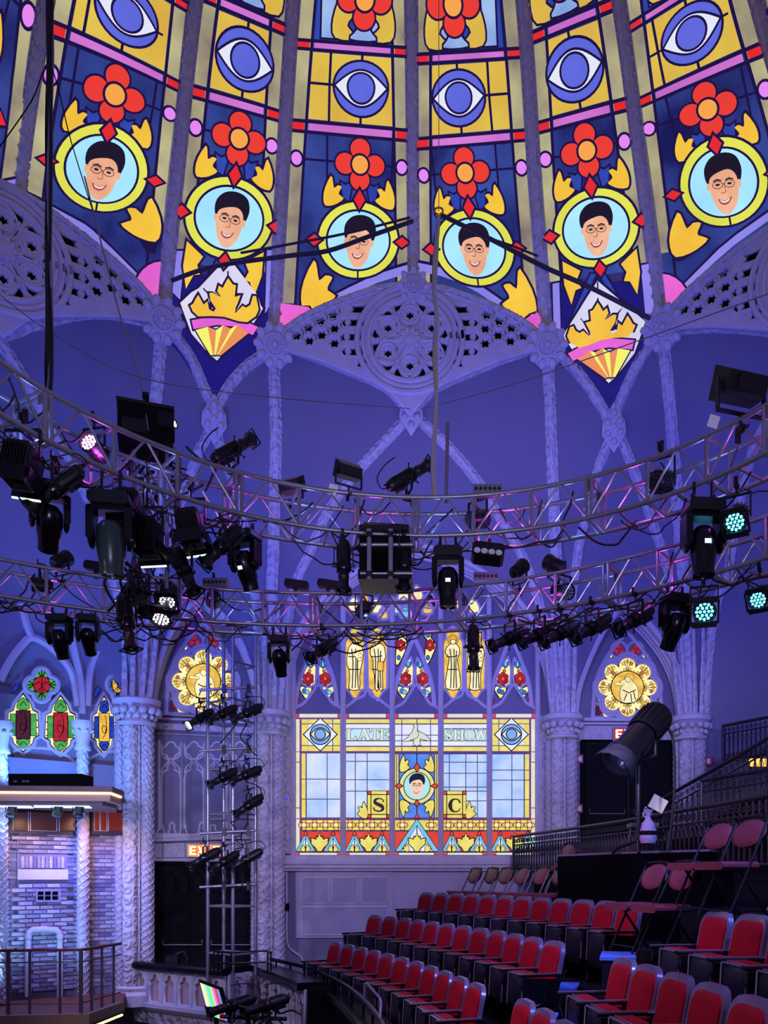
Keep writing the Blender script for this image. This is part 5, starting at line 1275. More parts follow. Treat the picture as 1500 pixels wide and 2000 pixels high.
def bx(name,x0,y0,x1,y1,Yd,dep,m,sub=None):
    a=Vector(P(x0,y1,Yd)); b=Vector(P(x1,y0,Yd)); mb=MB(); mb.box((a+b)/2,(abs(b.x-a.x),dep,abs(b.z-a.z))); return mb.make(name,m,sub or t)
bx('case',706,1062,802,1138,Yp,.42,MATTE); bx('lens_hood',722,1080,770,1120,Yp-.25,.1,VOID); bx('lower_tray',704,1128,806,1146,Yp-.05,.46,GLOSS); bx('top_tray',706,1040,800,1050,Yp-.02,.4,BLACK)
for x in (721,763):
    mb=MB(); mb.tube(P(x,1034,Yp-.3),P(x,1130,Yp-.3),.026,8); mb.make('frame_pipe',ALU,t,50); 
    for y in (1045,1122): bx('pipe_clamp',x-6,y-5,x+6,y+5,Yp-.3,.07,BLACK)
for y in (1064,1120):
    mb=MB(); mb.tube(P(704,y,Yp-.27),P(806,y,Yp-.27),.02,8); mb.make('frame_pipe',ALU,t,50)
mb=MB(); mb.path([P(702,1052,Yp-.2),P(703,1036,Yp-.2),P(712,1022,Yp-.2),P(790,1026,Yp-.2),P(798,1040,Yp-.2)],.012,6); mb.make('carry_handle',BLACK,t,50)
# four-cell light and small connector boxes
def cellbar(px,py,Yd,label,n,ang=0,cell=True,s=1.0):
    c=Vector(P(px,py,Yd)); t=thing('blinder_light',label,'stage light',c+Vector((0,0,.1))); R=Matrix.Translation((0,0,-.1))@Matrix.Rotation(ang,4,'Y')@Matrix.Rotation(-.35,4,'X')@Matrix.Scale(s,4)
    mb=MB(); mb.cbox((0,0,0),(.34,.16,.17),.03,Matrix.Rotation(0,3,'Z')); put('case',mb.mesh('case',BLACK),t,R)
    for i in range(n):
        mb=MB(); mb.lathe([(1e-3,-.0),(.034,-.004),(.036,.0)],12,Matrix.Translation((-.115+.076*i,-.084,-.04))); put('cell',mb.mesh('cell',mat('pale_cell',(190,190,200),.3)),t,R)
    mb=MB(); mb.box((0,0,.13),(.03,.03,.12)); put('hanger',mb.mesh('hanger',BLACK),t,R); return t
cellbar(953,1082,UY(953,.1),'four-cell light hanging under the near truss right of the middle moving head',4,.12)
def conn(px,py,Yd,label,w=.3):
    t=thing('connector_box',label,'junction box',P(px,py+8,Yd)); mb=MB(); mb.box((0,0,.05),(w,.12,.1)); put('case',mb.mesh('case',STEEL),t)
    mb=MB()
    for i in range(6): mb.tube((-w*.4+w*.16*i,-.06,.05),(-w*.4+w*.16*i,-.075,.05),.016,8); 
    put('sockets',mb.mesh('sockets',BLACK),t)
conn(952,961,UY(952,.1),'grey connector box lying on the near truss right of centre'); conn(949,1129,LY(949,.1),'grey connector box lying on the far truss right of centre'); conn(422,1140,LY(422,.1),'grey connector box lying on the far truss left of the tower')
# far truss
for i,(a,b,l) in enumerate((((1031,1231),(959,1263),'first spotlight of the row on the far truss, beside the lancets'),((1089,1223),(1017,1255),'second spotlight of the row on the far truss'),((1129,1218),(1060,1255),'third spotlight of the row on the far truss'),((1191,1205),(1121,1247),'fourth spotlight of the row on the far truss'),((1273,1189),(1207,1231),'fifth spotlight of the row, above the right rose window'))):
    spot(a,b,LY((a[0]+b[0])/2,.1),l,1,.5,False,'spotlights in a row on the far truss')
spot((654,1253),(606,1285),LY(630,.1),'black spotlight under the far truss left of the gold figures',1,.6)
spot((924,1225),(925,1303),LY(924,.0),'black spotlight hanging straight down before the right gold figures',1,.1)
mover(116,1202,LY(116,.1),'moving head hanging from the far truss above the green lancets',0,30,.85,False)
mover(172,1202,LY(172,.1),'round led moving head hanging left of the lamp cluster',10,42,.8,False,True)
mover(546,1243,LY(546,.1),'moving head hanging from the far truss above the left column',0,35,.85,False)
mover(1318,1163,LY(1318,.1),'moving head hanging from the far truss above the right column',20,35,1.0,False)
par(1375,1190,LY(1375,.1),(-.2,-.8,-.5),'par light glowing cyan under the far truss','cyan',1,1.0,True)
par(1484,1166,LY(1484,.1),(-.5,-.7,-.6),'cyan par light at the right edge of the far truss','cyan',1,.8,True)
par(122,1094,LY(122,.1),(.3,.6,.5),'small par light standing on the far truss at left','off',-1,.75)
par(1015,1111,LY(1015,.1),(.5,.5,.6),'small par light standing on the far truss, nearer the middle','off',-1,.75)
par(1081,1103,LY(1081,.1),(-.6,.5,.5),'small par light standing on the far truss, farther right','off',-1,.8)
par(1100,1157,LY(1100,.2),(.5,-.8,-.2),'dark par light inside the far truss over the row of spotlights','off',1,.85)
par(711,1191,LY(711,.2),(-.3,.9,0),'dark par light inside the far truss before the gold figures','off',1,.8)
par(417,1170,LY(417,.2),(-.3,.9,0),'dark par light inside the far truss above the tower','off',1,.8)
par(78,1143,LY(78,.2),(-.9,-.4,0),'par light with a glowing magenta face inside the far truss','magenta',1,.7)
for x,y,l in ((188,1107,'flat dark strip light on the far truss at left'),(577,1142,'flat dark strip light on the far truss left of centre'),(641,1142,'flat dark strip light on the far truss at centre')):
    c=P(x,y,LY(x,.1)); tt=thing('strip_light',l,'stage light',Vector(c)-Vector((0,0,.12))); mb=MB(); mb.cbox((0,0,.12),(.3,.09,.1),.02); put('case',mb.mesh('case',BLACK),tt,Matrix.Rotation(.15,4,'Y')); mb=MB(); mb.box((0,0,.03),(.04,.05,.1)); put('bracket',mb.mesh('bracket',BLACK),tt)
# short vertical truss drop carrying the lamp cluster
t=thing('drop_truss','short dark vertical truss carrying the lamp cluster','truss',P(285,1200,UY(285,.6)))
b0=Vector(P(262,1180,UY(270,.6))); b1=Vector(P(262,850,UY(270,.6)))
for dx,dy in ((0,0),(.3,.06),(.02,.3),(.32,.36)):
    mb=MB(); o=Vector((dx,dy,0)); mb.tube(b0+o,b1+o,.022,8); mb.make('chord',STEEL,t,50)
for i in range(7):
    z=b0.z+(b1.z-b0.z)*i/6
    for a,b in (((0,0),(.3,.06)),((.02,.3),(.32,.36)),((0,0),(.02,.3)),((.3,.06),(.32,.36))):
        mb=MB(); mb.tube((b0.x+a[0],b0.y+a[1],z),(b0.x+b[0],b0.y+b[1],z),.015,6); mb.make('rung',STEEL,t,50)
rnd=random.Random(5)
for i in range(34):
    a=Vector((b0.x+rnd.uniform(-.2,.5),b0.y+rnd.uniform(-.1,.4),rnd.uniform(b0.z,b1.z))); pts=[a]
    for j in range(4): pts.append(pts[-1]+Vector((rnd.uniform(-.16,.16),rnd.uniform(-.1,.1),rnd.uniform(-.2,.12))))
    mb=MB(); mb.path(spline(pts,4),rnd.uniform(.008,.016),4); mb.make('cable',RUBBER,t)
# ---------------- hanging cables and wires ----------------
def cable(label,pts,r,m=RUBBER,n=6,name='cable',wob=0,strands=1,seed=3):
    pp=[Vector(P(*p)) for p in pts]; rnd=random.Random(seed)
    lo=min(pp,key=lambda p:p.z); t=thing(name,label,'cable',lo)
    for k in range(strands):
        oo=Vector((rnd.uniform(-wob,wob),rnd.uniform(-wob,wob),0)); ph=rnd.random()*6; q=[Vector(p)+oo+Vector((math.sin(ph+i*.5)*wob*.4,math.cos(ph*2+i*.4)*wob*.4,0)) for i,p in enumerate(spline([tuple(p) for p in pp],5))] if wob else [Vector(p) for p in spline([tuple(p) for p in pp],5)]
        mb=MB(); mb.path(q,r,n); mb.make('strand',m[k%len(m)] if isinstance(m,(list,tuple)) else m,t,50)
    return t
PURP=mat('lilac_cable',(120,110,150),.5); GREYC=mat('grey_cable',(150,148,160),.5)
cable('thick bundle of dark cables hanging at the left in front of the dome',[(98,-1250,8.2),(98,-500,8.2),(98,-60,8.2),(98,120,8.2),(96,300,8.2),(95,480,8.2),(97,650,8.2),(95,765,8.2)],.018,[RUBBER,PURP,MATTE,GREYC,RUBBER],6,'cable_bundle',.024,8)
cable('twisted bundle of pale and yellow cables hanging before the middle tracery',[(857,420,8.6),(853,480,8.6),(848,560,8.6),(853,620,8.6),(850,700,8.6),(852,780,8.6),(847,900,8.6),(848,965,8.6)],.013,[GREYC,mat('yellow_cable',(170,150,70),.5),PURP,GREYC],6,'cable_bundle',.016,5)
t=thing('hanging_ring','gold ring holding the twisted middle cables','ring',P(857,412,8.6)); mb=MB(); q=Vector(P(857,412,8.6)); mb.path([q+Vector((.045*math.cos(a),.01*math.sin(a),.045*math.sin(a))) for a in [i*.35 for i in range(19)]],.01,6); mb.make('ring_body',GOLD,t,60)
mb=MB(); mb.tube(P(857,412,8.6),P(857,-1200,8.6),.004,4); mb.make('suspension_wire',STEEL,t)
cable('thin grey hanger pole right of the twisted cables',[(874,825,UY(873,.1)),(873,900,UY(873,.1)),(871,985,UY(873,.1))],.018,STEEL,8,'hanger_pole')
cable('thin steel wire running across from the left edge to the middle',[(-20,560,8.5),(100,650,8.6),(272,737,8.9),(520,775,10.5),(800,798,12.0)],.006,STEEL,5,'wire')
cable('thin steel wire climbing from the middle to the right edge',[(820,800,12.0),(1010,748,10.5),(1290,650,9.0),(1500,574,8.2)],.006,STEEL,5,'wire')
cable('steel wire and chain holding the black projector box',[(165,345,8.2),(230,600,7.9),(262,700,7.8),(275,745,7.8),(290,840,7.7)],.008,STEEL,5,'wire')
cable('thin wire crossing the left dome panel to the cable bundle',[(-10,300,8.2),(60,200,8.2),(98,130,8.2),(140,280,8.2),(190,440,8.3)],.006,MATTE,5,'wire')
for i,(pts,l) in enumerate((([(470,494,13.0),(560,478,13.0),(680,455,13.2),(800,425,13.7)],'upper dark cable swagged across the left face medallion'),([(335,548,13.2),(420,520,13.1),(560,500,13.0),(640,490,13.2),(720,462,13.4),(806,432,13.7)],'lower thick dark cable swagged across the left face medallion'),([(862,420,13.5),(930,455,13.4),(1000,480,13.2),(1050,500,13.0)],'upper dark cable swagged across the right face medallion'),([(862,420,13.5),(960,468,13.3),(1060,520,13.0),(1150,560,13.0),(1270,622,13.2)],'lower thick dark cable swagged across the right face medallion'))):
    cable(l,pts,(.018,.032,.016,.034)[i],mat('navy_cable',(30,24,60),.6),6,'swag_cable')
# ---------------- floor levels ----------------
DARKF=mat('dark_carpet',(20,20,28),.95,spec=.1,bump=.2,bscale=80); WOOD=mat('stage_wood',(120,64,48),.45,var=.3,vscale=5); BLUEF=mat('blue_carpet_edge',(60,110,190),.7)
mb=MB(); mb.box((0,7.5,-3.45),(26,20,.1)); structure('floor',mb,DARKF,label='dark auditorium floor below the tiers',cat='floor')
PL1=PLN[('R1','R2')]; PR1=PLN[('R3','R4')]
def R3(pl): return Matrix((pl.e,pl.n,Vector((0,0,1)))).transposed()
def slab(pl,x0,y0,x1,y1,d,off=0,mb=None):
    (u0,z1),(u1,z0)=pl.hit(x0,y0),pl.hit(x1,y1); mb=mb or MB(); mb.box(pl.pt((u0+u1)/2,(z0+z1)/2,off+d/2),(abs(u1-u0),d,abs(z1-z0)),R3(pl)); return mb
# ---------------- panelled wall, doors and exit signs ----------------
TRIM[0]+=1; pw=thing('trim_%d'%TRIM[0],'plaster panelling with blind gothic tracery beside the left rose window','panelling',(0,0,0),None,'structure'); w=Win(PL1,pw)
for y0,y1,d in ((1398,1406,.16),(1406,1412,.1),(1434,1442,.12)): slab(PL1,292,y0,512,y1,d).make('cornice',PLAST,pw)
slab(PL1,292,1412,512,1434,.05).make('carved_frieze',CARVED,pw)
for i in range(4):
    x0=315+45*i; x1=x0+38; c=(x0+x1)/2
    for x in (x0-4,x1+3): w.bar([(x,1446),(x,1622)],.03)
    w.bar([(x0,1618),(x0,1522),(x0+3,1508),(c-6,1503),(c-8,1498),(c,1488),(c+8,1498),(c+6,1503),(x1-3,1508),(x1,1522),(x1,1618)],.022)
    w.bar([(c+x*1.0,1466+y) for k in range(4) for x,y in ell(8*math.cos(k*1.5708),8*math.sin(k*1.5708),9,9,6,90*k-80,90*k+80)],.022,closed=True)
    w.bar(spline([(x0,1452),(x0+2,1476),(c-4,1486),(x0+4,1498),(x0,1510)],3),.018); w.bar(spline([(x1,1452),(x1-2,1476),(c+4,1486),(x1-4,1498),(x1,1510)],3),.018)
for y0,y1,d in ((1628,1640,.16),(1676,1683,.14),(1640,1676,.06)): slab(PL1,300,y0,512,y1,d).make('lintel',PLAST,pw)
for i in range(5):
    x=314+22*i+ (14 if i>2 else 0)
    w.bar(spline([(x-8,1628),(x-4,1618),(x-5,1612),(x,1605 if i%2 else 1612)],2),.02); w.bar(spline([(x+8,1628),(x+4,1618),(x+5,1612),(x,1605 if i%2 else 1612)],2),.02)
w.bar(spline([(322,1660),(330,1648),(345,1650),(350,1662),(340,1670),(334,1662),(342,1656)],4),.02,off=.06); w.bar([(318,1645),(362,1645),(362,1674),(318,1674)],.014,off=.06,closed=True)
w.bar([(298,1643),(390,1639),(470,1636)],.035,None,None,8,.25,'round_rail')
DOORM=mat('black_door',(9,9,14),.7,spec=.12)
def door(n,pl,x0,y0,x1,y1,label):
    t=thing('door_%d'%n,label,'door',(0,0,0),None,'structure'); ww=Win(pl,t); m=(x0+x1)/2
    mb=MB()
    for a,b,c,d in ((x0-9,y0-5,x0,y1),(x1,y0-5,x1+9,y1),(x0-9,y0-6,x1+9,y0)): slab(pl,a,b,c,d,.12,0,mb)
    mb.make('door_frame',MATTE,t)
    for a,b in ((x0,m-1),(m+1,x1)):
        lf=slab(pl,a,y0,b,y1,.06).make('door_leaf',DOORM,t)
        q=(b-a)/3.4
        for i in range(3):
            cx=a+(b-a)*(i+.75)/3.5+q*.1; mb=MB(); pts=[(cx-q*.38,y0+50),(cx-q*.38,y0+26),(cx-q*.2,y0+18),(cx,y0+14),(cx+q*.2,y0+18),(cx+q*.38,y0+26),(cx+q*.38,y0+50),(cx,y0+58)]
            pp=[pl.pt(*pl.hit(x,y),.07) for x,y in pts]; mb.path(pp+pp[:2],.013,5); world_child('gothic_moulding',mb.mesh('gothic_moulding',DOORM),lf)
        mb=MB(); yb=y0+(y1-y0)*.62; pp=[pl.pt(*pl.hit(x,y),o) for x,y,o in ((a+8,yb,.06),(a+8,yb+9,.1),(b-8,yb+9,.1),(b-8,yb,.06))]; mb.path(pp,.014,6); world_child('push_bar',mb.mesh('push_bar',STEEL,50),lf)
    return t
door(1,PL1,311,1690,497,1925,'black exit door with gothic panels behind the lighting tower')
door(2,PR1,1142,1452,1312,1660,'dark double door under the right rose window')
LETS={'E':[(0,0),(1,0),(1,.2),(.34,.2),(.34,.4),(.9,.4),(.9,.6),(.34,.6),(.34,.8),(1,.8),(1,1),(0,1)],'X':[(0,0),(.3,0),(.5,.33),(.7,0),(1,0),(.66,.5),(.97,1),(.68,1),(.5,.68),(.32,1),(.03,1),(.34,.5)],'I':[(.3,0),(.7,0),(.7,1),(.3,1)],'T':[(.34,0),(.66,0),(.66,.8),(1,.8),(1,1),(0,1),(0,.8),(.34,.8)]}
def exit_sign(pl,x0,y0,x1,y1,label,bg):
    u,z=pl.hit((x0+x1)/2,y1); t=thing('exit_sign',label,'sign',pl.pt(u,z,.08)); slab(pl,x0-2,y0-2,x1+2,y1+2,.07,.06).make('case',STEEL,t); slab(pl,x0,y0,x1,y1,.01,.125).make('lit_face',bg,t)
    ww=Win(pl,t,.13); n=4; cw=(x1-x0)/4.3
    for i,ch in enumerate('EXIT'):
        a=x0+(x1-x0)*.05+i*cw*1.03; mb=MB(); q=[pl.pt(*pl.hit(a+x*cw*.86,y1-3-y*(y1-y0-6)),.14) for x,y in LETS[ch]]; mb.add(q,[tuple(range(len(q)))]); world_child('letter',mb.mesh('letter',glow('exit_letter',(255,236,190),1.6)),t)
exit_sign(PL1,368,1650,431,1673,'lit orange EXIT sign above the black left door',glow('exit_orange',(236,84,24),1.6,.1,6,(246,150,60)))
exit_sign(PR1,1196,1424,1262,1447,'red EXIT sign above the dark double door',glow('exit_red',(196,34,40),.9))
# frieze above the right door
TRIM[0]+=1; fw=thing('trim_%d'%TRIM[0],'carved frieze between the right rose window and the dark double door','moulding',(0,0,0),None,'structure')
for y0,y1,d in ((1404,1412,.16),(1412,1418,.1)): slab(PR1,1120,y0,1345,y1,d).make('cornice',PLAST,fw)
slab(PR1,1128,1418,1320,1449,.05).make('carved_frieze',CARVED,fw)
# lower wall under the wide window: vent board, grilles, conduit
TRIM[0]+=1; vb=thing('trim_%d'%TRIM[0],'painted vent board with perforated grilles under the wide window','panelling',(0,0,0),None,'structure')
slab(PM,578,1702,768,1831,.05).make('vent_board',WALLP,vb)
PERF=mat('perforated_grille',(158,152,172),.6,bump=.35,bscale=45,bkind='vor')
for x0,y0,x1,y1 in ((589,1713,643,1765),(648,1713,700,1765),(706,1713,758,1765),(589,1770,758,1826)):
    g=slab(PM,x0+2,y0+2,x1-2,y1-2,.01,.05).make('grille',PERF,vb); mb=MB()
    for a,b,c,d in ((x0,y0,x1,y0+2),(x0,y1-2,x1,y1),(x0,y0,x0+2,y1),(x1-2,y0,x1,y1)): slab(PM,a,b,c,d,.03,.05,mb)
    world_child('grille_frame',mb.mesh('grille_frame',PLAST),g)
slab(PM,768,1702,1010,1900,.02).make('plain_board',WALLP,vb)
t=thing('conduit','painted conduit with a switch box left of the vent board','conduit',PM.px(592,1880,.05)); mb=MB(); mb.path([PM.px(x,y,.06) for x,y in spline([(560,1690),(561,1730),(561,1775),(561,1830),(566,1850),(580,1862),(590,1870),(592,1885)],3)],.022,6); mb.make('pipe',PLAST,t,50); slab(PM,557,1764,566,1778,.08,.05).make('switch_box',MATTE,t)
# ---------------- balcony box with blind arcade ----------------
BP=[P(265,1883,14.8),P(443,1899,13.54),P(503,1891,14.1),P(555,1909,12.86),P(602,1928,11.74)]
BP=[Vector((p[0],p[1],0)) for p in BP]; ZT=-1.66; BH=.62
bx_=thing('balcony_box','white balcony box with a blind gothic arcade and black top rail','balcony',(BP[1].x,BP[1].y,ZT-BH-.2))
PINK=mat('pinkish_panel',(176,146,150),.8)
def arcade(a,b,n,nm):
    d=(b-a); L=d.length; e=d/L; nn=Vector((e.y,-e.x,0)); nn=nn if nn.y<0 else -nn; W_=L/n
    mb=MB(); mb.add([a+nn*.0+Vector((0,0,ZT)),b+Vector((0,0,ZT)),b+Vector((0,0,ZT-BH)),a+Vector((0,0,ZT-BH))],[(0,1,2,3)]); mb.make('back_panel',PINK,bx_)
    h=W_/2; hw=h*.66
    def TF():
        c=ZT-.22; o=[(h-hw,ZT-BH+.03),(h-hw,c-.1)]
        o+=[(h-hw*.62+hw*.42*math.cos(t),c-.03+hw*.42*math.sin(t)) for t in [math.radians(q) for q in (235,200,160,125,95)]]
        o+=[(h+hw*.46*math.cos(t),c+.06+hw*.46*math.sin(t)) for t in [math.radians(q) for q in (195,160,125,90,55,20,-15)]]
        o+=[(h+hw*.62+hw*.42*math.cos(t),c-.03+hw*.42*math.sin(t)) for t in [math.radians(q) for q in (85,55,20,-20,-55)]]
        o+=[(h+hw,c-.1),(h+hw,ZT-BH+.03)]; return o
    me=plate_mesh('arcade_bay',[rect(0.004,ZT-BH,W_-.004,ZT),TF()],.04,.008,PLAST)
    mb=MB(); mb.cur=0
    for i in range(n):
        o=a+e*(W_*i)+nn*.035; M=Matrix((e,Vector((0,0,1)),nn)).transposed().to_4x4(); M.translation=o-Vector(bx_.location); put('arcade_bay',me,bx_,M)
        mb=MB(); q=a+e*(W_*i)+nn*.07; mb.path([(q.x,q.y,ZT-BH),(q.x,q.y,ZT-.02)],.022,6); hq=q+e*h; mb.path([(q+e*(h+h*.8*math.cos(t))+Vector((0,0,ZT-.2+.16*math.sin(t)))) for t in [math.pi*k/10 for k in range(11)]],.016,5); world_child('colonnette',mb.mesh('colonnette',PLAST,40),bx_)
arcade(BP[0],BP[1],6,'a'); arcade(BP[1],BP[2],2,'b'); arcade(BP[2],BP[3],3,'c'); arcade(BP[3],BP[4],4,'d')
mb=MB()
top=[p+Vector((0,0,ZT+.04)) for p in BP]; mb.sweep(top,[(-.3,-.04),(-.3,.03),(-.26,.07),(.14,.07),(.17,.03),(.17,-.04)],[(0,0,1)]*len(top)); mb.make('top_rail',GLOSS,bx_)
mb=MB(); bot=[p+Vector((0,0,ZT-BH-.05)) for p in BP]; mb.sweep(bot,[(-.1,-.06),(-.1,.06),(.14,.05),(.14,-.02),(.08,-.1),(-.1,-.12)],[(0,0,1)]*len(bot)); mb.make('base_moulding',PLAST,bx_)
mb=MB(); bot=[p+Vector((0,0,ZT-BH-.24)) for p in BP]; mb.sweep(bot,[(-.1,-.14),(-.1,.1),(.06,.1),(.02,-.14)],[(0,0,1)]*len(bot)); mb.make('carved_skirt',CARVED,bx_)
mb=MB(); q=BP[4]; mb.box((q.x+.16,q.y+.3,ZT-.5),(.05,.6,1.1)); mb.box((q.x+.2,q.y-.05,ZT-.48),(.4,.06,1.06)); mb.make('black_end_wall',MATTE,bx_)
mb=MB(); mb.add([(-6.1,15.4,FLZ),(-3.3,16.1,FLZ),(-2.2,13.2,FLZ),(BP[4].x+.4,BP[4].y,FLZ),(BP[2].x,BP[2].y,FLZ),(BP[1].x,BP[1].y,FLZ)],[(0,1,2,3,4,5)]); mb.make('box_floor',DARKF,bx_)
# black gear on the ledge
t=thing('camera_gear','small dark piece of gear lying on the balcony rail by the door','equipment',P(340,1885,14.6)); mb=MB(); c=Vector(P(338,1873,14.6)); mb.box(c,(.22,.2,.14)); mb.make('case',BLACK,t); mb=MB(); mb.path([c+Vector((.05,0,.08)),c+Vector((.2,0,.14)),c+Vector((.26,0,-.02)),c+Vector((.2,0,-.12))],.02,6); mb.make('strap',RUBBER,t)
# ---------------- lighting tower ----------------
tw=thing('lighting_tower','tall square aluminium tower standing before the left rose window','tower',P(455,1900,13.4))
LG=[Vector(P(406,1700,13.55)),Vector(P(455,1700,13.2)),Vector(P(499,1700,13.6)),Vector(P(437,1700,13.95))]
zt,zb=(1710-1230)*13.5/F,FLZ
for q in LG:
    mb=MB(); mb.tube((q.x,q.y,zb),(q.x,q.y,zt),.03,8); mb.make('leg',ALU,tw,50)
for y in (1234,1300,1372,1410,1502,1590,1600,1770,1862):
    z=(1710-y)*13.5/F
    for i in range(4):
        if y in (1300,) and i in (0,3): continue
        a,b=LG[i],LG[(i+1)%4]; mb=MB(); mb.tube((a.x,a.y,z),(b.x,b.y,z),.02,6); mb.make('rung',ALU,tw,50)
for y in (1345,1463,1625,1730):
    z=(1710-y)*13.1/F; mb=MB(); mb.tube(P(390,y+3,13.1),P(499,y-3,13.1),.024,8); mb.make('cross_pipe',ALU,tw,50)
    for x in (438,486): c=Vector(P(x,y,13.1)); mb=MB(); mb.box(c,(.06,.08,.13)); mb.make('pipe_clamp',BLACK,tw)
q=[Vector((p.x,p.y,zt)) for p in LG]; mb=MB(); mb.add(q+[p+Vector((0,0,.02)) for p in q],[(0,1,2,3),(4,5,6,7),(0,1,5,4),(1,2,6,5),(2,3,7,6),(3,0,4,7)]); mb.make('top_plate',STEEL,tw)
rnd=random.Random(9)
for i in range(12):
    y=1380+i*28; pts=[P(470+rnd.uniform(-10,25),y,13.2)]
    for j in range(4): p=pts[-1]; pts.append((p[0]+rnd.uniform(-.12,.14),p[1]+rnd.uniform(-.1,.05),p[2]-rnd.uniform(.02,.2)))
    mb=MB(); mb.path(spline(pts,4),.011,5); mb.make('cable',RUBBER,tw)
for i,(a,b,l) in enumerate((((412,1391),(371,1415),'lit white spotlight at the top of the tower'),((459,1383),(411,1406),'middle spotlight of the top bar of the tower'),((510,1380),(457,1405),'right spotlight of the top bar of the tower'),((459,1506),(413,1531),'left spotlight of the second bar of the tower'),((507,1502),(455,1525),'right spotlight of the second bar of the tower'),((511,1556),(461,1590),'single tilted spotlight halfway down the tower'),((427,1661),(373,1690),'left spotlight on the lowest bar, before the EXIT sign'),((462,1668),(415,1698),'middle spotlight on the lowest bar of the tower'),((512,1661),(452,1696),'right spotlight on the lowest bar of the tower'))):
    spot(a,b,12.9,l,1,.6,i==0,None,.66)
mb=MB()
t=thing('guard_rail','low black guard rail at the foot of the lighting tower','railing',P(470,1893,13.3))
for y in (1858,1880): mb=MB(); mb.path([P(418,y,13.3),P(452,y+2,12.9),P(522,y-1,12.7),P(530,y+4,12.6)],.018,6); mb.make('rail',GLOSS,t,50)
for x in (418,426,434,452,523,529): mb=MB(); mb.tube(P(x,1858,13),P(x,1897,13),.014,6); mb.make('post',GLOSS,t,50)
# ---------------- curved front rail of the seating ----------------
HR=[P(530,1874,14.2),P(560,1880,13.9),P(600,1890,13.1),P(640,1906,12.1),P(675,1925,11.0),P(705,1948,10.0),P(728,1972,9.0),P(748,2002,8.1),P(765,2060,7.0)]
t=thing('curved_handrail','curved dark handrail in front of the first row of seats','railing',HR[4]); HS=spline(HR,5)
mb=MB(); mb.path(HS,.035,8); mb.make('handrail',GLOSS,t,60)
mb=MB(); par_=[Vector(p)-Vector((.0,0,.2)) for p in HS]; mb.sweep(par_,[(-.22,-.05),(-.22,.03),(.16,.03),(.16,-.05)],[(0,0,1)]*len(par_)); mb.make('ledge',GLOSS,t)
mb=MB(); lw=[Vector((p[0],p[1],-2.3)) for p in HS]; mb.sweep(lw,[(-.03,-.6),(-.03,.58),(.03,.58),(.03,-.6)],[(0,0,1)]*len(lw)); mb.make('ledge_wall',MATTE,t)
for i in range(2,len(HS)-2,4): p=HS[i]; mb=MB(); mb.tube((p[0],p[1],p[2]),(p[0],p[1],p[2]-.2),.018,6); mb.make('bracket',GLOSS,t,50)
t=thing('safety_loop','silver safety loop on the curved ledge before the near seats','railing',P(745,1995,8.6)); mb=MB(); mb.path([P(712,1955,8.9),P(712,1921,8.9),P(716,1920,8.9),P(742,1950,8.4),P(744,1956,8.4),P(742,2000,8.3)],.016,6); mb.make('loop',STEEL,t,50)
# ---------------- colour bar monitor and two spots low in front ----------------
t=thing('monitor','slim monitor showing vertical colour bars behind the low spotlights','monitor',P(420,1985,9.9)); 
c=[Vector(P(391,1919,10.1)),Vector(P(428,1933,9.7)),Vector(P(445,1995,9.7)),Vector(P(408,1982,10.1))]
n=(c[1]-c[0]).cross(c[3]-c[0]).normalized(); n=n if n.y<0 else -n
def q4(u0,v0,u1,v1,off):
    f=lambda u,v:(c[0].lerp(c[1],u)).lerp(c[3].lerp(c[2],u),v)+n*off
    return [f(u0,v0),f(u1,v0),f(u1,v1),f(u0,v1)]
mb=MB(); a=q4(-.05,-.04,1.05,1.04,.0); b=q4(-.05,-.04,1.05,1.04,-.04); mb.add(a+b,[(0,1,2,3),(4,7,6,5),(0,4,5,1),(1,5,6,2),(2,6,7,3),(3,7,4,0)]); mb.make('case',MATTE,t)
sc_=None
for i,cc in enumerate(((230,240,245),(240,240,120),(120,235,240),(120,235,140),(190,230,190),(235,120,220),(235,60,70),(90,150,230))):
    mb=MB(); mb.add(q4(i/8,0,(i+1)/8,1,.004),[(0,1,2,3)]); mb.make('colour_bar',glow('bar_%d'%i,cc,1.1),t)
mb=MB(); mb.tube(P(420,1975,10.0),P(430,2060,10.0),.03,8); mb.make('stand_pole',BLACK,t)
st=thing('light_stand','black stand carrying the two low spotlights','stand',P(490,2100,9.6)); mb=MB(); mb.tube(P(485,1985,9.6),P(485,2110,9.6),.03,8); mb.make('pole',BLACK,st); mb=MB(); mb.tube(P(430,1985,9.6),P(560,1990,9.6),.025,8); mb.make('cross_bar',BLACK,st)
rnd=random.Random(4)
for i in range(8):
    pts=[P(520+rnd.uniform(-30,40),1970+rnd.uniform(0,20),9.5)]
    for j in range(4): p=pts[-1]; pts.append((p[0]+rnd.uniform(-.1,.16),p[1]+rnd.uniform(-.1,.05),p[2]+rnd.uniform(-.12,.06)))
    mb=MB(); mb.path(spline(pts,4),.012,5); mb.make('cable',RUBBER,st)
spot((493,1951),(412,1977),9.5,'left of the two spotlights low before the balcony box',-1,.5,False,None,.7)
spot((556,1951),(482,1976),9.3,'right of the two spotlights low before the balcony box',-1,.5,False,None,.7)
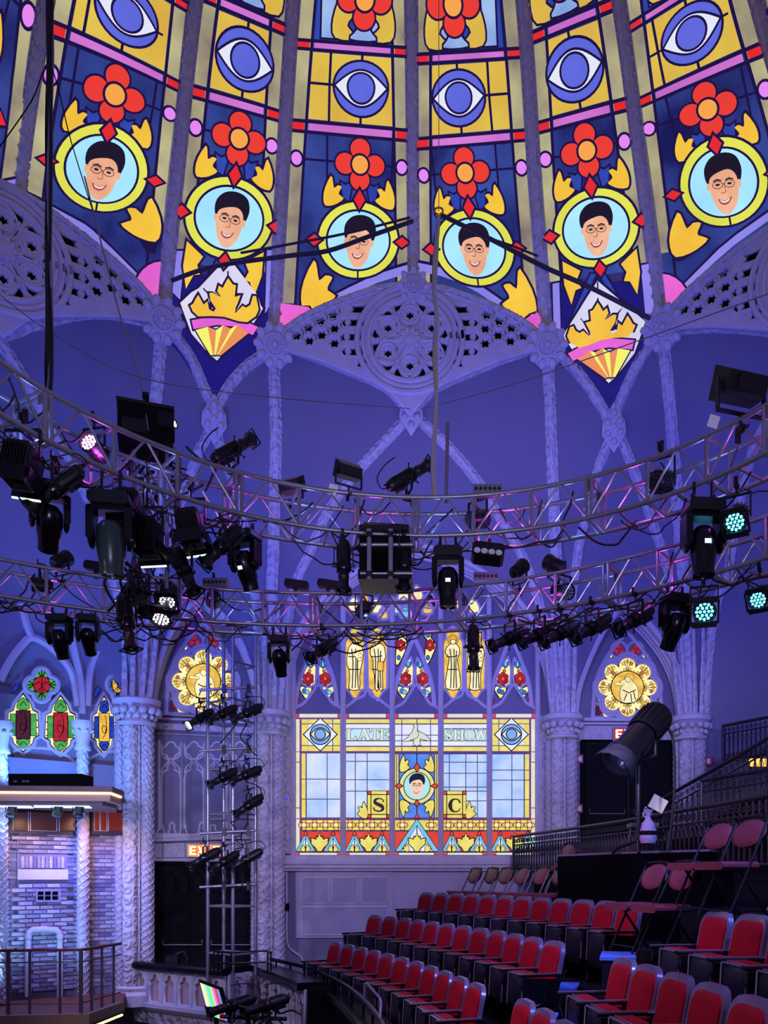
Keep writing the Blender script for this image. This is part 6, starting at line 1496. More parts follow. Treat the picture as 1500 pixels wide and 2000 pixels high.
# ---------------- bandstand with brick wall ----------------
PB=Plane((-8.6,12.75),(-5.9,14.95),0); ua,zb0=PB.hit(-40,1945); ub,zt0=PB.hit(246,1632)
MORT=mat('pale_mortar',(120,116,140),.9); BRK=[mat('brick_%d'%i,c,.85,var=.35,vscale=9,bump=.5,bscale=25) for i,c in enumerate(((176,172,196),(150,146,176),(190,184,204),(120,116,146),(164,152,168)))]
mb=MB(); mb.box(PB.pt((ua+ub)/2,(zb0+1.6)/2,-.05),(ub-ua+.1,.1,1.6-zb0+.8),R3(PB)); bw=structure('wall_bandstand',mb,MORT,label='whitewashed brick wall at the back of the bandstand',cat='wall')
u1,_=PB.hit(32,1700); u2,_=PB.hit(130,1700)
bm_=[]
for j in range(3):
    mb=MB(); w_,h_=(.205,.062); x,y,z=w_/2,.02,h_/2; c=.006
    mb.add([(-x,0,-z),(x,0,-z),(x,0,z),(-x,0,z),(-x+c,y,-z+c),(x-c,y,-z+c),(x-c,y,z-c),(-x+c,y,z-c)],[(4,5,6,7),(0,1,5,4),(1,2,6,5),(2,3,7,6),(3,0,4,7)])
    for i in range(5): bm_.append(mb.mesh('brick',BRK[i]))
cands=[]; row=0; z=zb0+.035; rnd=random.Random(11)
while z<zt0-.02:
    u=ua-.2+(row%2)*.11
    while u<ub:
        sx=proj(PB.pt(u,z)); pil=u1<u<u2
        zl,zh=PB.hit(80,1720)[1],PB.hit(80,1672)[1]
        if not(pil and zl-.02<z<zh+.02): cands.append((abs(sx[0]-110)-(200 if sx[0]>0 else 0),u,z,.06 if pil else 0))
        u+=.218
    z+=.074; row+=1
cands.sort(); stuff=MB()
for i,(k,u,z,o) in enumerate(cands):
    if i<300:
        M=PB.M(u,z,o); put('brick',bm_[rnd.randrange(15)],bw,M)
    else:
        q=[PB.pt(u+a,z+b,o+c) for a,b,c in ((-.1,-.03,0),(.1,-.03,0),(.1,.03,0),(-.1,.03,0),(-.095,-.025,.02),(.095,-.025,.02),(.095,.025,.02),(-.095,.025,.02))]; stuff.add(q,[(4,5,6,7),(0,1,5,4),(1,2,6,5),(2,3,7,6),(3,0,4,7)])
if stuff.v: o=stuff.make('brick',BRK[1],bw); o['kind']='stuff'
mb=MB(); mb.box(PB.pt((u1+u2)/2,(zb0+zt0)/2,.02),(u2-u1,.06,zt0-zb0),R3(PB)); mb.make('pier',MORT,bw)
za,zc=PB.hit(80,1695)[1],PB.hit(80,1673)[1]
for i in range(11):
    u=u1+.05+(u2-u1-.1)*(i+.5)/11; mb=MB(); mb.box(PB.pt(u,(za+zc)/2,.06),((u2-u1-.1)/11-.014,.05,zc-za),R3(PB)); mb.make('upright_brick',BRK[i%5],bw)
za,zc=PB.hit(80,1718)[1],PB.hit(80,1698)[1]; mb=MB(); mb.box(PB.pt((u1+u2)/2,(za+zc)/2,.07),(u2-u1,.08,zc-za),R3(PB)); mb.make('stone_band',PLAST,bw)
t=thing('wall_grille','small barred vent grille in the bandstand brick wall','grille',PB.px(91,1760,.07)); slab(PB,67,1737,116,1761,.05,.06).make('grille_frame',BRK[1],t)
for x in (71,85,99): slab(PB,x,1741,x+11,1757,.012,.105).make('opening',VOID,t); slab(PB,x,1748,x+11,1750,.015,.11).make('bar',STEEL,t)
t=thing('drain_pipe','pale arch shaped drain pipe on the bandstand brick wall','pipe',PB.px(82,1945,.12)); pp=[(51,1945),(51,1830),(53,1820),(60,1815),(82,1814),(104,1815),(111,1820),(113,1830),(113,1945)]
mb=MB(); mb.path([PB.px(x,y,.14) for x,y in pp],.05,10); mb.make('pipe',PLAST,t,60)
for x in (51,113): mb=MB(); mb.tube(PB.px(x,1832,.14),PB.px(x,1824,.14),.062,10); mb.make('collar',PLAST,t,50)
# transom windows under the canopy
for n,(x0,x1,cols) in enumerate(((10,153,(22,51,56,106,112,141)),(175,244,(180,189,192,203,207,236)))):
    t=window('transom of small %s panes under the bandstand canopy'%('amber-edged' if n==0 else 'glowing orange')); slab(PB,x0,1578,x1,1632,.08,.05).make('frame',mat('dark_timber',(44,32,44),.5),t)
    for a,b in zip(cols[::2],cols[1::2]):
        slab(PB,a,1587,b,1623,.02,.13).make('pane',mat('amber_pane_%d'%n,(110,40,34) if n==0 else (190,60,20),.3,0,.3 if n==0 else .35,.1,2,rgb2=(70,36,60) if n==0 else (120,30,20)),t)
        mb=MB(); 
        for c_ in ((a-1,1586,a,1624),(b,1586,b+1,1624),(a,1623,b,1624)): slab(PB,*c_,.03,.13,mb)
        mb.make('bead',PLAST,t)
# canopy
cn=thing('bandstand_canopy','timber bandstand canopy with a warm light strip along its edge','canopy',P(100,1570,12.6))
def plan(px,Yd): p=P(px,1710,Yd); return Vector((p[0],p[1],0))
def canopy(name,m,pl_,z0,z1):
    mb=MB(); n=len(pl_); mb.add([p+Vector((0,0,z0)) for p in pl_]+[p+Vector((0,0,z1)) for p in pl_],[tuple(range(n)),tuple(range(2*n-1,n-1,-1))]+[(i,n+i,n+(i+1)%n,(i+1)%n) for i in range(n)]); return mb.make(name,m,cn)
CT=mat('canopy_timber',(120,92,92),.5,var=.15,vscale=3); CB=mat('canopy_beige',(176,140,120),.6)
zf=lambda y:(1710-y)*12.5/F
canopy('top_board',CT,[plan(-90,12.3),plan(219,12.5),plan(242,13.2),plan(244,14.6),plan(-90,13.1)],zf(1546),zf(1536))
canopy('fascia',CB,[plan(-90,12.42),plan(215,12.62),plan(236,13.25),plan(238,14.4),plan(-90,13.1)],zf(1563),zf(1546))
mb=MB(); 
for a,b in ((plan(-90,12.40),plan(215,12.60)),(plan(215,12.60),plan(236,13.23))): mb.tube(a+Vector((0,0,zf(1548))),b+Vector((0,0,zf(1548))),.022,6)
mb.make('light_strip',glow('warm_strip',(255,214,160),2.2),cn)
canopy('soffit',CT,[plan(-90,12.6),plan(200,12.75),plan(226,13.3),plan(228,14.3),plan(-90,13.1)],zf(1570),zf(1563))
for a,b in ((-60,62),(66,176)):
    mb=MB(); q=[plan(a,12.7)+Vector((0,0,zf(1571))),plan(b-2,12.8)+Vector((0,0,zf(1571))),plan(b+4,13.25)+Vector((0,0,zf(1571))),plan(a,13.1)+Vector((0,0,zf(1571)))]; mb.add(q,[(0,1,2,3)]); mb.make('light_panel',glow('soffit_panel',(190,215,255),3.0),cn)
for x,l in ((22,'left'),(112,'middle'),(153,'right')): par(x,1587,12.9,(0,-.35,-1),'small dark led par light under the bandstand canopy, %s one'%l,'off',1,.62)
t=thing('rack_box','long black equipment box on top of the bandstand canopy','box',P(97,1536,12.7)); c0,c1=P(20,1535,12.7),P(174,1515,12.9); mb=MB(); mb.box(((c0[0]+c1[0])/2,12.85,(c0[2]+c1[2])/2),(c1[0]-c0[0],.4,c1[2]-c0[2])); mb.make('case',MATTE,t)
for x in (30,46,54): mb=MB(); q=Vector(P(x,1526,12.64)); mb.box(q,(.05,.01,.03)); mb.make('label_plate',STEEL,t)
# deck and its railing
dk=MB(); DZ=-2.1
pts=[plan(-90,11.9),plan(172,12.15),plan(236,13.3),plan(246,14.6),plan(-110,13.0)]; n=len(pts)
dk.add([p+Vector((0,0,DZ)) for p in pts]+[p+Vector((0,0,DZ-.12)) for p in pts],[tuple(range(n)),tuple(range(2*n-1,n-1,-1))]+[(i,n+i,n+(i+1)%n,(i+1)%n) for i in range(n)])
structure('floor_bandstand',dk,WOOD,label='raised wooden deck of the bandstand',cat='floor')
TRIM[0]+=1; mb=MB(); q=[p+Vector((0,0,DZ-.06)) for p in pts[:3]]; mb.sweep(q,[(-.04,-.07),(-.04,.09),(.06,.09),(.06,-.07)],[(0,0,1)]*3); structure('trim_%d'%TRIM[0],mb,mat('deck_edge',(150,122,92),.45),label='brass coloured edge of the bandstand deck',cat='moulding')
TRIM[0]+=1; mb=MB(); q=[p+Vector((0,.05,DZ-.2)) for p in pts[:3]]; mb.path(q,.02,6); structure('trim_%d'%TRIM[0],mb,glow('deck_strip',(255,206,140),2.4),label='warm light strip under the bandstand deck edge',cat='moulding')
rl=thing('deck_railing','slim metal railing with a reddish top rail along the bandstand deck','railing',P(100,1985,12.2))
path=[plan(-60,12.0),plan(160,12.2),plan(235,13.3)]; RT=-1.12; RAILM=mat('rail_bronze',(96,92,98),.4,.6); RED=mat('reddish_rail',(110,44,40),.35)
mb=MB(); mb.sweep([p+Vector((0,0,RT)) for p in path],[(-.03,-.02),(-.03,.02),(.03,.02),(.03,-.02)],[(0,0,1)]*3); mb.make('top_rail',RED,rl)
for z in (RT-.18,RT-.8): mb=MB(); mb.path([p+Vector((0,0,z)) for p in path],.012,6); mb.make('mid_rail',RAILM,rl,50)
for x,Yd in ((16,12.07),(58,12.1),(117,12.16),(158,12.2),(179,12.46),(199,12.74),(222,13.1)): p=plan(x,Yd); mb=MB(); mb.box(p+Vector((0,0,(RT+DZ)/2)),(.05 if x in (16,158) else .03,.03,RT-DZ)); mb.make('post',RAILM,rl)
# ---------------- theatre seats ----------------
VELVET=mat('red_velvet',(140,3,26),.8,var=.25,vscale=7,spec=.15); RIM=mat('seat_rim',(120,112,138),.28,.5); PAN=mat('perforated_pan',(30,30,44),.28,.5,bump=.15,bscale=160,bkind='vor'); IRON=mat('cast_iron',(12,12,18),.35,.4,bump=.15,bscale=18); EDGE=mat('bright_edge',(190,186,200),.2,.8)
def pad(mb,z0,z1,hw,rad,y0,th,curve,lean,bul=0,nz=10,nx=8,rb=.02):
    # rounded-top panel; front face towards -Y, bent round the sitter
    def w(z):
        if z>z1-rad: d=z-(z1-rad); return hw-rad+math.sqrt(max(0,rad*rad-d*d))
        if z<z0+rb: d=(z0+rb)-z; return hw-rb+math.sqrt(max(0,rb*rb-d*d))
        return hw
    F_=[];B_=[]
    for i in range(nz+1):
        t=i/nz; z=z0+(z1-z0)*(1-(1-t)**1.6); ww=max(w(z),.01)
        for j in range(nx+1):
            x=-ww+2*ww*j/nx; y=y0-curve*x*x+(z-z0)*lean; e=bul*math.sin(math.pi*min(1,max(0,t)))**.5*math.sin(math.pi*j/nx)**.5 if bul else 0
            F_.append((x,y-e,z)); B_.append((x,y+th,z))
    m=nx+1; fs=[]; N=len(F_)
    for i in range(nz):
        for j in range(nx): a=i*m+j; fs+= [(a,a+1,a+m+1,a+m),(N+a,N+a+m,N+a+m+1,N+a+1)]
    for i in range(nz): fs+=[(i*m,(i+1)*m,N+(i+1)*m,N+i*m),(i*m+nx,N+i*m+nx,N+(i+1)*m+nx,(i+1)*m+nx)]
    for j in range(nx): fs+=[(j,N+j,N+j+1,j+1),(nz*m+j,nz*m+j+1,N+nz*m+j+1,N+nz*m+j)]
    mb.add(F_+B_,fs)
SM={}
mb=MB(); pad(mb,.36,.92,.245,.13,.16,.045,.35,.2); SM['back_shell']=mb.mesh('back_shell',RIM,40)
mb=MB(); pad(mb,.40,.87,.21,.1,.152,.03,.35,.2,.035); SM['back_cushion']=mb.mesh('back_cushion',VELVET,60)
mb=MB(); pad(mb,.20,.60,.215,.05,-.16,.03,.25,.06,.03,8,8,.1); SM['seat_pan']=mb.mesh('seat_pan',PAN,50)
mb=MB(); pad(mb,.23,.615,.2,.05,-.135,.11,.2,.06,0,8,8,.08); SM['seat_cushion']=mb.mesh('seat_cushion',VELVET,50)
mb=MB(); mb.box((0,-.155,.598),(.4,.02,.012)); mb.box((0,-.12,.606),(.4,.012,.01)); [mb.path([(x,-.175-.25*x*x+.06*(z-.2)-.004,z) for z in (.27,.35,.45,.55,.595)],.007,5) for x in (-.195,.195)]; SM['pan_edge']=mb.mesh('pan_edge',EDGE)
side=[(-.17,0),(.12,0),(.1,.12),(.14,.3),(.22,.56),(-.2,.585),(-.21,.5),(-.15,.3),(-.13,.1)]
def sidemesh(x):
    mb=MB(); n=len(side); mb.add([(x-.016,a,b) for a,b in side]+[(x+.016,a,b) for a,b in side],[tuple(range(n)),tuple(range(2*n-1,n-1,-1))]+[(i,n+i,n+(i+1)%n,(i+1)%n) for i in range(n)]); return mb.mesh('side_standard',IRON)
def armmesh(x):
    mb=MB(); mb.cbox((x,-.0,.605),(.055,.46,.03),.01); return mb.mesh('armrest',GLOSS)
def armedge(x):
    mb=MB(); mb.box((x,-.0,.622),(.03,.44,.006)); return mb.mesh('armrest_top',EDGE)
for k,x in (('l',-.262),('r',.262)): SM['side_'+k]=sidemesh(x); SM['arm_'+k]=armmesh(x); SM['edge_'+k]=armedge(x)
mb=MB(); mb.path([(.284,.1*math.cos(t)+.0,.22+.1*math.sin(t)) for t in [i*.42 for i in range(16)]],.012,5); mb.path([(.284,.045*math.cos(t),.22+.045*math.sin(t)) for t in [i*.7 for i in range(10)]],.01,5); mb.path([(.284,.02,.33),(.284,.05,.45),(.284,.0,.55)],.012,5); SM['end_ornament']=mb.mesh('end_ornament',IRON,40)
def seat(p,face,label,group,ends=''):
    t=thing('theatre_seat',label,'seat',p,group); f=Vector((face[0],face[1],0)).normalized(); t.rotation_euler=(0,0,math.atan2(f.y,f.x)+math.pi/2)
    for n,k in (('back_shell','back_shell'),('seat_pan','seat_pan'),('seat_cushion','seat_cushion'),('side_standard','side_l'),('side_standard','side_r'),('armrest','arm_l'),('armrest','arm_r')):
        o=put(n,SM[k],t)
        if n=='back_shell': put('back_cushion',SM['back_cushion'],o)
        if n=='seat_pan': put('pan_edge',SM['pan_edge'],o)
        if n=='armrest': put('armrest_top',SM['edge_'+k[-1]],o)
    if 'r' in ends: put('end_ornament',SM['end_ornament'],t)
    return t
ORD=['first','second','third','fourth','fifth','sixth','seventh','eighth','ninth','tenth','eleventh','twelfth']
def row_points(pxs,y_near,step,toward=True):
    # walk along the row from its near end; consecutive seats are one seat width apart
    pts=[]; Yc=y_near
    for i,px in enumerate(pxs):
        k=(px-CX)/F
        if not pts: q=(k*Yc,Yc)
        else:
            x0,y0=pts[-1]; a=k*k+1; b=-2*(k*x0+y0); c=x0*x0+y0*y0-step*step; D=b*b-4*a*c
            yy=(-b+math.sqrt(max(D,0)))/(2*a); q=(k*yy,yy)
        pts.append(q)
    return pts
ROWS=[]
def seat_row(pxs,y_near,fl,name,where_,group,step=.54):
    pts=row_points(list(reversed(pxs)),y_near,step); pts.reverse(); n=len(pts)
    # smooth the plan curve a little
    sm=[pts[0]]+[tuple((pts[i-1][c]+2*pts[i][c]+pts[i+1][c])/4 for c in (0,1)) for i in range(1,n-1)]+[pts[-1]]
    for i,(x,y) in enumerate(sm):
        a,b=sm[max(i-1,0)],sm[min(i+1,n-1)]; tx,ty=b[0]-a[0],b[1]-a[1]; fc=(ty,-tx) if ty<0 else (-ty,tx)
        seat((x,y,fl),fc,'%s red velvet seat from the %s in the %s'%(ORD[i],where_,name),group,'r' if i==n-1 else '')
    ROWS.append((sm,fl)); return sm
r1=seat_row([626,650,674,697,722,749,776,800,826,852,881],8.0,-2.0,'front row behind the curved handrail','far end','front row seats')
r2=seat_row([706,736,762,787,811,841,870,903,934,965,997,1036],8.3,-1.6,'second row','far end','second row seats')
r3=seat_row([808,836,866,894,925,957,991,1026,1063,1104,1147,1190],9.0,-1.22,'third row','far end','third row seats')
def seats_at(l,fl,name,group):
    n=len(l)
    for i,(x,y) in enumerate(l):
        a,b=l[max(i-1,0)],l[min(i+1,n-1)]; tx,ty=b[0]-a[0],b[1]-a[1]; fc=(ty,-tx) if ty<0 else (-ty,tx)
        seat((x,y,fl),fc,'%s red velvet seat from the aisle in the %s'%(ORD[i],name),group)
    ROWS.append((l,fl))
q2=[(1.137,6.58),(1.21,6.08),(1.29,5.56),(1.355,5.04),(1.41,4.5),(1.45,3.95)]; q3=[(1.957,6.75),(2.044,6.2),(2.117,5.66),(2.17,5.12)]; q1=[(.36,6.95),(.47,6.45),(.56,5.92)]
seats_at(q2,-1.6,'near right block, middle row','near block middle row seats'); seats_at(q3,-1.22,'near right block, upper row','near block upper row seats'); seats_at(q1,-2.0,'near right block, lowest row','near block lowest row seats')
# ---------------- tiers under the rows ----------------
def tier(n,l0,l1,fl,drop,label,m=DARKF):
    # strip between two plan polylines of equal length, top at fl
    k=len(l0); mb=MB(); top=[Vector((x,y,fl)) for x,y in l0]+[Vector((x,y,fl)) for x,y in l1]; low=[p-Vector((0,0,drop)) for p in top]; N=2*k; fs=[]
    for i in range(k-1): fs+=[(i,i+1,k+i+1,k+i),(i,N+i,N+i+1,i+1),(k+i,k+i+1,N+k+i+1,N+k+i)]
    fs+=[(0,k,N+k,N),(k-1,N+k-1,N+2*k-1,2*k-1)]
    mb.add(top+low,fs); return structure('floor_tier_%d'%n,mb,m,label=label,cat='floor')
def lineat(ctrl): return spline([tuple(p) for p in ctrl],4)
# front edges of the tiers, curving from the back wall towards the camera
E1=[(-3.2,14.4),(-2.35,12.6),(-1.55,10.9),(-.75,9.3),(-.38,8.0),(-.02,6.7),(.3,5.2),(.5,3.6)]
E2=[(-2.35,15.4),(-1.55,13.3),(-.62,11.3),(.1,9.6),(.46,8.2),(.78,6.7),(.96,5.2),(1.1,3.6)]
E3=[(-1.3,15.8),(-.65,14.0),(.18,12.0),(1.0,10.2),(1.36,9.0),(1.62,7.0),(1.76,5.4),(1.84,3.6)]
E4=[(-.3,15.9),(.2,14.6),(1.0,12.6),(1.7,10.6),(1.95,9.2),(2.22,7.2),(2.4,5.4),(2.5,3.6)]
E5=[(.7,15.9),(1.15,14.6),(1.75,12.9),(2.2,11.0),(2.55,9.4),(2.8,7.4),(2.9,5.4),(3.0,3.6)]
E6=[(1.6,16.1),(1.95,14.6),(2.4,12.9),(2.75,11.0),(3.1,9.4),(3.4,7.4),(3.5,5.4),(3.55,3.6)]
E7=[(6.5,16.0),(6.5,14.6),(6.8,12.9),(7.0,11.0),(7.2,9.4),(7.4,7.4),(7.5,5.4),(7.6,3.6)]
for n,(a,b,z,l) in enumerate(((E1,E2,-2.0,'tier under the front row of seats'),(E2,E3,-1.6,'tier under the second row of seats'),(E3,E4,-1.22,'tier under the third row of seats'),(E4,E5,-.77,'tier under the lower folding chairs'),(E5,E6,-.35,'tier under the upper folding chairs'),(E6,E7,.08,'raised level behind the long iron railing'))):
    tier(n+1,lineat(a),lineat(b),z,.5 if n else 1.4,'dark carpeted '+l)
# blue-lit aisle treads
for i,(x,y,z,w_,l) in enumerate(((1.17,8.7,-1.19,.3,'aisle step with a blue edge between the blocks, lower one'),(1.62,7.95,-.79,.4,'aisle step with a blue edge between the blocks, upper one'),(.78,7.55,-1.34,.4,'aisle step with a blue edge at the bottom of the frame'))):
    t=thing('aisle_step',l,'step',(x,y,z-.2)); mb=MB(); mb.box((0,0,.2),(.34,w_*1.6,.03)); put('tread',mb.mesh('tread',BLUEF),t,Matrix.Rotation(-.22,4,'Z')); mb=MB(); mb.box((0,0,-.03),(.3,w_*1.5,.43)); put('riser',mb.mesh('riser',DARKF),t,Matrix.Rotation(-.22,4,'Z'))
for i,(x,y,z,l) in enumerate(((2.95,6.05,-.02,'purple-edged step at the right edge, upper one'),(2.72,5.75,-.22,'purple-edged step at the right edge, lower one'))):
    t=thing('aisle_step',l,'step',(x,y,z-.2)); mb=MB(); mb.cbox((0,0,.17),(.8,.5,.05),.02); put('tread',mb.mesh('tread',mat('lilac_step',(120,110,160),.6)),t); mb=MB(); mb.box((.02,.02,.05),(.76,.46,.2)); put('riser',mb.mesh('riser',DARKF),t)
# ---------------- folding chairs ----------------
VINYL=mat('dusky_red_vinyl',(104,44,56),.38,var=.1,vscale=4); CF=mat('chair_frame',(20,20,24),.35,.5)
FM={}
mb=MB(); M=Matrix(((1,0,0,0),(0,0,-1,0),(0,1,0,0),(0,0,0,1)))
mb.ball((0,0,0),1,16,(.225,.03,.145)); FM['back_pad']=mb.mesh('back_pad',VINYL,70)
mb=MB(); mb.ball((0,0,0),1,16,(.23,.012,.15)); FM['back_plate']=mb.mesh('back_plate',CF,70)
mb=MB(); mb.cbox((0,0,0),(.41,.40,.075),.025); FM['seat_pad']=mb.mesh('seat_pad',VINYL)
def legm(x,a,b):
    mb=MB(); mb.tube((x,a[0],a[1]),(x,b[0],b[1]),.013,6); return mb.mesh('leg',CF,50)
for k,x in (('l',-.2),('r',.2)): FM['long_'+k]=legm(x,(-.2,0),(.235,.86)); FM['short_'+k]=legm(x*.9,(.26,0),(-.08,.46))
mb=MB(); mb.tube((-.2,-.17,.06),(.2,-.17,.06),.01,6); FM['stretcher']=mb.mesh('stretcher',CF); mb=MB(); mb.tube((-.18,.22,.05),(.18,.22,.05),.01,6); FM['stretcher2']=mb.mesh('stretcher',CF)
mb=MB(); mb.path([(-.2,.235,.86),(-.17,.25,.9),(0,.255,.91),(.17,.25,.9),(.2,.235,.86)],.013,6); FM['top']=mb.mesh('top_bow',CF,50)
def folding(p,face,label,group,s=1.0):
    t=thing('folding_chair',label,'chair',p,group); f=Vector((face[0],face[1],0)).normalized(); t.rotation_euler=(0,0,math.atan2(f.y,f.x)+math.pi/2); t.scale=(s,s,s)
    A=Matrix.Translation((0,.2,.76))@Matrix.Rotation(-.42,4,'X')
    o=put('backrest',FM['back_pad'],t,A); put('back_plate',FM['back_plate'],t,Matrix.Translation((0,.222,.755))@Matrix.Rotation(-.42,4,'X'))
    put('seat',FM['seat_pad'],t,Matrix.Translation((0,-.06,.46)))
    for k in ('long_l','long_r','short_l','short_r'): put('leg',FM[k],t)
    put('stretcher',FM['stretcher'],t); put('stretcher',FM['stretcher2'],t); put('top_bow',FM['top'],t); return t
fc=(-.9,-.43)
rw4=row_points(list(reversed([907,939,967,999,1035,1073])),12.2,.5); rw4.reverse()
for i,(x,y) in enumerate(rw4): folding((x,y,-.77),fc,'%s folding chair from the far end behind the third row'%ORD[i],'lower row of folding chairs')
rw5=row_points(list(reversed([1092,1130,1165,1207])),12.0,.52); rw5.reverse()
for i,(x,y) in enumerate(rw5): folding((x,y,-.35),fc,'%s folding chair from the far end of the upper row by the iron railing'%ORD[i],'upper row of folding chairs')
for x,y,z,l in ((1.87,8.23,-.77,'left of the two folding chairs right of the black platform, lower pair'),(2.02,7.7,-.77,'right of the two folding chairs right of the black platform, lower pair'),(2.28,7.43,-.35,'left of the two folding chairs at the upper right, under the railing'),(2.36,6.88,-.35,'right of the two folding chairs at the upper right, under the railing'),(2.62,5.2,-.77,'folding chair cut off by the right edge above the near seats')): folding((x,y,z),(-.93,-.36),l,'folding chairs at the right',.94 if z>-.5 else 1.0)
# ---------------- black platform with the follow spot ----------------
t=thing('spot_platform','black skirted platform carrying the big follow spot','platform',(2.0,10.0,-.77))
pf=[(1.45,11.3),(1.99,10.0),(2.81,8.9),(2.98,9.1),(2.5,10.3),(1.95,11.6)]
def slabp(name,z0,z1,m,pts,tt):
    mb=MB(); n=len(pts); mb.add([(x,y,z0) for x,y in pts]+[(x,y,z1) for x,y in pts],[tuple(range(n)),tuple(range(2*n-1,n-1,-1))]+[(i,n+i,n+(i+1)%n,(i+1)%n) for i in range(n)]); return mb.make(name,m,tt)
slabp('skirt',-.77,.265,VOID,pf,t); slabp('top_board',.265,.29,mat('grey_board',(92,86,104),.5),pf,t)
fs=thing('follow_spot','big black follow spot with clear film over its lens on a stand','spotlight',(2.3,9.8,.29))
Yf=9.8; T0=Vector(P(1284,1398,Yf+.2)); T1=Vector(P(1215,1480,Yf-.35)); ax=(T1-T0).normalized(); ln=(T1-T0).length; Mx=fr(ax,(0,0,1),T0)@Matrix.Diagonal((1.15,1,1.15,1))
def lt(name,prof,m,n=18,sm=40):
    mb=MB(); mb.lathe(prof,n,Mx); return mb.make(name,m,fs,sm)
lt('rear_housing',[(1e-3,-.06),(.13,-.05),(.17,.0),(.175,ln*.45),(.17,ln*.46)],BLACK)
mb=MB()
for i in range(18):
    a=2*math.pi*i/18; q=[Vector((math.cos(a)*.178,y,math.sin(a)*.178)) for y in (.03,ln*.44)]; mb.tube(Mx@q[0],Mx@q[1],.009,5)
mb.make('cooling_fins',BLACK,fs)
lt('front_barrel',[(.15,ln*.42),(.16,ln*.5),(.16,ln*.92),(.19,ln*.96),(.19,ln*1.08),(.165,ln*1.08),(.16,ln*.95)],GLOSS)
lt('lens',[(1e-3,ln*1.0),(.1,ln*.99),(.165,ln*.96)],GLASSK)
FILM=bpy.data.materials.new('clear_film'); FILM.use_nodes=True; b_=FILM.node_tree.nodes['Principled BSDF']; b_.inputs['Base Color'].default_value=(.3,.28,.34,1); b_.inputs['Roughness'].default_value=.12; b_.inputs['Alpha'].default_value=.07
mb=MB(); mb.lathe([(.19,ln*1.05),(.22,ln*1.2),(.24,ln*1.34)],10,Mx,.6,4.0); mb.make('clear_film',FILM,fs,60)
mb=MB(); mb.box(T0.lerp(T1,.3)+Vector((.19,-.05,.05)),(.05,.28,.06),fr(ax).to_3x3()); mb.make('side_handle',BLACK,fs)
mid=T0.lerp(T1,.55); mb=MB(); mb.path([mid+Vector((-.2,0,.02)),mid+Vector((-.21,0,-.2)),mid+Vector((0,0,-.3)),mid+Vector((.21,0,-.2)),mid+Vector((.2,0,.02))],.022,6); mb.make('yoke',BLACK,fs,50)
mb=MB(); mb.tube(mid+Vector((0,0,-.3)),(mid.x,mid.y,.32),.03,10); mb.make('stand_pole',BLACK,fs,50)
for a in (.3,2.4,4.5): mb=MB(); mb.path([(mid.x,mid.y,.42),(mid.x+.3*math.cos(a),mid.y+.3*math.sin(a),.33),(mid.x+.36*math.cos(a),mid.y+.36*math.sin(a),.26)],.02,6); mb.make('stand_leg',BLACK,fs,50)
mb=MB(); mb.path(spline([tuple(T0+Vector((.1,0,-.1))),tuple(T0+Vector((.2,0,-.35))),tuple(T0+Vector((.18,-.1,-1.0))),(T0.x+.1,T0.y-.1,.3)],6),.016,6); mb.make('power_cable',RUBBER,fs,50)
t=thing('sandbag','grey cloth sandbag with a black strap tied below the follow spot','sandbag',P(1266,1648,9.2)); c=Vector(P(1266,1648,9.2)); Mz=Matrix.Translation(c)@Matrix.Scale(1.16,4)@Matrix(((1,0,0,0),(0,0,1,0),(0,1,0,0),(0,0,0,1)))
mb=MB(); mb.lathe([(1e-3,.0),(.07,.005),(.085,.04),(.083,.12),(.06,.2),(.025,.25),(.02,.27),(.045,.32),(.05,.335)],14,Mz); mb.make('bag',mat('grey_canvas',(150,138,160),.85,bump=.4,bscale=30),t,60)
mb=MB(); mb.lathe([(.087,.085),(.088,.12),(.086,.125)],14,Mz); mb.make('strap',MATTE,t,60)
mb=MB(); mb.path([c+Vector((0,0,.27)),c+Vector((-.06,0,.33)),c+Vector((-.03,0,.42)),c+Vector((.04,0,.36)),c+Vector((0,0,.27))],.006,5); mb.make('drawstring',PAPER,t)
t=thing('stool','tall work stool with a pale seat behind the sandbag','stool',P(1275,1640,10.3)); c=Vector(P(1285,1570,10.3)); mb=MB(); mb.box(c,(.2,.03,.18),Matrix.Rotation(.5,3,'Y')); mb.make('pale_backrest',mat('pale_vinyl',(190,184,160),.5),t); mb=MB(); mb.box(Vector(P(1255,1612,10.3)),(.34,.3,.05)); mb.make('seat',BLACK,t)
for dx in (-.14,.14): mb=MB(); mb.tube(Vector(P(1255,1612,10.3))+Vector((dx,0,0)),Vector(P(1255,1660,10.3))+Vector((dx*1.3,0,-.0)),.014,6); mb.make('leg',CF,t)
# ---------------- iron railings ----------------
IRONR=mat('iron_railing',(46,44,54),.45,.5)
bmesh_cache={}
def baluster(h):
    k=round(h,2)
    if k in bmesh_cache: return bmesh_cache[k]
    mb=MB(); r=.016
    mb.path([(0,0,0),(0,0,h*.12),(0,0,h*.3),(0,0,h*.42),(0,0,h*.55),(0,0,h*.68),(0,0,h*.74)],[r*.8,r*1.3,r*.8,r*1.25,r*.8,r*.9,r*1.2],6)
    mb.path([(-.045,0,h*.5),(-.035,0,h*.62),(0,0,h*.72),(.035,0,h*.62),(.045,0,h*.5)],.008,4)
    bmesh_cache[k]=(mb.mesh('baluster',IRONR,50),None); mb=MB()
    for q in range(4):
        a=q*math.pi/2+math.pi/4; mb.path([(.024*math.cos(a)+.02*math.cos(t),0,h*.86+.024*math.sin(a)+.02*math.sin(t)) for t in [i*.9 for i in range(8)]],.007,4)
    bmesh_cache[k]=(bmesh_cache[k][0],mb.mesh('quatrefoil',IRONR,50)); return bmesh_cache[k]
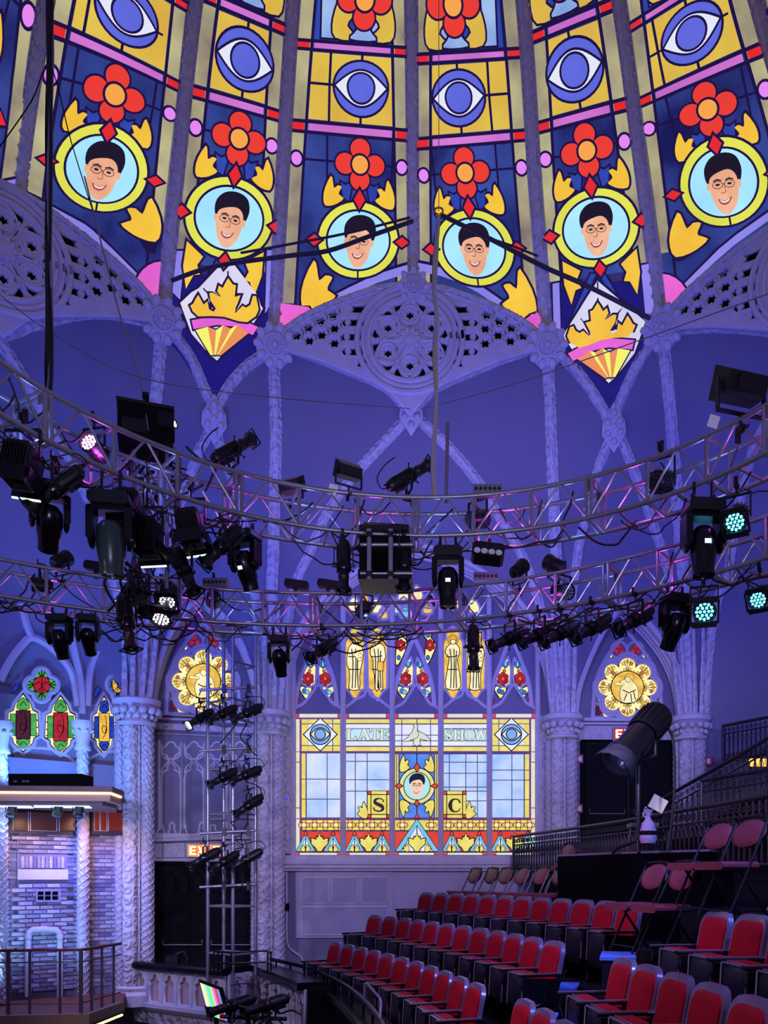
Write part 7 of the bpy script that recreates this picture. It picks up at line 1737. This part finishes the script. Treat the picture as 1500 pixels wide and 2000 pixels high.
def railing(label,pts,h,gap=.115):
    q=spline([tuple(p) for p in pts],8); t=thing('iron_railing',label,'railing',Vector(q[0])-Vector((0,0,h)))
    for nm,dz,r in (('top_rail',0,.03),('upper_rail',-h*.25,.014),('bottom_rail',-h,.02)):
        mb=MB(); mb.path([Vector(p)+Vector((0,0,dz)) for p in q],r,6); mb.make(nm,IRONR,t,50)
    bal,qf=baluster(h); acc=0; nxt=gap/2; prev=Vector(q[0])
    for p in q[1:]:
        p=Vector(p); d=p-prev; l=Vector((d.x,d.y)).length
        while acc+l>=nxt and l>0:
            x=prev.lerp(p,(nxt-acc)/l); M=Matrix.Translation(x-Vector((0,0,h))-t.location)@Matrix.Rotation(math.atan2(d.y,d.x),4,'Z'); put('baluster',bal,t,M); put('quatrefoil',qf,t,M); nxt+=gap
        acc+=l; prev=p
    for p in (q[0],q[-1]): mb=MB(); mb.tube(p,Vector(p)-Vector((0,0,h)),.025,8); mb.make('end_post',IRONR,t,50)
    return t
railing('long iron railing with quatrefoils in front of the dark double door',[P(1003,1634,15.9),P(1105,1620,13.7),P(1210,1605,11.7),P(1350,1580,9.7),P(1500,1555,8.05),P(1600,1535,7.2)],.68)
railing('middle iron railing above the folding chairs at the right edge',[P(1370,1525,11.0),P(1500,1503,9.85),P(1560,1492,9.3)],.62)
railing('sloping iron stair railing climbing to the right edge',[P(1297,1558,13.4),P(1400,1500,12.4),P(1500,1442,11.5),P(1560,1405,11.0)],.75)
railing('short upper iron railing high at the right edge',[P(1412,1418,14.4),P(1500,1401,13.3),P(1560,1390,12.6)],.6)
# stair side, landing and wall pieces on the right
mb=MB(); a=[P(1297,1558,13.5),P(1400,1500,12.5),P(1560,1405,11.1)]; lowp=[(x,y,z-.72) for x,y,z in a]; b=[(x,y,-.4) for x,y,z in a]; mb.add(lowp+b,[(0,1,4,3),(1,2,5,4)]); structure('wall_stair',mb,MATTE,label='dark side wall of the right staircase',cat='wall')
mb=MB(); a=[P(1412,1473,14.5),P(1560,1450,12.7)]; mb.add([a[0],a[1],(a[1][0],a[1][1],a[1][2]-.35),(a[0][0],a[0][1],a[0][2]-.35)],[(0,1,2,3)]); structure('wall_landing',mb,WEB,label='edge of the upper landing at the right',cat='wall')
for i,x in enumerate((1468,1482,1494)):
    t=thing('amber_lamp','%s amber lamp glowing through the stair railing'%('left','middle','right')[i],'lamp',P(x,1500,12.6)); mb=MB(); q=Vector(P(x,1490,12.6)); mb.lathe([(1e-3,-.07),(.035,-.06),(.05,0),(.035,.06),(1e-3,.07)],10,Matrix.Translation(q)@Matrix.Rotation(math.pi/2,4,'X')); mb.make('globe',glow('amber_globe',(255,150,60),3.0),t,60); mb=MB(); mb.box(q-Vector((0,0,.08)),(.06,.06,.04)); mb.make('base',MATTE,t)
REDP=mat('alarm_red',(176,30,40),.4)
for x,y,d,l in ((1130,1484,.0,'red fire alarm box left of the dark double door, upper one'),(1129,1580,.0,'red fire alarm box left of the dark double door, lower one'),(1388,1488,.25,'red fire alarm box on the wall right of the far column')):
    pl=PR1 if x<1300 else PLN[('R4','R6')]; t=thing('fire_alarm',l,'alarm',pl.px(x,y+8,.1)); slab(pl,x-6,y-8,x+6,y+8,.07,.08).make('case',REDP,t); slab(pl,x-3,y-4,x+3,y+5,.02,.15).make('pull_handle',PAPER,t)
t=thing('smoke_detector','small white wall sensor with a blue lens left of the wide window','sensor',PM.px(562,1575,.1)); slab(PM,556,1556,568,1576,.06,.1).make('case',PLAST,t); mb=MB(); mb.ball(PM.px(562,1562,.17),.03,10); mb.make('blue_lens',glow('sensor_lens',(70,70,240),1.0),t,60)
